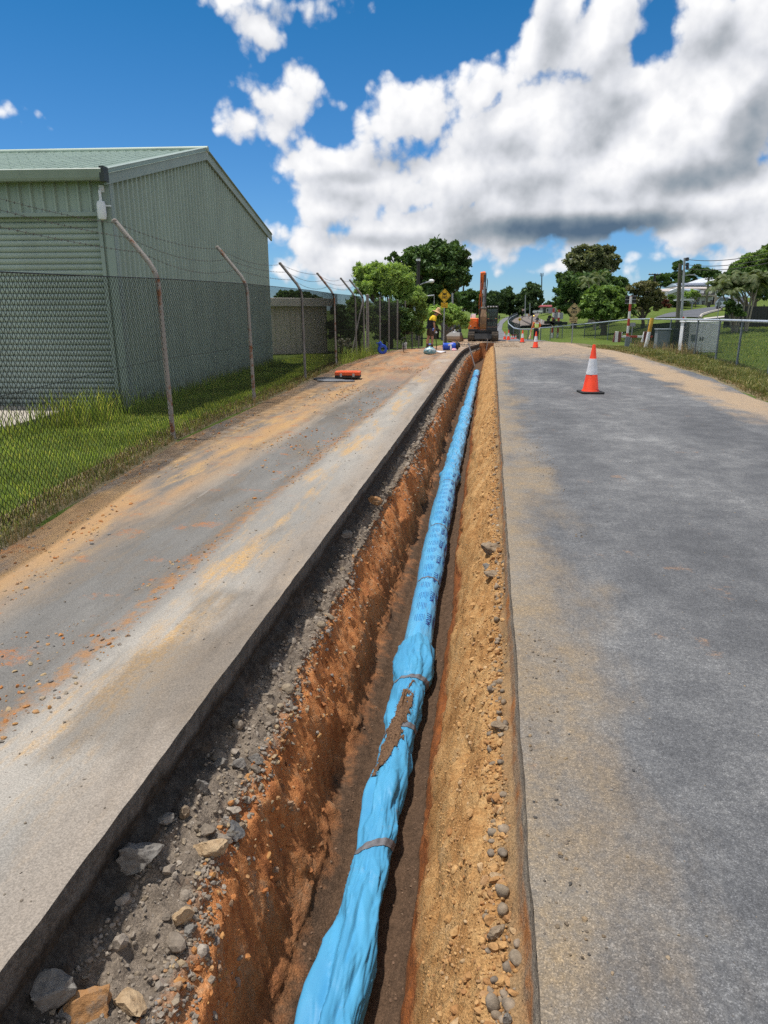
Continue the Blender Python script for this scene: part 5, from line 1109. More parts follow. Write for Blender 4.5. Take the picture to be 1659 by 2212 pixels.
# lit crossing lamp, small yellow sign, distant crossbuck, containers, station hut
Yc = 70; c_ = atY(1152, 682, Yc); e = empty("warning_lamp", (c_.x, Yc, gz(c_.x, Yc)), 0, "dark signal post with a glowing amber lamp behind the lime vest worker", "signal lamp"); k = mpu(Yc); zz_ = c_.z-gz(c_.x, Yc)
mb = MB(); mb.box((-.10, 0, zz_/2-.2), (2.4*k, .2, zz_+.2)); mb.box((0, -.05, zz_), (3.4*k, .3, 7*k)); mb.build("housing", M_SBLK, e, bevel=.02)
ml, g, b = newmat("amber_lamp"); b.inputs['Base Color'].default_value = (1, .5, .1, 1); b.inputs['Emission Color'].default_value = (1, .55, .15, 1); b.inputs['Emission Strength'].default_value = 3.0
mb = MB(); mb.lathe([(0, -.05), (1.0*k, -.03), (1.1*k, .02)], 16, (.03, -.25, zz_+.2*k), 'Y'); mb.build("lamp", ml, e, True)
Yc = 75; c_ = atY(1122.7, 690, Yc); k = mpu(Yc); e = empty("curve_sign", (c_.x, Yc, gz(c_.x, Yc)), 0, "small yellow diamond sign beside the curving railway", "road sign"); zz_ = c_.z-gz(c_.x, Yc); mb = MB(); mb.prism([(0, 0, zz_-4*k), (4*k, 0, zz_), (0, 0, zz_+4*k), (-4*k, 0, zz_)], (0, .03, 0)); mb.build("plate", M_YEL, e); mb = MB(); mb.prism([(-1.4*k, -.01, zz_), (.6*k, -.01, zz_+1.8*k), (.6*k, -.01, zz_-1.8*k)], (0, .005, 0)); mb.build("arrow", M_SBLK, e); mb = MB(); mb.tube([(0, .05, -.2), (0, .05, zz_)], .04, 6); mb.build("pole", M_GALV, e)
Yc = 150; c_ = atY(1130.5, 669.5, Yc); k = mpu(Yc); e = empty("crossbuck_sign", (c_.x, Yc, gz(c_.x, Yc)), 0, "distant white crossed boards on a post at the level crossing", "road sign"); zz_ = c_.z-gz(c_.x, Yc)
mb = MB()
for sg_ in (1, -1): mb.box((0, 0.02*sg_, zz_), (7.5*k, .03, 1.6*k), Matrix.Rotation(.62*sg_, 3, 'Y'))
mb.build("crossed_boards", mat("white_red_board", (.7, .66, .64), (.6, .2, .15), 4, .5), e); mb = MB(); mb.tube([(0, .1, -.2), (0, .1, zz_)], .12, 8); mb.box((0, -.05, zz_-5*k), (5*k, .2, 3*k)); mb.build("post", M_SBLK, e)

# railway line curving away
def ribbon(name, pts, wl, dz, material, label, n=80):
    P_ = [Vector(q) for q in pts]; out = []
    L = [0]
    for i in range(len(P_)-1): L.append(L[-1]+(P_[i+1]-P_[i]).length)
    S = np.linspace(0, L[-1], n); X_ = np.interp(S, L, [q.x for q in P_]); Y_ = np.interp(S, L, [q.y for q in P_])
    kx = np.ones(9)/9; X_ = np.convolve(np.pad(X_, 4, 'edge'), kx, 'valid'); Y_ = np.convolve(np.pad(Y_, 4, 'edge'), kx, 'valid')
    dx, dy = np.gradient(X_), np.gradient(Y_); l_ = np.hypot(dx, dy); nx, ny = dy/l_, -dx/l_
    return X_, Y_, nx, ny
tr_px = [(1160, 709.5), (1147, 703), (1137, 698.5), (1133, 693.5), (1135, 689), (1142, 684.5), (1152, 680)]
trp = [at(*q) for q in tr_px]; X_, Y_, nx, ny = ribbon("t", trp, 0, 0, None, "", 90)
rows_ = np.array([-2.2, -1.5, 1.5, 2.2]); VX = X_[:, None]+nx[:, None]*rows_; VY = Y_[:, None]+ny[:, None]*rows_; VZ = ground(VX, VY)+np.array([.02, .28, .28, .02])
rw = empty("railway_track", (X_[0], Y_[0], 0), 0, "single railway track curving away on brown ballast", "railway track")
M_BALL = mat("ballast", (.20, .165, .14), (.12, .10, .085), 3, .95, .8, 30)
o = npmesh("ballast_bed", np.stack([VX-X_[0], VY-Y_[0], VZ], -1).reshape(-1, 3), gridfaces(len(X_), 4), M_BALL, rw)
for s_ in (-.55, .55):
    mb = MB(); pts = [(X_[i]+nx[i]*s_-X_[0], Y_[i]+ny[i]*s_-Y_[0], gz(X_[i], Y_[i])+.40) for i in range(len(X_))]; mb.tube(pts, .075, 6); mb.build("rail", mat("rail_steel", (.10, .075, .06), (.07, .05, .04), 6, .6), rw)
# ------------------------------------------------------------------ excavator facing the viewer
M_EXO = mat("digger_orange", (.95, .22, .035), (.84, .18, .03), 3, .42, coat=.2); M_EXD = mat("digger_dark", (.030, .032, .036), (.05, .05, .05), 6, .55); M_BOOM = mat("boom_orange", (.80, .17, .035), (.66, .135, .03), 4, .45)
M_MUD = mat("muddy_steel", (.26, .165, .095), (.17, .105, .065), 5, .85, .4, 40); M_TRK = mat("track_steel", (.13, .10, .075), (.07, .06, .05), 6, .8, .3, 40)
qx = at(1043, 738); ke = mpu(qx.y+.6); KE = ke*.084     # metres per crop pixel of the photo close-up
EX = lambda cx: (cx-720)*KE
EZ = lambda cy: (1950-cy)*KE
ex = empty("excavator", (qx.x, qx.y+1.2, gz(qx.x, qx.y+1.2)), 0, "orange excavator with caged cab standing at the end of the trench", "excavator")
def track(xc, w):
    t = empty("track", (xc, 0, 0)); t.parent = ex; h = .58; L = 1.35
    prof = []
    for i in range(13): a = math.pi*(-.5+i/12); prof.append((L-h/2+math.cos(a)*h/2*1.0, h/2+math.sin(a)*h/2))
    for i in range(13): a = math.pi*(.5+i/12); prof.append((-L+h/2+math.cos(a)*h/2, h/2+math.sin(a)*h/2))
    mb = MB(); mb.prism([(-w/2, y, z+.02) for y, z in prof], (w, 0, 0)); mb.build("belt", M_TRK, t)
    mb = MB(); per = prof+[prof[0]]; ln = [0]
    for i in range(len(per)-1): ln.append(ln[-1]+math.hypot(per[i+1][0]-per[i][0], per[i+1][1]-per[i][1]))
    for s in np.arange(0, ln[-1], .135):
        y = np.interp(s, ln, [p[0] for p in per]); z = np.interp(s, ln, [p[1] for p in per]); y2 = np.interp(min(s+.01, ln[-1]), ln, [p[0] for p in per]); z2 = np.interp(min(s+.01, ln[-1]), ln, [p[1] for p in per])
        a = math.atan2(z2-z, y2-y); mb.box((0, y, z+.02), (w+.02, .085, .035), Matrix.Rotation(a, 3, 'X')); mb.box((0, y, z+.02), (w+.02, .025, .09), Matrix.Rotation(a, 3, 'X'))
    mb.build("track_shoe_tread", M_TRK, t)
    mb = MB()
    for y in (-.95, .95): mb.lathe([(.18, -w/2-.03), (.20, -w/2-.01), (.2, w/2+.01), (.18, w/2+.03)], 18, (0, y, h/2+.02), 'X')
    mb.build("sprocket", M_EXD, t, True)
track(EX(405), (EX(490)-EX(325))); track(EX(1035), EX(1118)-EX(950))
mb = MB(); mb.box((EX(720), .1, .42), (EX(950)-EX(490), 1.5, .34)); mb.lathe([(.55, .58), (.55, .74)], 28, (EX(700), 0, 0)); mb.build("undercarriage", M_EXD, ex, bevel=.02)
mb = MB(); mb.prism([(EX(500), -1.5, .12), (EX(500), -1.58, .2), (EX(500), -1.5, .52), (EX(500), -1.42, .52), (EX(500), -1.46, .12)], (EX(940)-EX(500), 0, 0)); mb.box((EX(600), -1.0, .32), (.12, .9, .12)); mb.box((EX(840), -1.0, .32), (.12, .9, .12)); mb.build("dozer_blade", M_EXD, ex)
mb = MB(); mb.box((EX(705), .45, EZ(1690)), (EX(1085)-EX(330), 2.3, .16)); mb.box((EX(440), -.3, EZ(1665)), (EX(555)-EX(325), .9, .18)); mb.build("deck", M_EXD, ex, bevel=.02)
# engine side body, rounded
x0, x1 = EX(302), EX(556); zb, zt = EZ(1640), EZ(1352)
mb = MB(); mb.prism([(x0, -.62, zb), (x1, -.62, zb), (x1, -.62, zt), (x0+.12, -.62, zt), (x0+.02, -.62, zt-.12)], (0, 2.2, 0)); mb.build("engine_cover", M_EXO, ex, bevel=.05, seg=3)
mb = MB(); mb.box((EX(500), -.645, EZ(1500)), (EX(548)-EX(452), .05, EZ(1440)-EZ(1600))); mb.build("access_door", M_EXO, ex, bevel=.015)
mb = MB(); mb.box((EX(482), -.676, EZ(1590)), (.14, .02, .06)); mb.build("door_vent", M_EXD, ex); mb = MB(); mb.lathe([(0, -.02), (.04, -.02), (.04, 0)], 16, (EX(375), -.63, EZ(1550)), 'Y'); mb.build("round_badge", M_REFL, ex)
mb = MB(); mb.prism([(EX(320), 1.5, .62), (EX(1085), 1.5, .62), (EX(1085), 1.5, EZ(1360)), (EX(320), 1.5, EZ(1360))], (0, .45, 0)); mb.build("counterweight", M_EXO, ex, bevel=.08, seg=3)
mb = MB(); mb.hexa([(EX(350), .0, zt), (EX(500), .0, zt), (EX(500), .7, zt), (EX(350), .7, zt)], [(EX(362), .06, EZ(1240)), (EX(496), .06, EZ(1240)), (EX(496), .6, EZ(1240)), (EX(362), .6, EZ(1240))]); mb.build("white_box", M_REFL, ex, bevel=.02)
mb = MB(); mb.tube([(EX(380), -.35, zt-.08), (EX(376), -.35, EZ(1150)), (EX(360), -.35, EZ(1090))], .018, 6); mb.tube([(EX(380), -.35, zt), (EX(440), -.5, EZ(1560))], .012, 6); mb.build("mirror_stay", M_EXD, ex, True)
# cab
cx0, cx1 = EX(790), EX(1090); cz0, cz1 = EZ(1675), EZ(1030); yf, yb = -.75, .75
cab = mb = MB()
fr = .055
for x in (cx0+fr/2, cx1-fr/2):
    for y in (yf+fr/2, yb-fr/2): mb.box((x, y, (cz0+cz1)/2), (fr, fr, cz1-cz0))
mb.box(((cx0+cx1)/2, 0, cz0+.09), (cx1-cx0-.004, yb-yf-.004, .18)); mb.box(((cx0+cx1)/2, 0, cz1-.04), (cx1-cx0+.03, yb-yf+.03, .09)); mb.box(((cx0+cx1)/2, yf+.02, EZ(1410)), (cx1-cx0-.11, .05, .06)); mb.box(((cx0+cx1)/2, yb-.03, (cz0+cz1)/2-.3), (cx1-cx0-.11, .04, .5))
cab = mb.build("cab", M_EXD, ex, bevel=.012)
mgl, g, b = newmat("cab_glass"); b.inputs['Base Color'].default_value = (.10, .15, .16, 1); b.inputs['Roughness'].default_value = .05; b.inputs['Alpha'].default_value = .55; b.inputs['Specular IOR Level'].default_value = .8
def pane(x0, x1, z0, z1, nm="window"): mb = MB(); mb.box(((x0+x1)/2, yf+.028, (z0+z1)/2), (x1-x0, .008, z1-z0)); return mb.build(nm, mgl, cab)
pane(cx0+.06, cx1-.06, EZ(1385), EZ(1110)); pane(cx0+.06, cx1-.06, EZ(1600), EZ(1430))
mb = MB(); mb.box(((cx0+cx1)/2, .35, EZ(1330)), (.42, .12, .62)); mb.box(((cx0+cx1)/2, .1, EZ(1500)), (.46, .5, .14)); mb.build("seat", M_EXD, cab, bevel=.03)
mb = MB()
for i in range(6): x = cx0+.05+(cx1-cx0-.1)*(i+.5)/6; mb.tube([(x, yf-.04, EZ(1610)), (x, yf-.04, EZ(1110))], .014, 6)
for z in (EZ(1200), EZ(1300)): mb.tube([(cx0+.04, yf-.04, z), (cx1-.04, yf-.04, z)], .012, 6)
mb.build("guard_grille", M_EXD, cab, True)
for cx_ in (822, 895, 965, 1040): mb = MB(); mb.box((EX(cx_), yf-.03, EZ(1055)), (EX(840)-EX(800), .05, .06)); mb.build("work_light", M_REFL, cab, bevel=.01)
mb = MB(); mb.tube([(EX(1090), yf, EZ(1380)), (EX(1125), yf-.1, EZ(1360)), (EX(1125), yf-.1, EZ(1520)), (EX(1092), yf, EZ(1550))], .016, 8); mb.box((EX(1125), yf-.12, EZ(1320)), (.11, .03, .24)); mb.build("mirror", M_EXD, cab)
# boom, dipper, bucket: profiles in the y-z plane with real widths
def arm(name, prof, x0, x1, material, bevel=.02, parent=ex):
    mb = MB(); mb.prism([(x0, y, z) for y, z in prof], (x1-x0, 0, 0)); return mb.build(name, material, parent, bevel=bevel)
zt_ = EZ(200)
arm("boom", [(-.5, 1.0), (-.2, 1.15), (-.75, 2.5), (-1.15, 3.25), (-1.9, zt_-.35), (-2.15, zt_), (-2.32, zt_-.08), (-2.25, zt_-.32), (-1.75, 3.25), (-1.25, 2.6)], EX(598), EX(664), M_BOOM)
arm("boom_head", [(-1.5, zt_-1.0), (-1.9, zt_-.3), (-2.12, zt_+.02), (-2.38, zt_-.06), (-2.3, zt_-.95), (-1.9, zt_-1.1)], EX(646), EX(724), M_BOOM)
arm("boom_plate", [(-.62, .95), (-.3, .95), (-.8, 2.5), (-1.2, 3.0), (-1.5, 3.0), (-1.15, 2.3)], EX(580), EX(620), M_BOOM)
for cx_ in (612, 752):
    mb = MB(); mb.tube([(EX(cx_), -.75, .95), (EX(cx_), -1.2, 2.1)], .075, 12); mb.tube([(EX(cx_), -1.2, 2.1), (EX(cx_), -1.55, 3.35)], .045, 10); mb.build("boom_cylinder", M_EXD, ex, True)
arm("dipper", [(-1.98, zt_-.3), (-2.1, zt_-.05), (-2.38, zt_-.2), (-2.75, EZ(1060)), (-2.6, EZ(1080)), (-2.4, 3.0)], EX(690), EX(752), M_EXD)
arm("dipper_side_plate", [(-2.5, EZ(980)), (-2.72, EZ(980)), (-2.62, EZ(620)), (-2.42, EZ(560))], EX(684), EX(758), mat("dipper_grey", (.13, .12, .13), (.09, .08, .085), 5, .5))
mb = MB(); mb.tube([(EX(716), -2.62, EZ(470)), (EX(716), -2.86, EZ(800))], .062, 12); mb.tube([(EX(712), -2.86, EZ(800)), (EX(712), -2.98, EZ(1010))], .036, 10); mb.build("bucket_cylinder", mat("cylinder_grey", (.16, .16, .17), None, 10, .4), ex, True)
for dx_, c_ in ((-60, 0), (55, 1), (62, 2)):
    mb = MB(); mb.tube([(EX(712+dx_), -1.9, EZ(360)), (EX(712+dx_*1.25), -2.2, EZ(440)), (EX(712+dx_*1.1), -2.45, EZ(600)), (EX(712+dx_*.9), -2.6, EZ(760)), (EX(712+dx_*.7), -2.7, EZ(950))], .016, 8); mb.build("hose", M_EXD, ex, True)
mb = MB(); mb.box((EX(712), -2.85, EZ(1085)), (EX(785)-EX(645), .3, .10)); mb.box((EX(712), -2.9, EZ(1010)), (.16, .10, .32)); mb.build("bucket_link", mat("link_grey", (.30, .27, .23), (.2, .18, .15), 6, .6), ex, bevel=.02)
bw0, bw1 = EX(638), EX(800)
mb = MB(); pr_ = [(-2.78, EZ(1100)), (-3.02, EZ(1130)), (-3.15, EZ(1300)), (-3.12, EZ(1480)), (-3.0, EZ(1560)), (-2.75, EZ(1600)), (-2.55, EZ(1590)), (-2.6, EZ(1300))]
n8_ = len(pr_); A_ = [((EX(664) if z > EZ(1200) else bw0), y, z) for y, z in pr_]; B_ = [((EX(780) if z > EZ(1200) else bw1), y, z) for y, z in pr_]
mb.add(A_+B_, [list(range(n8_))[::-1], list(range(n8_, 2*n8_))]+[(i, (i+1) % n8_, n8_+(i+1) % n8_, n8_+i) for i in range(n8_)]); bk = mb.build("bucket", M_MUD, ex, bevel=.02)
for i in range(4):
    mb = MB(); x = bw0+.04+(bw1-bw0-.08)*i/3; mb.hexa([(x-.035, -2.8, EZ(1590)), (x+.035, -2.8, EZ(1590)), (x+.035, -2.62, EZ(1590)), (x-.035, -2.62, EZ(1590))], [(x-.02, -2.72, EZ(1650)), (x+.02, -2.72, EZ(1650)), (x+.02, -2.66, EZ(1650)), (x-.02, -2.66, EZ(1650))]); mb.build("tooth", M_MUD, bk)
# spare wide bucket standing on the spoil
q = at(982, 737.5); k = mpu(q.y); eb = empty("digger_bucket", (q.x, q.y, q.z+.02), R(-12), "spare wide muddy excavator bucket resting on the spoil heap", "excavator bucket")
W_ = 33*k; H_ = 24*k; mb = MB()
prof = [(-.42, .0), (-.50, .12), (-.46, .34), (-.30, .58), (-.05, H_*.80), (.30, H_*.78), (.62, .02), (.55, 0)]
bot = lambda x, f: [(x*f, y, z) for y, z in prof]
tp = lambda z: .86 if z > .5 else 1.0
A_ = [(-W_/2*tp(z), y, z) for y, z in prof]; B_ = [(W_/2*tp(z), y, z) for y, z in prof]; n_8 = len(prof); mb.add(A_+B_, [list(range(n_8))[::-1], list(range(n_8, 2*n_8))]+[(i, (i+1) % n_8, n_8+(i+1) % n_8, n_8+i) for i in range(n_8)])
m, g, b = newmat("bucket_steel"); P = g.coord(); z_ = g.xyz(P)[2]; n = g.noise(P, 5, 6, .7); g.put(b.inputs['Base Color'], g.mix(g.rng(g.math('MULTIPLY_ADD', n, .3, z_), .62, .34), (.20, .19, .175), (.24, .145, .085))); b.inputs['Roughness'].default_value = .6
mb.build("shell", m, eb, bevel=.02)
mb = MB(); mb.box((0, -.47, .05), (W_*1.03, .10, .07)); mb.build("cutting_edge", M_MUD, eb, bevel=.01)
for s_ in (-.13, .13):
    mb = MB(); mb.prism([(s_-.02, -.28, .58), (s_-.02, .32, H_*.78), (s_-.02, .36, H_*1.02), (s_-.02, .05, H_*1.04), (s_-.02, -.22, H_*.86)], (.04, 0, 0)); mb.build("ear", M_SBLK, eb, bevel=.01)
for y_, z_ in ((-.14, H_*.82), (.22, H_*.97)): mb = MB(); mb.tube([(-.18, y_, z_), (.18, y_, z_)], .04, 12); mb.build("pin", mat("pin_bright", (.66, .66, .67), None, 8, .3), eb, True)

# ------------------------------------------------------------------ people
M_SKIN = mat("skin", (.46, .25, .17), (.40, .21, .14), 9, .55); M_HIVIS = mat("hivis_yellow", (.80, .56, .02), (.70, .48, .02), 12, .8); M_NAVY = mat("navy_cloth", (.016, .017, .028), (.024, .024, .034), 15, .9); M_SHORT = mat("brown_shorts", (.085, .055, .038), (.06, .04, .03), 12, .9); M_BOOT = mat("boot_leather", (.10, .065, .04), (.06, .04, .028), 14, .8)
def v3(*a): return Vector(a)
def hand(base, dirv, palm, s, parent, curl=.5):
    """palm and five unequal fingers, joined to the wrist"""
    dirv = dirv.normalized(); side = dirv.cross(palm).normalized(); pts = [base, base+dirv*.05*s, base+dirv*.095*s]; ed = [(0, 1), (1, 2)]; rd = [.027*s, .036*s, .034*s]
    for i, (off, L) in enumerate([(.030, .072), (.010, .082), (-.012, .076), (-.032, .058)]):
        b = len(pts); p0 = base+dirv*.09*s+side*off*s; p1 = p0+(dirv*.75+palm*curl*.8).normalized()*L*.55*s; p2 = p1+(dirv*.35+palm*curl*1.6).normalized()*L*.5*s
        pts += [p0, p1, p2]; ed += [(2, b), (b, b+1), (b+1, b+2)]; rd += [.0095*s, .0088*s, .0075*s]
    b = len(pts); t0 = base+dirv*.03*s+side*.034*s; pts += [t0, t0+(side*.6+dirv*.6+palm*.4)*.045*s, t0+(side*.35+dirv*1.0+palm*.7)*.07*s]; ed += [(1, b), (b, b+1), (b+1, b+2)]; rd += [.012*s, .0105*s, .009*s]
    return pts, ed, rd
def merge(parts):
    P_, E_, R_ = [], [], []
    for p, e, r in parts:
        b = len(P_); P_ += p; E_ += [(i+b, j+b) for i, j in e]; R_ += r
    return P_, E_, R_
q = at(930, 755); k = mpu(q.y)*.06; mx = lambda cx: (cx-660)*k; mz = lambda cy: (1765-cy)*k
man = empty("person", (q.x, q.y, q.z), 0, "man in straw hat, yellow shirt and brown shorts stooping by the fence", "person", "people at work on the road")
pel = v3(mx(630), 0, mz(960)); wst = v3(mx(650), 0, mz(820)); chest = v3(mx(725), 0, mz(640)); nk = v3(mx(820), 0, mz(500)); hd = v3(mx(880), 0, mz(430)); 
hipR, kneeR, ankR = v3(mx(680), -.10, mz(1010)), v3(mx(735), -.10, mz(1350)), v3(mx(715), -.09, mz(1660)); hipL, kneeL, ankL = v3(mx(600), .10, mz(1010)), v3(mx(560), .10, mz(1340)), v3(mx(530), .10, mz(1640))
shR, elR, wrR = v3(mx(820), -.19, mz(570)), v3(mx(790), -.24, mz(780)), v3(mx(815), -.20, mz(1010)); shL, elL, wrL = v3(mx(740), .19, mz(560)), v3(mx(545), .24, mz(700)), v3(mx(640), .22, mz(900))
toeR, toeL = v3(mx(790), -.11, mz(1735)), v3(mx(600), .12, mz(1735))
B = ([pel, wst, chest, nk, hd, hipR, kneeR, ankR, toeR, hipL, kneeL, ankL, toeL, shR, elR, wrR, shL, elL, wrL, hd+v3(.06, 0, -.04)],
     [(0, 1), (1, 2), (2, 3), (3, 4), (0, 5), (5, 6), (6, 7), (7, 8), (0, 9), (9, 10), (10, 11), (11, 12), (2, 13), (13, 14), (14, 15), (2, 16), (16, 17), (17, 18), (4, 19)],
     [.135, .125, .15, .062, .10, .095, .062, .042, .035, .095, .062, .042, .035, .065, .046, .032, .065, .046, .032, .07])
hp, he, hr = hand(wrR, v3(.10, -.02, -1), v3(.6, .7, 0).normalized(), 1.0, man); b0 = len(B[0])
P_, E_, R_ = B[0]+hp, B[1]+[(15, b0)]+[(i+b0, j+b0) for i, j in he], B[2]+hr
hp, he, hr = hand(wrL, v3(.3, -.02, -1), v3(.6, -.7, 0).normalized(), 1.0, man); b1 = len(P_)
P_, E_, R_ = P_+hp, E_+[(18, b1)]+[(i+b1, j+b1) for i, j in he], R_+hr
skin("body", P_, E_, R_, M_SKIN, man)
skin("shirt", [wst+v3(0, 0, .0), chest, nk+v3(-.02, 0, -.03), shR, elR.lerp(shR, .25), shL, elL.lerp(shL, .3), (wst+chest)/2], [(0, 7), (7, 1), (1, 2), (1, 3), (3, 4), (1, 5), (5, 6)], [(.155, .15), (.18, .165), .085, .085, .075, .085, .075, (.165, .16)], M_HIVIS, man, 1)
for a_, b_ in ((shR, elR), (shL, elL)): skin("sleeve_cuff", [b_.lerp(a_, .36), b_.lerp(a_, .02)], [(0, 1)], [.074, .070], M_NAVY, man)
skin("shirt_hem", [wst+v3(.015, 0, .07), wst+v3(.0, 0, -.02), (wst+pel)/2+v3(0, 0, -.02), pel+v3(0, 0, .03)], [(0, 1), (1, 2), (2, 3)], [(.175, .17), (.185, .175), (.19, .175), (.185, .17)], M_NAVY, man, 1)
skin("shorts", [pel+v3(0, 0, .05), pel, hipR, kneeR.lerp(hipR, .20), hipL, kneeL.lerp(hipL, .20)], [(0, 1), (1, 2), (2, 3), (1, 4), (4, 5)], [(.16, .15), .16, .125, .115, .125, .115], M_SHORT, man, 1)
for a_, t_ in ((ankR, toeR), (ankL, toeL)): skin("boot", [a_+v3(.0, 0, .13), a_+v3(0, 0, -.02), a_+v3(-.02, 0, -.075), t_], [(0, 1), (1, 2), (2, 3)], [.062, .06, .055, .045], M_BOOT, man, 1)
mb = MB(); mb.lathe([(.005, .20), (.05, .195), (.088, .16), (.10, .05), (.105, .02), (.17, .0), (.235, -.035), (.24, -.045), (.17, -.012), (.10, .005)], 30, cap=False); ht = mb.build("straw_hat", mat("straw", (.62, .40, .22), (.5, .31, .16), 30, .85, .4, 90, stretch=(1, 1, 4)), man, True)
ht.location = hd+v3(.015, 0, .055); ht.rotation_euler = (R(-8), R(24), 0)
mb = MB(); mb.lathe([(.10, .0), (.16, -.018), (.225, -.048)], 30, cap=False); hl = mb.build("hat_underside", M_NAVY, ht, True)
# long handled shovel he holds
a_ = wrR+v3(.03, -.02, -.03); b_ = v3(mx(900), -.12, mz(1790)); sh = empty("shovel", man.location+b_, 0, "dark long handled shovel held by the stooping man", "shovel"); mb = MB(); mb.tube([tuple(a_-b_+(a_-b_).normalized()*.05), (0, 0, .18)], .018, 8); mb.build("handle", mat("shovel_wood", (.06, .065, .035), (.04, .045, .025), 8, .6), sh, True); mb = MB(); mb.hexa([(-.03, -.08, .2), (.0, -.08, .2), (.0, .08, .2), (-.03, .08, .2)], [(-.01, -.06, 0), (.004, -.06, 0), (.004, .06, 0), (-.01, .06, 0)]); mb.build("blade", M_SBLK, sh)
mb = MB(); mb.lathe([(.03, 0), (.033, .02), (.033, .11), (.02, .13)], 14); o = mb.build("water_bottle", mat("bottle_blue", (.03, .08, .40), (.3, .35, .6), 20, .4), None, True); o.location = man.location+v3(mx(745), -.20, mz(1065)); o.rotation_euler = (.3, .4, 0); tag(o, "blue bottle hanging at the hip of the stooping man", "bottle")
o = crumpled("white_cloth", man.location+wrR+v3(.07, -.02, -.16), .05, .05, .05, M_REFL, 33, "white cloth in the hand of the stooping man", "cloth")

# traffic controller in lime vest, back turned
q = at(1157, 738.5); k = (52*mpu(q.y))/1.70; S_ = lambda x, y, z: v3(x, y, z)*k
tc_ = empty("person", (q.x, q.y, q.z), R(8), "traffic controller with orange sleeves and lime vest standing beyond the cones", "person", "people at work on the road")
pe, ch, nk2, h2 = S_(0, 0, .92), S_(0, .0, 1.28), S_(0, -.01, 1.47), S_(.03, .02, 1.58)
Pp = [pe, S_(0, 0, 1.06), ch, nk2, h2, S_(-.1, 0, .88), S_(-.11, 0, .48), S_(-.12, 0, .08), S_(-.13, .14, .04), S_(.1, 0, .88), S_(.11, 0, .48), S_(.12, 0, .08), S_(.13, .14, .04), S_(-.19, 0, 1.38), S_(-.29, .0, 1.14), S_(-.16, .14, 1.0), S_(.19, 0, 1.38), S_(.29, 0, 1.14), S_(.16, .14, 1.0)]
Ee = [(0, 1), (1, 2), (2, 3), (3, 4), (0, 5), (5, 6), (6, 7), (7, 8), (0, 9), (9, 10), (10, 11), (11, 12), (2, 13), (13, 14), (14, 15), (2, 16), (16, 17), (17, 18)]
Rr = [x*k for x in [.13, .12, .14, .06, .095, .085, .06, .042, .035, .085, .06, .042, .035, .06, .045, .033, .06, .045, .033]]
for wi, sx in ((15, 1), (18, -1)):
    hp, he, hr = hand(Pp[wi], v3(sx*.8, .4, -.1), v3(0, .6, -.5).normalized(), k, tc_); b0 = len(Pp); Pp = Pp+hp; Ee = Ee+[(wi, b0)]+[(i+b0, j+b0) for i, j in he]; Rr = Rr+hr
skin("body", Pp, Ee, Rr, M_SKIN, tc_)
skin("vest", [S_(0, 0, 1.0), S_(0, 0, 1.2), S_(0, 0, 1.36), S_(-.12, 0, 1.42), S_(.12, 0, 1.42)], [(0, 1), (1, 2), (2, 3), (2, 4)], [x*k for x in [.165, .165, .165, .08, .08]], mat("lime_vest", (.62, .88, .14), (.75, .9, .40), 9, .8), tc_, 1)
mb = MB(); mb.box((0, -.172*k, 1.33*k), (.26*k, .012, .09*k)); mb.build("yoke_panel", M_REFL, tc_)
for s_ in (-1, 1): skin("sleeve", [S_(.17*s_, 0, 1.40), S_(.285*s_, 0, 1.15), S_(.18*s_, .12, 1.02)], [(0, 1), (1, 2)], [x*k for x in [.085, .072, .058]], mat("orange_cloth", (.78, .18, .05), (.7, .15, .04), 9, .85), tc_)
skin("trousers", [S_(0, 0, 1.0), pe, S_(-.1, 0, .85), S_(-.11, 0, .48), S_(-.12, 0, .12), S_(.1, 0, .85), S_(.11, 0, .48), S_(.12, 0, .12)], [(0, 1), (1, 2), (2, 3), (3, 4), (1, 5), (5, 6), (6, 7)], [x*k for x in [.15, .155, .11, .085, .07, .11, .085, .07]], M_NAVY, tc_, 1)
mb = MB(); mb.lathe([(.005, .13), (.07, .12), (.10, .06), (.105, .0), (.17, -.03), (.20, -.06)], 26, cap=False); o = mb.build("hat", M_NAVY, tc_, True); o.location = h2+S_(0, 0, .03); o.scale = (k, k, k); o.rotation_euler = (.1, .12, 0)
# two way signal bat lying by the fence: leaning white boom pole
a = atY(1163.5, 716, q.y+1.0); b_ = atY(1171, 690, q.y+1.0); mb = MB(); mb.tube([a, b_], .035, 8); tag(mb.build("leaning_pole", M_REFL, None, True), "slim white pole leaning just beyond the lime vest worker", "pole")
a = atY(1144, 731, q.y-.4); b_ = atY(1152, 694, q.y-.4); mb = MB(); mb.tube([a, b_], .03, 8); mb.tube([a, a+v3(.05, 0, .25)], [.07, .04], 8); tag(mb.build("stop_bat", mat("bat_orange", (.72, .2, .05), (.7, .6, .5), 3, .5), None, True), "slim orange stop bat held upright beside the lime vest worker", "stop bat")
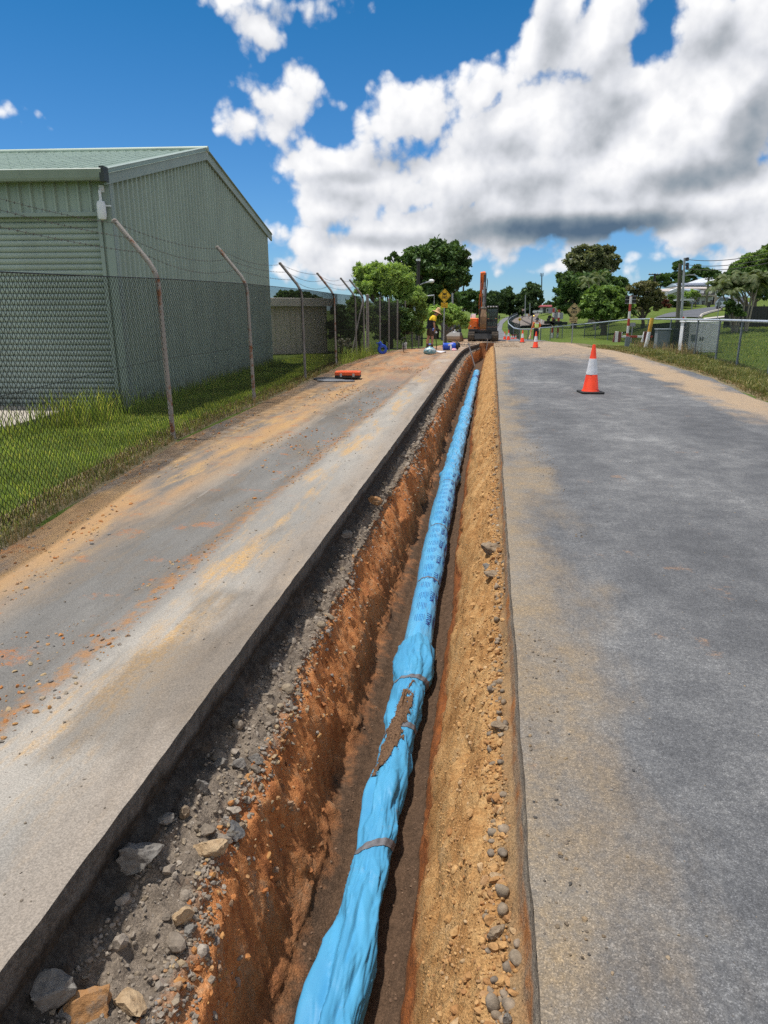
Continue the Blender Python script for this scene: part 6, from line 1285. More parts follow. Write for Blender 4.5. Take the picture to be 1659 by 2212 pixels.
# ------------------------------------------------------------------ trees
L_BOT = leafmat("bottlebrush_leaf", (0.123, 0.232, 0.036), (0.217, 0.377, 0.065), (0.319, 0.478, 0.102), .4)
L_DK = leafmat("dark_leaf", (0.032, 0.080, 0.020), (0.065, 0.145, 0.032), (0.109, 0.210, 0.051), .3)
L_MD = leafmat("mid_leaf", (0.080, 0.167, 0.026), (0.131, 0.246, 0.043), (0.189, 0.319, 0.065), .35)
L_BR = leafmat("fresh_leaf", (0.145, 0.275, 0.043), (0.232, 0.392, 0.072), (0.290, 0.464, 0.102), .4)
L_GUM = leafmat("gum_leaf", (0.080, 0.116, 0.043), (0.145, 0.181, 0.080), (0.217, 0.246, 0.123), .3)
L_FAR = leafmat("far_leaf", (0.032, 0.072, 0.026), (0.051, 0.109, 0.035), (0.087, 0.160, 0.051), .25)
L_BRN = leafmat("brownish_leaf", (0.087, 0.104, 0.043), (0.145, 0.160, 0.065), (0.203, 0.203, 0.087), .3)
L_PALM = leafmat("palm_leaf", (.045, .085, .022), (.08, .13, .035), (.15, .17, .06), .3)
M_BARK = mat("bark", (.15, .12, .095), (.09, .072, .06), 6, .95, .5, 30, stretch=(1, 1, .3)); M_PALE = mat("pale_bark", (.34, .30, .24), (.25, .22, .18), 5, .9, .3, 30)
def leaves(C, N, sz, long=1.7, droop=0.0):
    """leaf sprays: two crossed-ish quads per point, random facing"""
    n = len(C); a = rng.normal(size=(n, 3)); a /= np.linalg.norm(a, axis=1)[:, None]; a[:, 2] -= droop; a /= np.linalg.norm(a, axis=1)[:, None]
    b_ = rng.normal(size=(n, 3)); b_ -= (b_*a).sum(1)[:, None]*a; b_ /= np.linalg.norm(b_, axis=1)[:, None]
    s = sz*rng.uniform(.6, 1.35, n); u = a*(s*long/2)[:, None]; v = b_*(s/2)[:, None]
    c = np.cross(a, b_)*(s*.18)[:, None]
    V = np.stack([C-u, C+v*.9+c, C+u, C-v*.9+c], 1).reshape(-1, 3); return V, np.arange(n*4).reshape(-1, 4)
def tree(name, bx, Y, blobs, sz, n, lm, label, cat="tree", group=None, trunk=.16, bark=None, long=1.7, droop=0.0, depth=.8, fill=1.0, trunk_px=None, limbs=True, cl=1.0):
    base = atY(bx, 680, Y); z0 = gz(base.x, Y); k = mpu(Y); e = empty(name, (base.x, Y, z0), 0, label, cat, group); org = np.array([base.x, Y, z0])
    vol = np.array([rx*ry for _, _, rx, ry in blobs], float); cnt = np.maximum((n*2.1*vol/vol.sum()).astype(int), 20); CC = []; mb = MB(); tops = []
    for (px, py, rx, ry), m_ in zip(blobs, cnt):
        c = np.array(atY(px, py, Y)); R3 = np.array([rx*k, max(rx, ry)*k*depth, ry*k])
        yo = rng.uniform(-.35, .35)*rx*k*depth; c[1] += yo
        nc = max(8, int(m_/(95*cl))); d = rng.normal(size=(nc, 3)); d /= np.linalg.norm(d, axis=1)[:, None]; d[:, 2] = np.where(d[:, 2] < -.35, -d[:, 2], d[:, 2])
        rr = rng.uniform(.20, 1.35, nc)**.6*fill; cc = c+d*R3*rr[:, None]
        wq = rng.uniform(.35, 1.6, nc); per = rng.choice(nc, m_, p=wq/wq.sum()); spread = .215*np.minimum(R3.min(), R3.mean())*cl**.5
        pts = cc[per]+rng.normal(size=(m_, 3))*spread*np.array([.75, .75, .5]); pts[:, 2] -= droop*np.abs(rng.normal(size=m_))*spread
        CC.append(pts); tops.append(c)
    Cn = np.concatenate(CC)-org; keep = Cn[:, 2] > .05; V_, F_ = leaves(Cn[keep], None, sz*.62, long, droop)
    npmesh("crown", V_, F_, lm, e)
    lowc = min(t[2] for t in tops)-org[2]; fork = max(lowc*.55, .4); top = np.mean([t for t in tops], 0)-org
    mb.tube([(0, 0, -.3), (trunk*.3, 0, fork*.5), (0, 0, fork)], [trunk*1.15, trunk, trunk*.85], 9)
    if limbs:
        for t in tops:
            t = t-org; mid = np.array([t[0]*.45, t[1]*.45, fork+(t[2]-fork)*.5]); mb.tube([(0, 0, fork*.9), tuple(mid), tuple(t)], [trunk*.6, trunk*.38, trunk*.12], 6)
            for _ in range(3):
                o_ = t+rng.normal(size=3)*np.array([1, 1, .5])*k*7; mb.tube([tuple(mid), tuple((mid+o_)/2+rng.normal(size=3)*.05), tuple(o_)], [trunk*.25, trunk*.15, trunk*.05], 5)
    mb.build("trunk", bark or M_BARK, e, True); return e
GT = "trees around the site"
tree("bottlebrush_tree", 842, 33, [(785, 600, 20, 22), (812, 596, 28, 24), (848, 602, 34, 30), (875, 622, 24, 28), (898, 650, 18, 24), (910, 682, 13, 28), (835, 632, 48, 22), (880, 655, 26, 18), (798, 622, 28, 18), (905, 712, 9, 16), (885, 690, 12, 26), (775, 585, 12, 14)], .085, 22000, L_BOT, "bright green weeping bottlebrush spilling over the chain link fence", "tree", GT, .14, long=4.2, droop=.35)
tree("broad_tree", 935, 54, [(925, 565, 42, 30), (960, 556, 40, 30), (985, 580, 28, 24), (895, 590, 32, 28), (950, 602, 55, 34), (868, 562, 18, 10), (1000, 575, 15, 10), (940, 640, 55, 34), (905, 545, 22, 10), (975, 534, 14, 9), (990, 612, 24, 22), (850, 552, 8, 5), (1010, 568, 8, 8), (948, 675, 45, 24), (840, 560, 7, 4), (1012, 552, 6, 5), (985, 527, 6, 5), (938, 534, 10, 6), (880, 545, 8, 5)], .30, 26000, L_DK, "big dark spreading tree towering behind the bottlebrush", "tree", GT, .4)
tree("hedge_bush", 962, 43, [(942, 683, 22, 20), (966, 688, 24, 26), (985, 694, 22, 28), (1000, 702, 12, 24), (930, 700, 14, 20)], .13, 9000, L_BR, "fresh green bush behind the paling fence and the warning sign", "bush", GT, .10)
tree("roadside_tree", 985, 85, [(978, 648, 18, 16), (1000, 652, 20, 18), (1018, 640, 14, 12), (1030, 650, 12, 16), (1006, 636, 10, 8), (990, 664, 26, 14)], .38, 6000, L_DK, "dark tree behind the excavator's engine side", "tree", GT, .25)
tree("shrub", 735, 27.5, [(733, 690, 20, 30), (724, 720, 16, 30), (745, 725, 20, 36)], .12, 5000, L_DK, "dark shrub behind the fence at the end of the beige shed", "shrub", GT, .07)
tree("shrub", 775, 29, [(768, 690, 20, 42), (790, 700, 22, 40), (760, 725, 18, 28)], .12, 7000, L_MD, "taller dark green shrub behind the last leaning fence posts", "shrub", GT, .07)
tree("shrub", 830, 32, [(820, 690, 26, 36), (850, 690, 28, 34), (880, 710, 26, 26), (840, 725, 30, 20)], .12, 9000, L_DK, "dark undergrowth shrub under the bottlebrush", "shrub", GT, .07)
tree("silver_shrub", 752, 26.6, [(745, 745, 16, 14), (760, 752, 12, 10)], .07, 1500, leafmat("silver_leaf", (.25, .27, .24), (.36, .37, .33), (.18, .2, .16), .2), "small silvery shrub at the foot of the fence", "shrub", GT, .03)
tree("yard_tree", 640, 62, [(618, 640, 24, 11), (648, 643, 26, 11), (676, 648, 18, 9), (600, 648, 14, 8)], .26, 4500, L_DK, "dark tree crown showing above the beige shed roof", "tree", GT, .2)
for i, (bx, Y, bl, lab) in enumerate([(1042, 160, [(1040, 660, 16, 16), (1055, 655, 16, 18), (1030, 668, 14, 10)], "far dark tree rising behind the excavator arm"),
                               (1072, 165, [(1068, 656, 18, 22), (1084, 653, 14, 20), (1076, 670, 20, 12)], "far dark tree just past the excavator cab"),
                               (1102, 170, [(1098, 650, 16, 22), (1112, 654, 14, 20), (1104, 668, 18, 12)], "far rounded tree midway along the distant wood"),
                               (1128, 168, [(1124, 658, 14, 20), (1136, 650, 14, 22), (1130, 668, 16, 12)], "far tree behind the thin pole by the railway"),
                               (1152, 162, [(1148, 640, 16, 24), (1160, 646, 12, 26), (1140, 652, 12, 22), (1152, 664, 18, 14)], "tallest tree at the end of the distant wood"),
                               (1187, 230, [(1184, 662, 10, 8), (1196, 664, 9, 8)], "small distant tree behind the red roof")]):
    tree("distant_tree", bx, Y, bl+[(bl[0][0]+4, 676, 18, 7), (bl[0][0]-8, 672, 14, 8)], .8, 3600, L_FAR, lab, "tree", "distant trees behind the railway", .3)
tree("gum_tree", 1278, 85, [(1278, 553, 38, 18), (1250, 566, 26, 20), (1306, 553, 22, 16), (1240, 592, 20, 18), (1288, 582, 38, 22), (1318, 572, 14, 11), (1262, 545, 14, 8), (1294, 540, 16, 8), (1226, 605, 14, 12), (1335, 566, 8, 5)], .40, 9000, L_GUM, "tall sparse gum tree standing above the other trees", "tree", GT, .35, M_PALE, fill=1.05)
tree("dense_tree", 1240, 80, [(1232, 612, 28, 22), (1260, 618, 30, 24), (1290, 612, 30, 24), (1215, 640, 18, 22), (1245, 645, 28, 24), (1320, 614, 18, 14), (1345, 612, 16, 11), (1212, 660, 14, 14), (1270, 650, 30, 22), (1230, 672, 30, 16), (1272, 676, 40, 12), (1335, 630, 16, 14)], .40, 14000, L_DK, "dark dense trees massed under the tall gum", "tree", GT, .3)
tree("round_tree", 1306, 62, [(1306, 640, 36, 20), (1278, 662, 24, 24), (1335, 660, 26, 24), (1306, 668, 48, 20), (1295, 628, 20, 10), (1325, 632, 18, 10), (1306, 684, 50, 11), (1268, 682, 20, 12), (1345, 680, 26, 11)], .42, 9000, L_MD, "round glossy green tree behind the faded warning sign", "tree", GT, .25, long=1.3)
tree("thin_tree", 1390, 64, [(1372, 632, 18, 16), (1395, 625, 22, 16), (1412, 645, 18, 18), (1385, 655, 26, 18), (1408, 665, 16, 12), (1365, 660, 12, 14), (1385, 672, 30, 9), (1362, 676, 16, 9)], .24, 6500, L_BRN, "sparse brownish tree beside the double power pole", "tree", GT, .15)
for bx, Y, bl, lab in [(1420, 150, [(1416, 606, 10, 10), (1430, 604, 12, 10), (1405, 612, 10, 8)], "hill tree behind the crossarm pole"), (1450, 155, [(1446, 600, 14, 12), (1463, 578, 9, 16), (1468, 600, 16, 14)], "spiky hill tree behind the double power pole"),
                       (1505, 160, [(1500, 590, 18, 12), (1518, 596, 14, 12), (1490, 604, 18, 10)], "round hill tree above the white hipped roof"), (1540, 158, [(1532, 594, 14, 10), (1548, 600, 12, 10)], "hill tree beside the palms above the roofs"), (1475, 150, [(1470, 612, 18, 8), (1445, 614, 18, 7), (1420, 617, 14, 6)], "low hill trees behind the long grey roof")]:
    tree("hill_tree", bx, Y, bl, .55, 2600, L_DK, lab, "tree", "trees on the hill behind the houses", .25)
tree("garden_tree", 1625, 62, [(1600, 582, 18, 14), (1625, 575, 22, 20), (1648, 562, 18, 20), (1640, 590, 22, 18), (1610, 602, 22, 16), (1655, 545, 12, 14), (1580, 600, 14, 12), (1670, 570, 20, 30)], .26, 9000, L_MD, "tall garden tree rising behind the palm clump", "tree", GT, .2)
tree("garden_shrub", 1587, 47, [(1586, 672, 14, 12), (1575, 660, 10, 10), (1600, 680, 10, 8)], .16, 2600, L_DK, "low dark shrub at the foot of the palms", "shrub", GT, .05)
tree("garden_shrub", 1500, 92, [(1485, 640, 10, 8), (1496, 636, 8, 8), (1478, 652, 8, 8), (1505, 644, 6, 8)], .22, 2000, L_BR, "yellow green shrub before the gabled house verandah", "shrub", GT, .06)
tree("garden_shrub", 1452, 92, [(1450, 648, 8, 10), (1456, 658, 9, 7)], .22, 1500, L_MD, "leafy shrub at the corner of the gabled house", "shrub", GT, .06)
tree("red_shrub", 1435, 90, [(1432, 656, 9, 10), (1440, 664, 7, 7)], .2, 1300, leafmat("red_leaf", (.10, .025, .02), (.16, .05, .035), (.07, .03, .02), .2), "dark red shrub beside the low street verge", "shrub", GT, .05)
tree("garden_tree", 1615, 56, [(1560, 608, 16, 14), (1585, 602, 18, 18), (1605, 622, 20, 18), (1632, 618, 20, 20), (1575, 630, 16, 14), (1650, 640, 16, 20)], .2, 6500, L_DK, "dark leafy tree filling the back of the palm clump", "tree", GT, .15)
# palms: a clump of slim leaning trunks with feather fronds
def palm(bx, by, tx, ty_, Y, fl, label, nf=22, r=.05):
    fl *= .72
    b_ = atY(bx, by, Y); z0 = gz(b_.x, Y); t = atY(tx, ty_, Y)-Vector((b_.x, Y, z0)); e = empty("palm_tree", (b_.x, Y, z0), 0, label, "palm tree", "palms in the garden clump")
    mb = MB(); mb.tube([(0, 0, -.2), (t.x*.35, t.y*.3, t.z*.45), (t.x*.75, t.y, t.z*.8), tuple(t)], [r*1.3, r, r*.9, r*.8], 8); mb.build("trunk", M_PALE, e, True)
    V_, F_ = [], []
    for i in range(nf):
        a = 2*math.pi*i/nf+random.uniform(-.2, .2); up = random.uniform(.3, 1.3); L = fl*random.uniform(.8, 1.1); pts = []
        for s in np.linspace(0, 1, 9): pts.append(t+Vector((math.cos(a)*L*s*(1-.25*up*s), math.sin(a)*L*s*(1-.25*up*s), L*(up*s-.95*s*s))))
        for j in range(8):
            p0, p1 = pts[j], pts[j+1]; d_ = (p1-p0).normalized(); sd_ = d_.cross(Vector((0, 0, 1))).normalized()
            for m_ in range(5):
                p = p0.lerp(p1, m_/5); ll = fl*.30*math.sin(math.pi*min(.97, (j+m_/5)/8*.9+.08))
                for s_ in (-1, 1):
                    tip = p+sd_*s_*ll*.8+d_*ll*.5-Vector((0, 0, ll*.45)); n_ = len(V_); w = d_*.02*fl/1.6; V_ += [p-w, p+w, tip+w*.3, tip-w*.3]; F_.append((n_, n_+1, n_+2, n_+3))
    npmesh("fronds", V_, F_, L_PALM, e)
for bx, by, tx, ty_, Y, fl, lab in [(1588, 683, 1555, 620, 48, 1.6, "palm with the lowest crown leaning over the parked car"), (1592, 684, 1572, 605, 48.5, 1.7, "palm leaning away from the street sign"), (1600, 685, 1592, 612, 49, 1.6, "upright palm in the middle of the clump"),
                                    (1606, 686, 1612, 598, 49.5, 1.8, "tallest palm of the clump"), (1612, 687, 1628, 615, 48, 1.6, "palm leaning towards the garden tree"), (1616, 688, 1642, 604, 47.5, 1.7, "palm leaning farthest towards the picture edge"), (1597, 685, 1580, 632, 47.5, 1.3, "short palm low in the clump")]:
    palm(bx, by, tx, ty_, Y, fl, lab)
palm(1288, 670, 1270, 608, 74, 1.9, "palm crown standing among the dark trees under the gum", 12, .1); palm(1300, 670, 1292, 600, 75, 2.0, "second palm crown close under the gum", 12, .1)

# paling fence behind the worker
a = at(953, 735); b_ = at(983, 724); pf_ = empty("paling_fence", (a.x, a.y, 0), 0, "grey timber paling fence running behind the stooping man", "fence")
b_ = Vector((a.x+.9, a.y+9.5, 0)); d_ = b_-Vector((a.x, a.y, 0)); L = d_.length; d_ = d_/L; M_PAL = mat("grey_timber", (.17, .175, .19), (.11, .113, .12), 5, .9, .4, 30, stretch=(2, 2, .2))
mb = MB()
for s in np.arange(0, L, .115):
    p = Vector((a.x, a.y, 0))+d_*s; z0 = gz(p.x, p.y); h_ = 1.42+.05*random.random(); mb.box((p.x-a.x, p.y-a.y, z0+h_/2), (.02, .10, h_), math.atan2(-d_.x, d_.y))
mb.build("palings", M_PAL, pf_)
for s in np.arange(.0, L, 2.3):
    p = Vector((a.x, a.y, 0))+d_*s; mb = MB(); mb.box((p.x-a.x+.09, p.y-a.y, gz(p.x, p.y)+.8), (.11, .11, 1.75)); mb.build("post", M_PAL, pf_, bevel=.01)
# near end post pair facing the road
# ------------------------------------------------------------------ poles, lamps and wires
M_WOOD = mat("pole_timber", (.145, .14, .10), (.09, .088, .068), 4, .9, .3, 30, stretch=(2, 2, .2)); M_DKP = mat("dark_pole", (.05, .048, .045), (.035, .033, .03), 5, .9)
def pole(name, px, pyb, pyt, Y, r, material, label, tx=None, arms=(), cat="utility pole"):
    b_ = atY(px, pyb, Y); z0 = gz(b_.x, Y); t = atY(tx if tx is not None else px, pyt, Y); e = empty(name, (b_.x, Y, z0), 0, label, cat); mb = MB(); mb.tube([(0, 0, -.3), (t.x-b_.x, 0, t.z-z0)], [r, r*.8], 12); mb.build("pole", material, e, True); k = mpu(Y)
    for (dz, w_) in arms:
        mb = MB(); mb.box((t.x-b_.x, -.1, t.z-z0-dz*k), (w_*k, .10, .12)); mb.build("crossarm", material, e)
        for s_ in (-.42, -.2, .2, .42): mb = MB(); mb.lathe([(.04, 0), (.06, .05), (.035, .12), (.05, .15)], 8, (t.x-b_.x+s_*w_*k, -.1, t.z-z0-dz*k+.06)); mb.build("insulator", M_REFL, e, True)
    return e, t
pole("power_pole", 1465.5, 712, 569, 44, .125, M_WOOD, "thick timber power pole standing against the steel pole", 1469.5)
e, tp_ = pole("steel_pole", 1473, 712, 557, 43.5, .075, mat("steel_pale", (.40, .42, .44), (.32, .34, .36), 4, .5, metal=.3), "slim pale steel pole beside the thick timber pole", 1479)
for dy_ in (3, 14.5, 22): mb = MB(); c = atY(1480, 557+dy_, 43.5)-Vector(e.location); mb.lathe([(.03, -.1), (.09, -.08), (.09, .08), (.03, .1)], 12, tuple(c+Vector((.12, 0, 0)))); mb.build("insulator", M_EXD, e, True)
mb = MB(); c = atY(1478, 596, 43.5)-Vector(e.location); c2 = atY(1491, 593.5, 43.5)-Vector(e.location); mb.tube([tuple(c), tuple(c2)], .03, 8); mb.box(tuple(c2+Vector((.12, 0, .0))), (.34, .12, .07)); mb.build("lamp_arm", M_GALV, e)
for i, (y0, px1, y1) in enumerate([(560, 1670, 534), (571.5, 1670, 546), (579.5, 1670, 556)]):
    a = atY(1481, y0, 43.5); b_ = atY(px1+60, y1-6, 30); pts = [a.lerp(b_, t)-Vector((0, 0, .55*4*t*(1-t)*.5)) for t in np.linspace(0, 1, 14)]; mb = MB(); mb.tube(pts, .016, 5); tag(mb.build("power_line", M_DKP, None), ["topmost power line running from the steel pole", "middle power line running from the steel pole", "lowest power line running from the steel pole"][i], "power line")
pole("power_pole", 1411, 676, 591, 96, .16, M_DKP, "dark power pole with a crossarm above the brownish tree", 1414.5, [(2, 26)]); pole("power_pole", 1525.5, 662, 600, 98, .15, M_WOOD, "leaning timber power pole before the tan house", 1531, [(3, 16)])
pole("power_pole", 903.6, 690, 556, 50, .14, M_DKP, "dark power pole half hidden in the big spreading tree", 904, [(10, 8)]); pole("power_pole", 988.5, 690, 616, 120, .2, M_DKP, "short dark power pole left of the excavator boom" if False else "dark pole top beside the edge of the spreading tree", 988); pole("power_pole", 1001, 690, 620, 122, .17, M_DKP, "dark pole top next to the excavator boom", 1001)
pole("steel_pole", 977.5, 720, 633, 50, .075, M_GALV, "grey steel pole behind the bright yellow warning sign", 977.5); pole("thin_pole", 1135, 676, 637, 140, .10, M_GALV, "thin pole before the far wood at the railway", 1135); pole("thin_pole", 1145, 676, 655, 140, .1, M_GALV, "short thin pole beside the far railway bend", 1145)
e, t = pole("radio_mast", 1169.5, 676, 591, 200, .16, M_DKP, "tall radio mast with antennas beyond the far wood", 1170.5, cat="radio mast"); k = mpu(200); mb = MB()
for s_ in (-1, 0, 1): mb.box((t.x-e.location.x+s_*3*k, 0, t.z-e.location.z-2*k), (.9*k, .3, 7*k))
mb.box((t.x-e.location.x, 0, t.z-e.location.z-5*k), (7*k, .2, .4*k)); mb.build("antenna", M_DKP, e)
for px, py, px2, Y, lab in [(908, 641, 938, 48, "street light arm reaching out of the spreading tree"), (918, 611, 932, 50, "street lamp with a pale round head high in the spreading tree")]:
    a = atY(px, py, Y); b_ = atY(px2, py-3, Y); z0 = gz(a.x, Y); e = empty("street_lamp", (a.x-.6, Y+.5, z0), 0, lab, "street lamp"); l = lambda q: tuple(q-Vector(e.location)); mb = MB(); mb.tube([(0, 0, -.2), (0, 0, a.z-z0-.2), l(a), l(b_)], .05, 8); mb.build("pole", M_GALV, e, True); mb = MB()
    if Y == 48: mb.tube([l(b_), l(b_-Vector((0, 0, .9)))], .012, 5); mb.lathe([(.06, 0), (.07, .1), (.05, .22)], 10, l(b_-Vector((0, 0, 1.1))))
    else: mb.lathe([(.05, -.12), (.17, -.06), (.2, .06), (.1, .14), (0, .15)], 14, l(b_))
    mb.build("lamp_head", M_REFL, e, True)

# ------------------------------------------------------------------ street up the hill
Ls = [at(*q) for q in [(1412, 688), (1462, 674.5), (1522, 666), (1549, 663)]]; Rs = [at(*q) for q in [(1511, 687), (1516, 680), (1554, 669.5), (1566, 662.5)]]
Vs = []
for i in range(3):
    for k_ in range(10):
        a = Ls[i].lerp(Ls[i+1], k_/10); b_ = Rs[i].lerp(Rs[i+1], k_/10)
        for j in range(8): q = a.lerp(b_, j/7); Vs.append((q.x, q.y, gz(q.x, q.y)+.06))
tag(npmesh("hill_road", Vs, gridfaces(len(Vs)//8, 8), mat("hill_asphalt", (.11, .115, .125), (.085, .088, .095), .5, .9), smooth=True), "dark asphalt street climbing to the houses", kind='structure')
kp = [at(*q) for q in [(1509, 688), (1513, 682), (1530, 676), (1556, 670)]]; mb = MB(); mb.tube([tuple(q+Vector((.1, 0, .06))) for q in kp], .14, 6); tag(mb.build("kerb", mat("kerb_concrete", (.46, .42, .37), (.36, .33, .29), 3, .9)), "pale concrete kerb of the hill street", kind='structure')
fpv = [at(*q) for q in [(1520, 688.5), (1580, 682.5), (1580, 685.5), (1520, 691)]]; tag(npmesh("footpath", [(q.x, q.y, gz(q.x, q.y)+.08) for q in fpv], [(0, 1, 2, 3)], mat("path_concrete", (.50, .47, .42), (.42, .39, .35), 2, .9)), "pale footpath across the lawn", kind='structure')

# ------------------------------------------------------------------ houses
def px_house(name, label, Y, walls, roofs, opens, cat="house"):
    """walls: (px0, px1, pytop, pybottom, depth, material); roofs: (px0, px1, py eave, py ridge, inset0, inset1, depth, material); openings get frame and pane"""
    c = atY(walls[0][0], 660, Y); e = empty(name, (c.x, Y, 0), 0, label, cat); o = Vector((c.x, Y, 0))
    for (a, b_, t, bt, dp, m_) in walls:
        p, q = atY(a, t, Y)-o, atY(b_, bt, Y)-o; mb = MB(); mb.box(((p.x+q.x)/2, dp/2, (p.z+q.z)/2), (q.x-p.x, dp, p.z-q.z)); mb.build("wall", m_, e)
    for (a, b_, ev, rd, i0, i1, dp, m_) in roofs:
        p, q = atY(a, ev, Y)-o, atY(b_, ev, Y)-o; rz_ = atY(a, rd, Y).z; k = mpu(Y); yo = -.5
        lo = [(p.x, yo, p.z), (q.x, yo, q.z), (q.x, dp+.5, q.z), (p.x, dp+.5, p.z)]; hi = [(p.x+i0*k, dp/2-.02, rz_), (q.x-i1*k, dp/2-.02, rz_), (q.x-i1*k, dp/2+.02, rz_), (p.x+i0*k, dp/2+.02, rz_)]
        mb = MB(); mb.hexa(lo, [tuple(Vector(v)+Vector((0, 0, .12))) for v in lo]); mb.hexa([tuple(Vector(v)+Vector((0, 0, .125))) for v in lo], hi); mb.build("roof", m_, e)
    k = mpu(Y)
    for (a, b_, t, bt, nm) in opens:
        p, q = atY(a, t, Y)-o, atY(b_, bt, Y)-o; mb = MB(); mb.box(((p.x+q.x)/2, -.03, (p.z+q.z)/2), (q.x-p.x+.12, .06, p.z-q.z+.12)); f_ = mb.build(nm, M_HW if nm != "door" else M_EXD, e)
        mb = MB(); mb.box(((p.x+q.x)/2, -.066, (p.z+q.z)/2), (q.x-p.x-.06, .01, p.z-q.z-.06)); mb.build("pane", M_PANE, f_)
    return e, o
M_HW = mat("house_white", (.72, .74, .75), (.62, .64, .66), 1.5, .7); M_TAN = mat("house_tan", (.48, .41, .34), (.42, .35, .29), 1.2, .8); M_GREYW = mat("house_grey", (.52, .55, .57), (.44, .47, .49), 1.2, .7, stretch=(4, 4, .4)); M_PANE = mat("dark_pane", (.03, .035, .04), (.05, .055, .06), 4, .12, spec=.7)
M_RF1 = mat("old_iron_roof", (.52, .45, .40), (.42, .36, .32), 1.0, .6, stretch=(3, .5, 1)); M_RF2 = mat("blue_grey_roof", (.33, .40, .47), (.28, .34, .40), 1.0, .5, stretch=(3, .5, 1)); M_RF3 = mat("white_roof", (.58, .60, .62), (.50, .52, .54), 1.0, .5); M_SOL = mat("solar_panel", (.03, .06, .13), (.04, .08, .17), 3, .2, spec=.7)
hA, oA = px_house("gabled_house", "pale house with a front gable and blue grey verandah roof below the hill", 95, [(1428, 1466, 634, 655, 9, M_HW), (1466, 1510, 633, 652, 9, M_GREYW), (1418, 1440, 630.5, 640, 7, M_HW)], [(1416, 1466, 631, 621.5, 1, 0, 10, M_RF1), (1473, 1512, 629, 622, 2, 6, 7, M_RF2)], [(1432, 1437, 640, 650, "window"), (1496, 1503, 634, 647, "window"), (1506, 1509, 636, 650, "door")])
mb = MB(); Yg = 94.3; ppx = [(1424, 638), (1464, 621.5), (1513, 634.5)]; P3 = [atY(a, b_, Yg)-oA for a, b_ in ppx]
mb.prism([tuple(P3[0]), tuple(P3[1]), tuple(P3[2]), tuple(P3[2]-Vector((0, 0, .25))), tuple(P3[1]-Vector((0, 0, .45))), tuple(P3[0]-Vector((0, 0, .25)))], (0, .9, 0)); mb.build("gable_trim", M_RF3, hA)
mb = MB(); P4 = [atY(a, b_, 94.9)-oA for a, b_ in [(1428, 637), (1464, 623), (1508, 634)]]; mb.prism([tuple(q) for q in P4], (0, 6, 0)); mb.build("gable_wall", M_HW, hA)
mb = MB(); p = atY(1440, 630, 93)-oA; q = atY(1440, 655, 93)-oA; mb.tube([tuple(p), tuple(q)], .12, 8); mb.build("vent_pipe", M_REFL, hA, True)
hB, oB = px_house("tan_house", "two storey tan house with a long iron roof at the top of the street", 102, [(1511, 1549, 624, 641, 10, M_TAN), (1512, 1541, 641, 661, 8, M_GREYW), (1541, 1552, 641, 660, 9, M_TAN)], [(1474, 1546, 625.5, 617.5, 0, -2, 11, M_RF1)], [(1518, 1530, 627, 637, "window"), (1532.5, 1535, 628, 635, "window"), (1539, 1542, 626, 636, "door"), (1546.5, 1548.5, 628, 636, "window"), (1518, 1520, 651, 660, "door"), (1536, 1538, 649, 658, "door")])
mb = MB(); a = atY(1512, 638.5, 101.3)-oB; b_ = atY(1543, 637.5, 101.3)-oB; mb.box(((a.x+b_.x)/2, -.5, (a.z+b_.z)/2), (b_.x-a.x, 1.2, .14)); mb.build("awning", M_RF1, hB)
for px in (1513, 1530.5): mb = MB(); a = atY(px+2, 630.5, 102)-oB; mb.box((a.x, -.2, a.z), (.5, .35, .4)); mb.build("air_conditioner", M_REFL, hB, bevel=.03)
hC, oC = px_house("hip_roof_house", "white hipped roof house standing highest behind the others", 118, [(1500, 1556, 611, 632, 12, M_TAN)], [(1486, 1532, 616, 609, 4, 6, 9, M_RF3), (1518, 1570, 612.5, 597, 22, 10, 14, M_RF3)], [(1530, 1536, 616, 622, "window"), (1508, 1513, 618, 624, "window")])
sp_ = empty("solar_house", (0, 0, 0), 0, "low house with blue solar panels between the iron and white roofs", "house"); a = atY(1461, 618, 110); b_ = atY(1536, 618, 110)
mb = MB(); mb.box(((a.x+b_.x)/2, 113, a.z-2.2), (b_.x-a.x, 7, 4.2)); mb.build("wall", M_HW, sp_); mb = MB(); zt_ = atY(1500, 612.5, 113).z; mb.prism([(a.x, 109.3, a.z), (a.x, 113, zt_), (a.x, 116.7, a.z)], (b_.x-a.x, 0, 0)); mb.build("roof", M_RF2, sp_)
for j in range(9): x = a.x+(b_.x-a.x)*(.12+.09*j); n_ = Vector((0, -(zt_-a.z), 3.7)).normalized(); c = Vector((x, 111.1, a.z+(zt_-a.z)*.48))+n_*.1; mb = MB(); mb.box(tuple(c), ((b_.x-a.x)*.082, 3.0, .05), Matrix.Rotation(math.atan2(zt_-a.z, 3.7), 3, 'X')); mb.build("solar_panel", M_SOL, sp_)
cpt = empty("carport", (atY(1473, 650, 88).x, 88, gz(20, 88)), 0, "flat roofed carport beside the hill street", "carport"); o = Vector(cpt.location); p, q = atY(1471, 647, 88)-o, atY(1497, 648.5, 88)-o
mb = MB(); mb.box(((p.x+q.x)/2, 2, (p.z+q.z)/2), (q.x-p.x, 5, .16)); mb.build("roof", M_RF3, cpt)
for x in (p.x+.1, q.x-.1):
    for y_ in (-.2, 4): mb = MB(); mb.tube([(x, y_, p.z), (x, y_, p.z-2.6)], .06, 6); mb.build("post", M_GALV, cpt)
mb = MB(); mb.box(((p.x+q.x)/2, 4.3, p.z-1.2), (q.x-p.x-.1, .1, 2.4)); mb.build("back_wall", M_EXD, cpt)
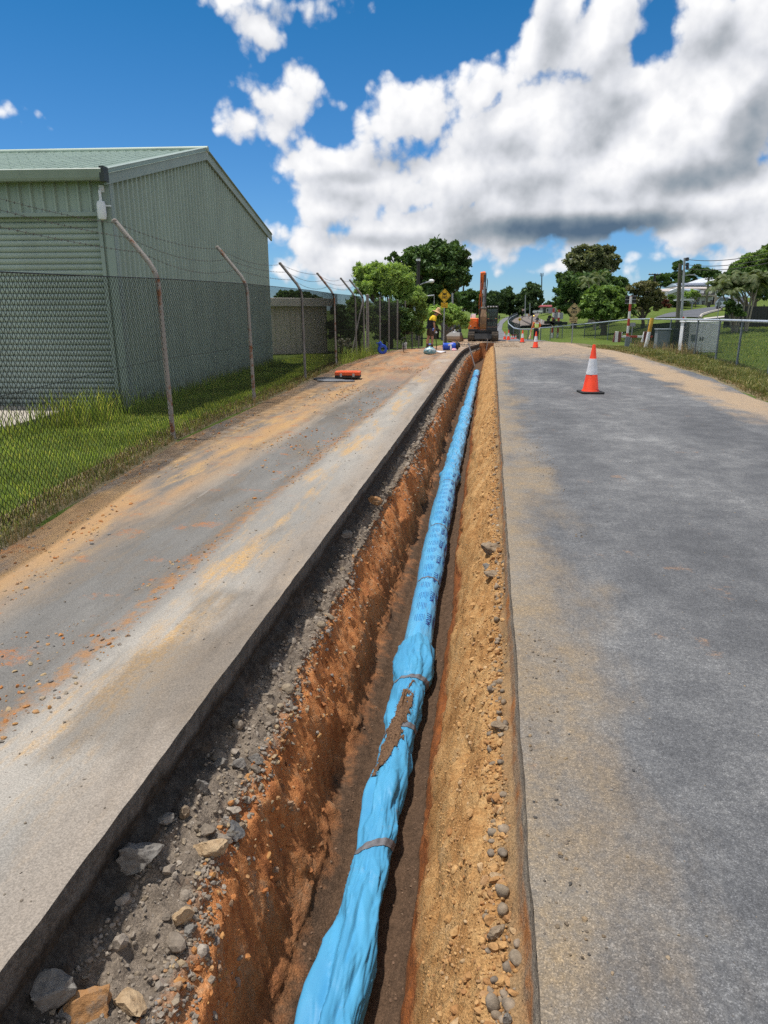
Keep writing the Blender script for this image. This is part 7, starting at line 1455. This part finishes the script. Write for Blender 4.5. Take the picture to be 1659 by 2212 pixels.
fz = empty("garden_fence", (atY(1568, 665, 52).x, 52, gz(17, 52)), 0, "dark steel garden fence behind the palms", "fence"); o = Vector(fz.location); p, q = atY(1569, 664, 52)-o, atY(1700, 660, 52)-o; mb = MB(); pr = rib_profile(0, q.x-p.x, .2, .03); mb.add([v for u, h_ in pr for v in ((p.x+u, -h_, -.3), (p.x+u, -h_, 1.35+.0*u))], [(2*i, 2*i+1, 2*i+3, 2*i+2) for i in range(len(pr)-1)]); mb.build("panel", mat("charcoal_steel", (.035, .037, .04), (.028, .03, .032), 3, .6), fz)
for u in np.arange(p.x, q.x, 2.4): mb = MB(); mb.box((u, .04, .5), (.06, .06, 1.9)); mb.build("post", M_EXD, fz)
# wheelie bin, street sign backs, mailboxes, white posts, meter boxes
c = at(1531, 664); k = mpu(c.y); e = empty("wheelie_bin", (c.x, c.y, c.z), 0, "dark wheelie bin with a yellow lid on the hill verge", "bin"); w_ = 5.6*k; h_ = 10*k
mb = MB(); mb.hexa([(-w_*.4, -w_*.4, .05), (w_*.4, -w_*.4, .05), (w_*.4, w_*.4, .05), (-w_*.4, w_*.4, .05)], [(-w_/2, -w_/2, h_), (w_/2, -w_/2, h_), (w_/2, w_/2, h_), (-w_/2, w_/2, h_)]); mb.build("body", M_EXD, e, bevel=.03); mb = MB(); mb.box((0, 0, h_+.05), (w_*1.06, w_*1.1, .09)); mb.build("lid", mat("lid_olive", (.10, .10, .03), None, 9, .6), e, bevel=.03)
for s_ in (-1, 1): mb = MB(); mb.lathe([(.12, -.04), (.12, .04)], 12, (s_*w_*.4, w_*.4, .12), 'X'); mb.build("wheel", M_BLK, e)
c = atY(1553.5, 656, 62); k = mpu(62); z0 = gz(c.x, 62); e = empty("street_sign", (c.x, 62, z0), 0, "grey back of a diamond road sign on the lawn before the houses", "road sign"); zz_ = c.z-z0; mb = MB(); mb.prism([(0, 0, zz_-6.5*k), (6.5*k, 0, zz_), (0, 0, zz_+6.5*k), (-6.5*k, 0, zz_)], (0, .02, 0)); mb.build("plate", M_CABG, e); mb = MB(); mb.tube([(0, -.03, -.2), (0, -.03, zz_+4*k)], .03, 8); mb.build("pole", M_GALV, e)
for a_, b_, lab, pl in [((1609, 690), (1612.5, 666.5), "leaning white post without a board before the palms", 0), ((1620.5, 689), (1623.5, 667.5), "leaning white post carrying a small board before the palms", 1)]:
    c = at(*a_); t = atY(b_[0], b_[1], c.y); e = empty("white_post", (c.x, c.y, c.z), 0, lab, "post"); mb = MB(); d_ = t-c; mb.box(tuple(d_/2), (.10, .10, d_.length), Vector((0, 0, 1)).rotation_difference(d_).to_matrix()); mb.build("post", M_REFL, e, bevel=.01)
    if pl: k = mpu(c.y); mb = MB(); mb.box(tuple(d_*.72+Vector((2*k, .08, 0))), (9*k, .02, 9*k)); mb.build("board", M_SBACK, e)
for px, lab in [(1632.5, "cream meter box on two posts nearer the white posts"), (1639, "taller cream meter box beside another box on the lawn")]:
    c = at(px, 690); k = mpu(c.y); e = empty("meter_box", (c.x, c.y, c.z), 0, lab, "meter box"); mb = MB()
    for j in range(3): mb.box((-2*k+j*2*k, 0, 9*k), (1.5*k, .12, 18*k if px > 1635 else 15*k))
    mb.build("slats", mat("cream_timber", (.42, .41, .36), (.33, .32, .28), 5, .8), e); mb = MB(); mb.box((0, .09, 13*k), (6.4*k, .05, 1.2*k)); mb.box((0, .09, 4*k), (6.4*k, .05, 1.2*k)); mb.build("rail", M_GALV, e)
c = at(1653, 684); k = mpu(c.y); e = empty("letterbox", (c.x, c.y, c.z), 0, "grey letterbox on a post at the garden fence", "letterbox"); mb = MB(); mb.tube([(0, 0, -.1), (0, 0, 11*k)], .05, 8); mb.build("post", M_GALV, e); mb = MB(); mb.box((0, 0, 13*k), (5*k, .4, 4*k)); mb.build("box", M_SBACK, e, bevel=.03)
c = at(1474.5, 690); e = empty("bollard", (c.x, c.y, c.z), 0, "orange and white marker beside the power poles", "marker"); k = mpu(c.y); mb = MB(); mb.box((0, 0, 3*k), (5*k, .1, 5*k)); mb.build("orange_board", M_CONE, e); mb = MB(); mb.box((5*k, 0, 3*k), (4*k, .1, 5*k)); mb.build("white_board", M_REFL, e)
# parked car half hidden by the shrubs
c = at(1572, 671); k = mpu(c.y); car = empty("parked_car", (c.x+.4, c.y, c.z), R(12), "pale silver car parked behind the garden shrubs", "car"); M_SIL = mat("silver_paint", (.46, .47, .49), (.42, .43, .45), 3, .3, metal=.5, coat=.5)
mb = MB(); mb.prism([(-.85, -2.1, .35), (-.85, -2.15, .75), (-.85, -1.2, .95), (-.85, -.55, 1.42), (-.85, 1.1, 1.45), (-.85, 1.9, 1.0), (-.85, 2.1, .9), (-.85, 2.1, .35)], (1.7, 0, 0)); body = mb.build("body", M_SIL, car, bevel=.08, seg=3)
mb = MB(); mb.prism([(-.72, -1.22, .98), (-.72, -.62, 1.37), (-.72, -.60, 1.37), (-.72, -1.20, .98)], (1.44, 0, 0)); 
for v_ in range(len(mb.v)): mb.v[v_] = (mb.v[v_][0], mb.v[v_][1]-.035, mb.v[v_][2]+.03)
mb.build("windscreen", M_PANE, car)
for x in (-.86, .86):
    mb = MB(); mb.prism([(x-.004, -.75, 1.0), (x-.004, -.45, 1.34), (x-.004, 1.0, 1.36), (x-.004, 1.5, 1.02)], (.008, 0, 0)); mb.build("window", M_PANE, car)
    for y_ in (-1.35, 1.3): mb = MB(); mb.lathe([(.16, -.1), (.31, -.1), (.33, -.05), (.33, .05), (.31, .1), (.16, .1)], 20, (x*.94, y_, .33), 'X'); mb.build("wheel", M_BLK, car, True)
for x in (-.6, .6): mb = MB(); mb.box((x, -2.13, .68), (.34, .06, .16)); mb.build("headlight", M_REFL, car, bevel=.02)
# station hut with red roof, wagons, far barrier
hS, oS = px_house("station_hut", "small white hut with a dull red roof beyond the railway", 150, [(1172, 1195, 663, 677, 8, mat("hut_cream", (.50, .47, .42), (.42, .40, .36), 1, .8))], [(1169, 1197, 663.5, 658.5, 2, 2, 9, mat("red_roof", (.30, .06, .06), (.24, .05, .05), 1, .7))], [(1174, 1178, 666, 675, "door"), (1181, 1186, 667, 673, "window")], "hut")
for a, b_, t, lab in [(1153.5, 1164, 670, "grey container nearer the bend of the railway"), (1165, 1172.5, 669, "grey container beside the white hut")]:
    p, q = atY(a, t, 148), atY(b_, 677, 148); e = empty("shipping_container", ((p.x+q.x)/2, 148, q.z), 0, lab, "container"); h_ = p.z-q.z; mb = MB(); pr = rib_profile(-(q.x-p.x)/2, (q.x-p.x)/2, .5, .08)
    mb.add([v for u, hh_ in pr for v in ((u, -hh_-1.2, 0), (u, -hh_-1.2, h_))], [(2*i, 2*i+1, 2*i+3, 2*i+2) for i in range(len(pr)-1)]); mb.box((0, .05, h_/2), (q.x-p.x, 2.4, h_-.01)); mb.build("body", M_SBACK, e); mb = MB(); mb.box((-.3, -1.33, h_*.55), (1.0, .04, h_*.5)); mb.build("panel", M_REFL, e)
Yc = 140; a = atY(1134, 680.5, Yc); b_ = atY(1145, 682.5, Yc); e = empty("road_barrier", (a.x, Yc, gz(a.x, Yc)), 0, "far striped road barrier at the level crossing", "barrier"); h0 = a.z-gz(a.x, Yc); mb = MB(); mb.box(((b_.x-a.x)/2, 0, h0), (b_.x-a.x, .08, .45)); mb.build("board", stripe_mat("amber_white", (.7, .68, .62), (.6, .25, .05), .8, 'X'), e)
for x in (.1, b_.x-a.x-.1): mb = MB(); mb.box((x, .05, h0/2), (.1, .1, h0)); mb.build("leg", M_GALV, e)
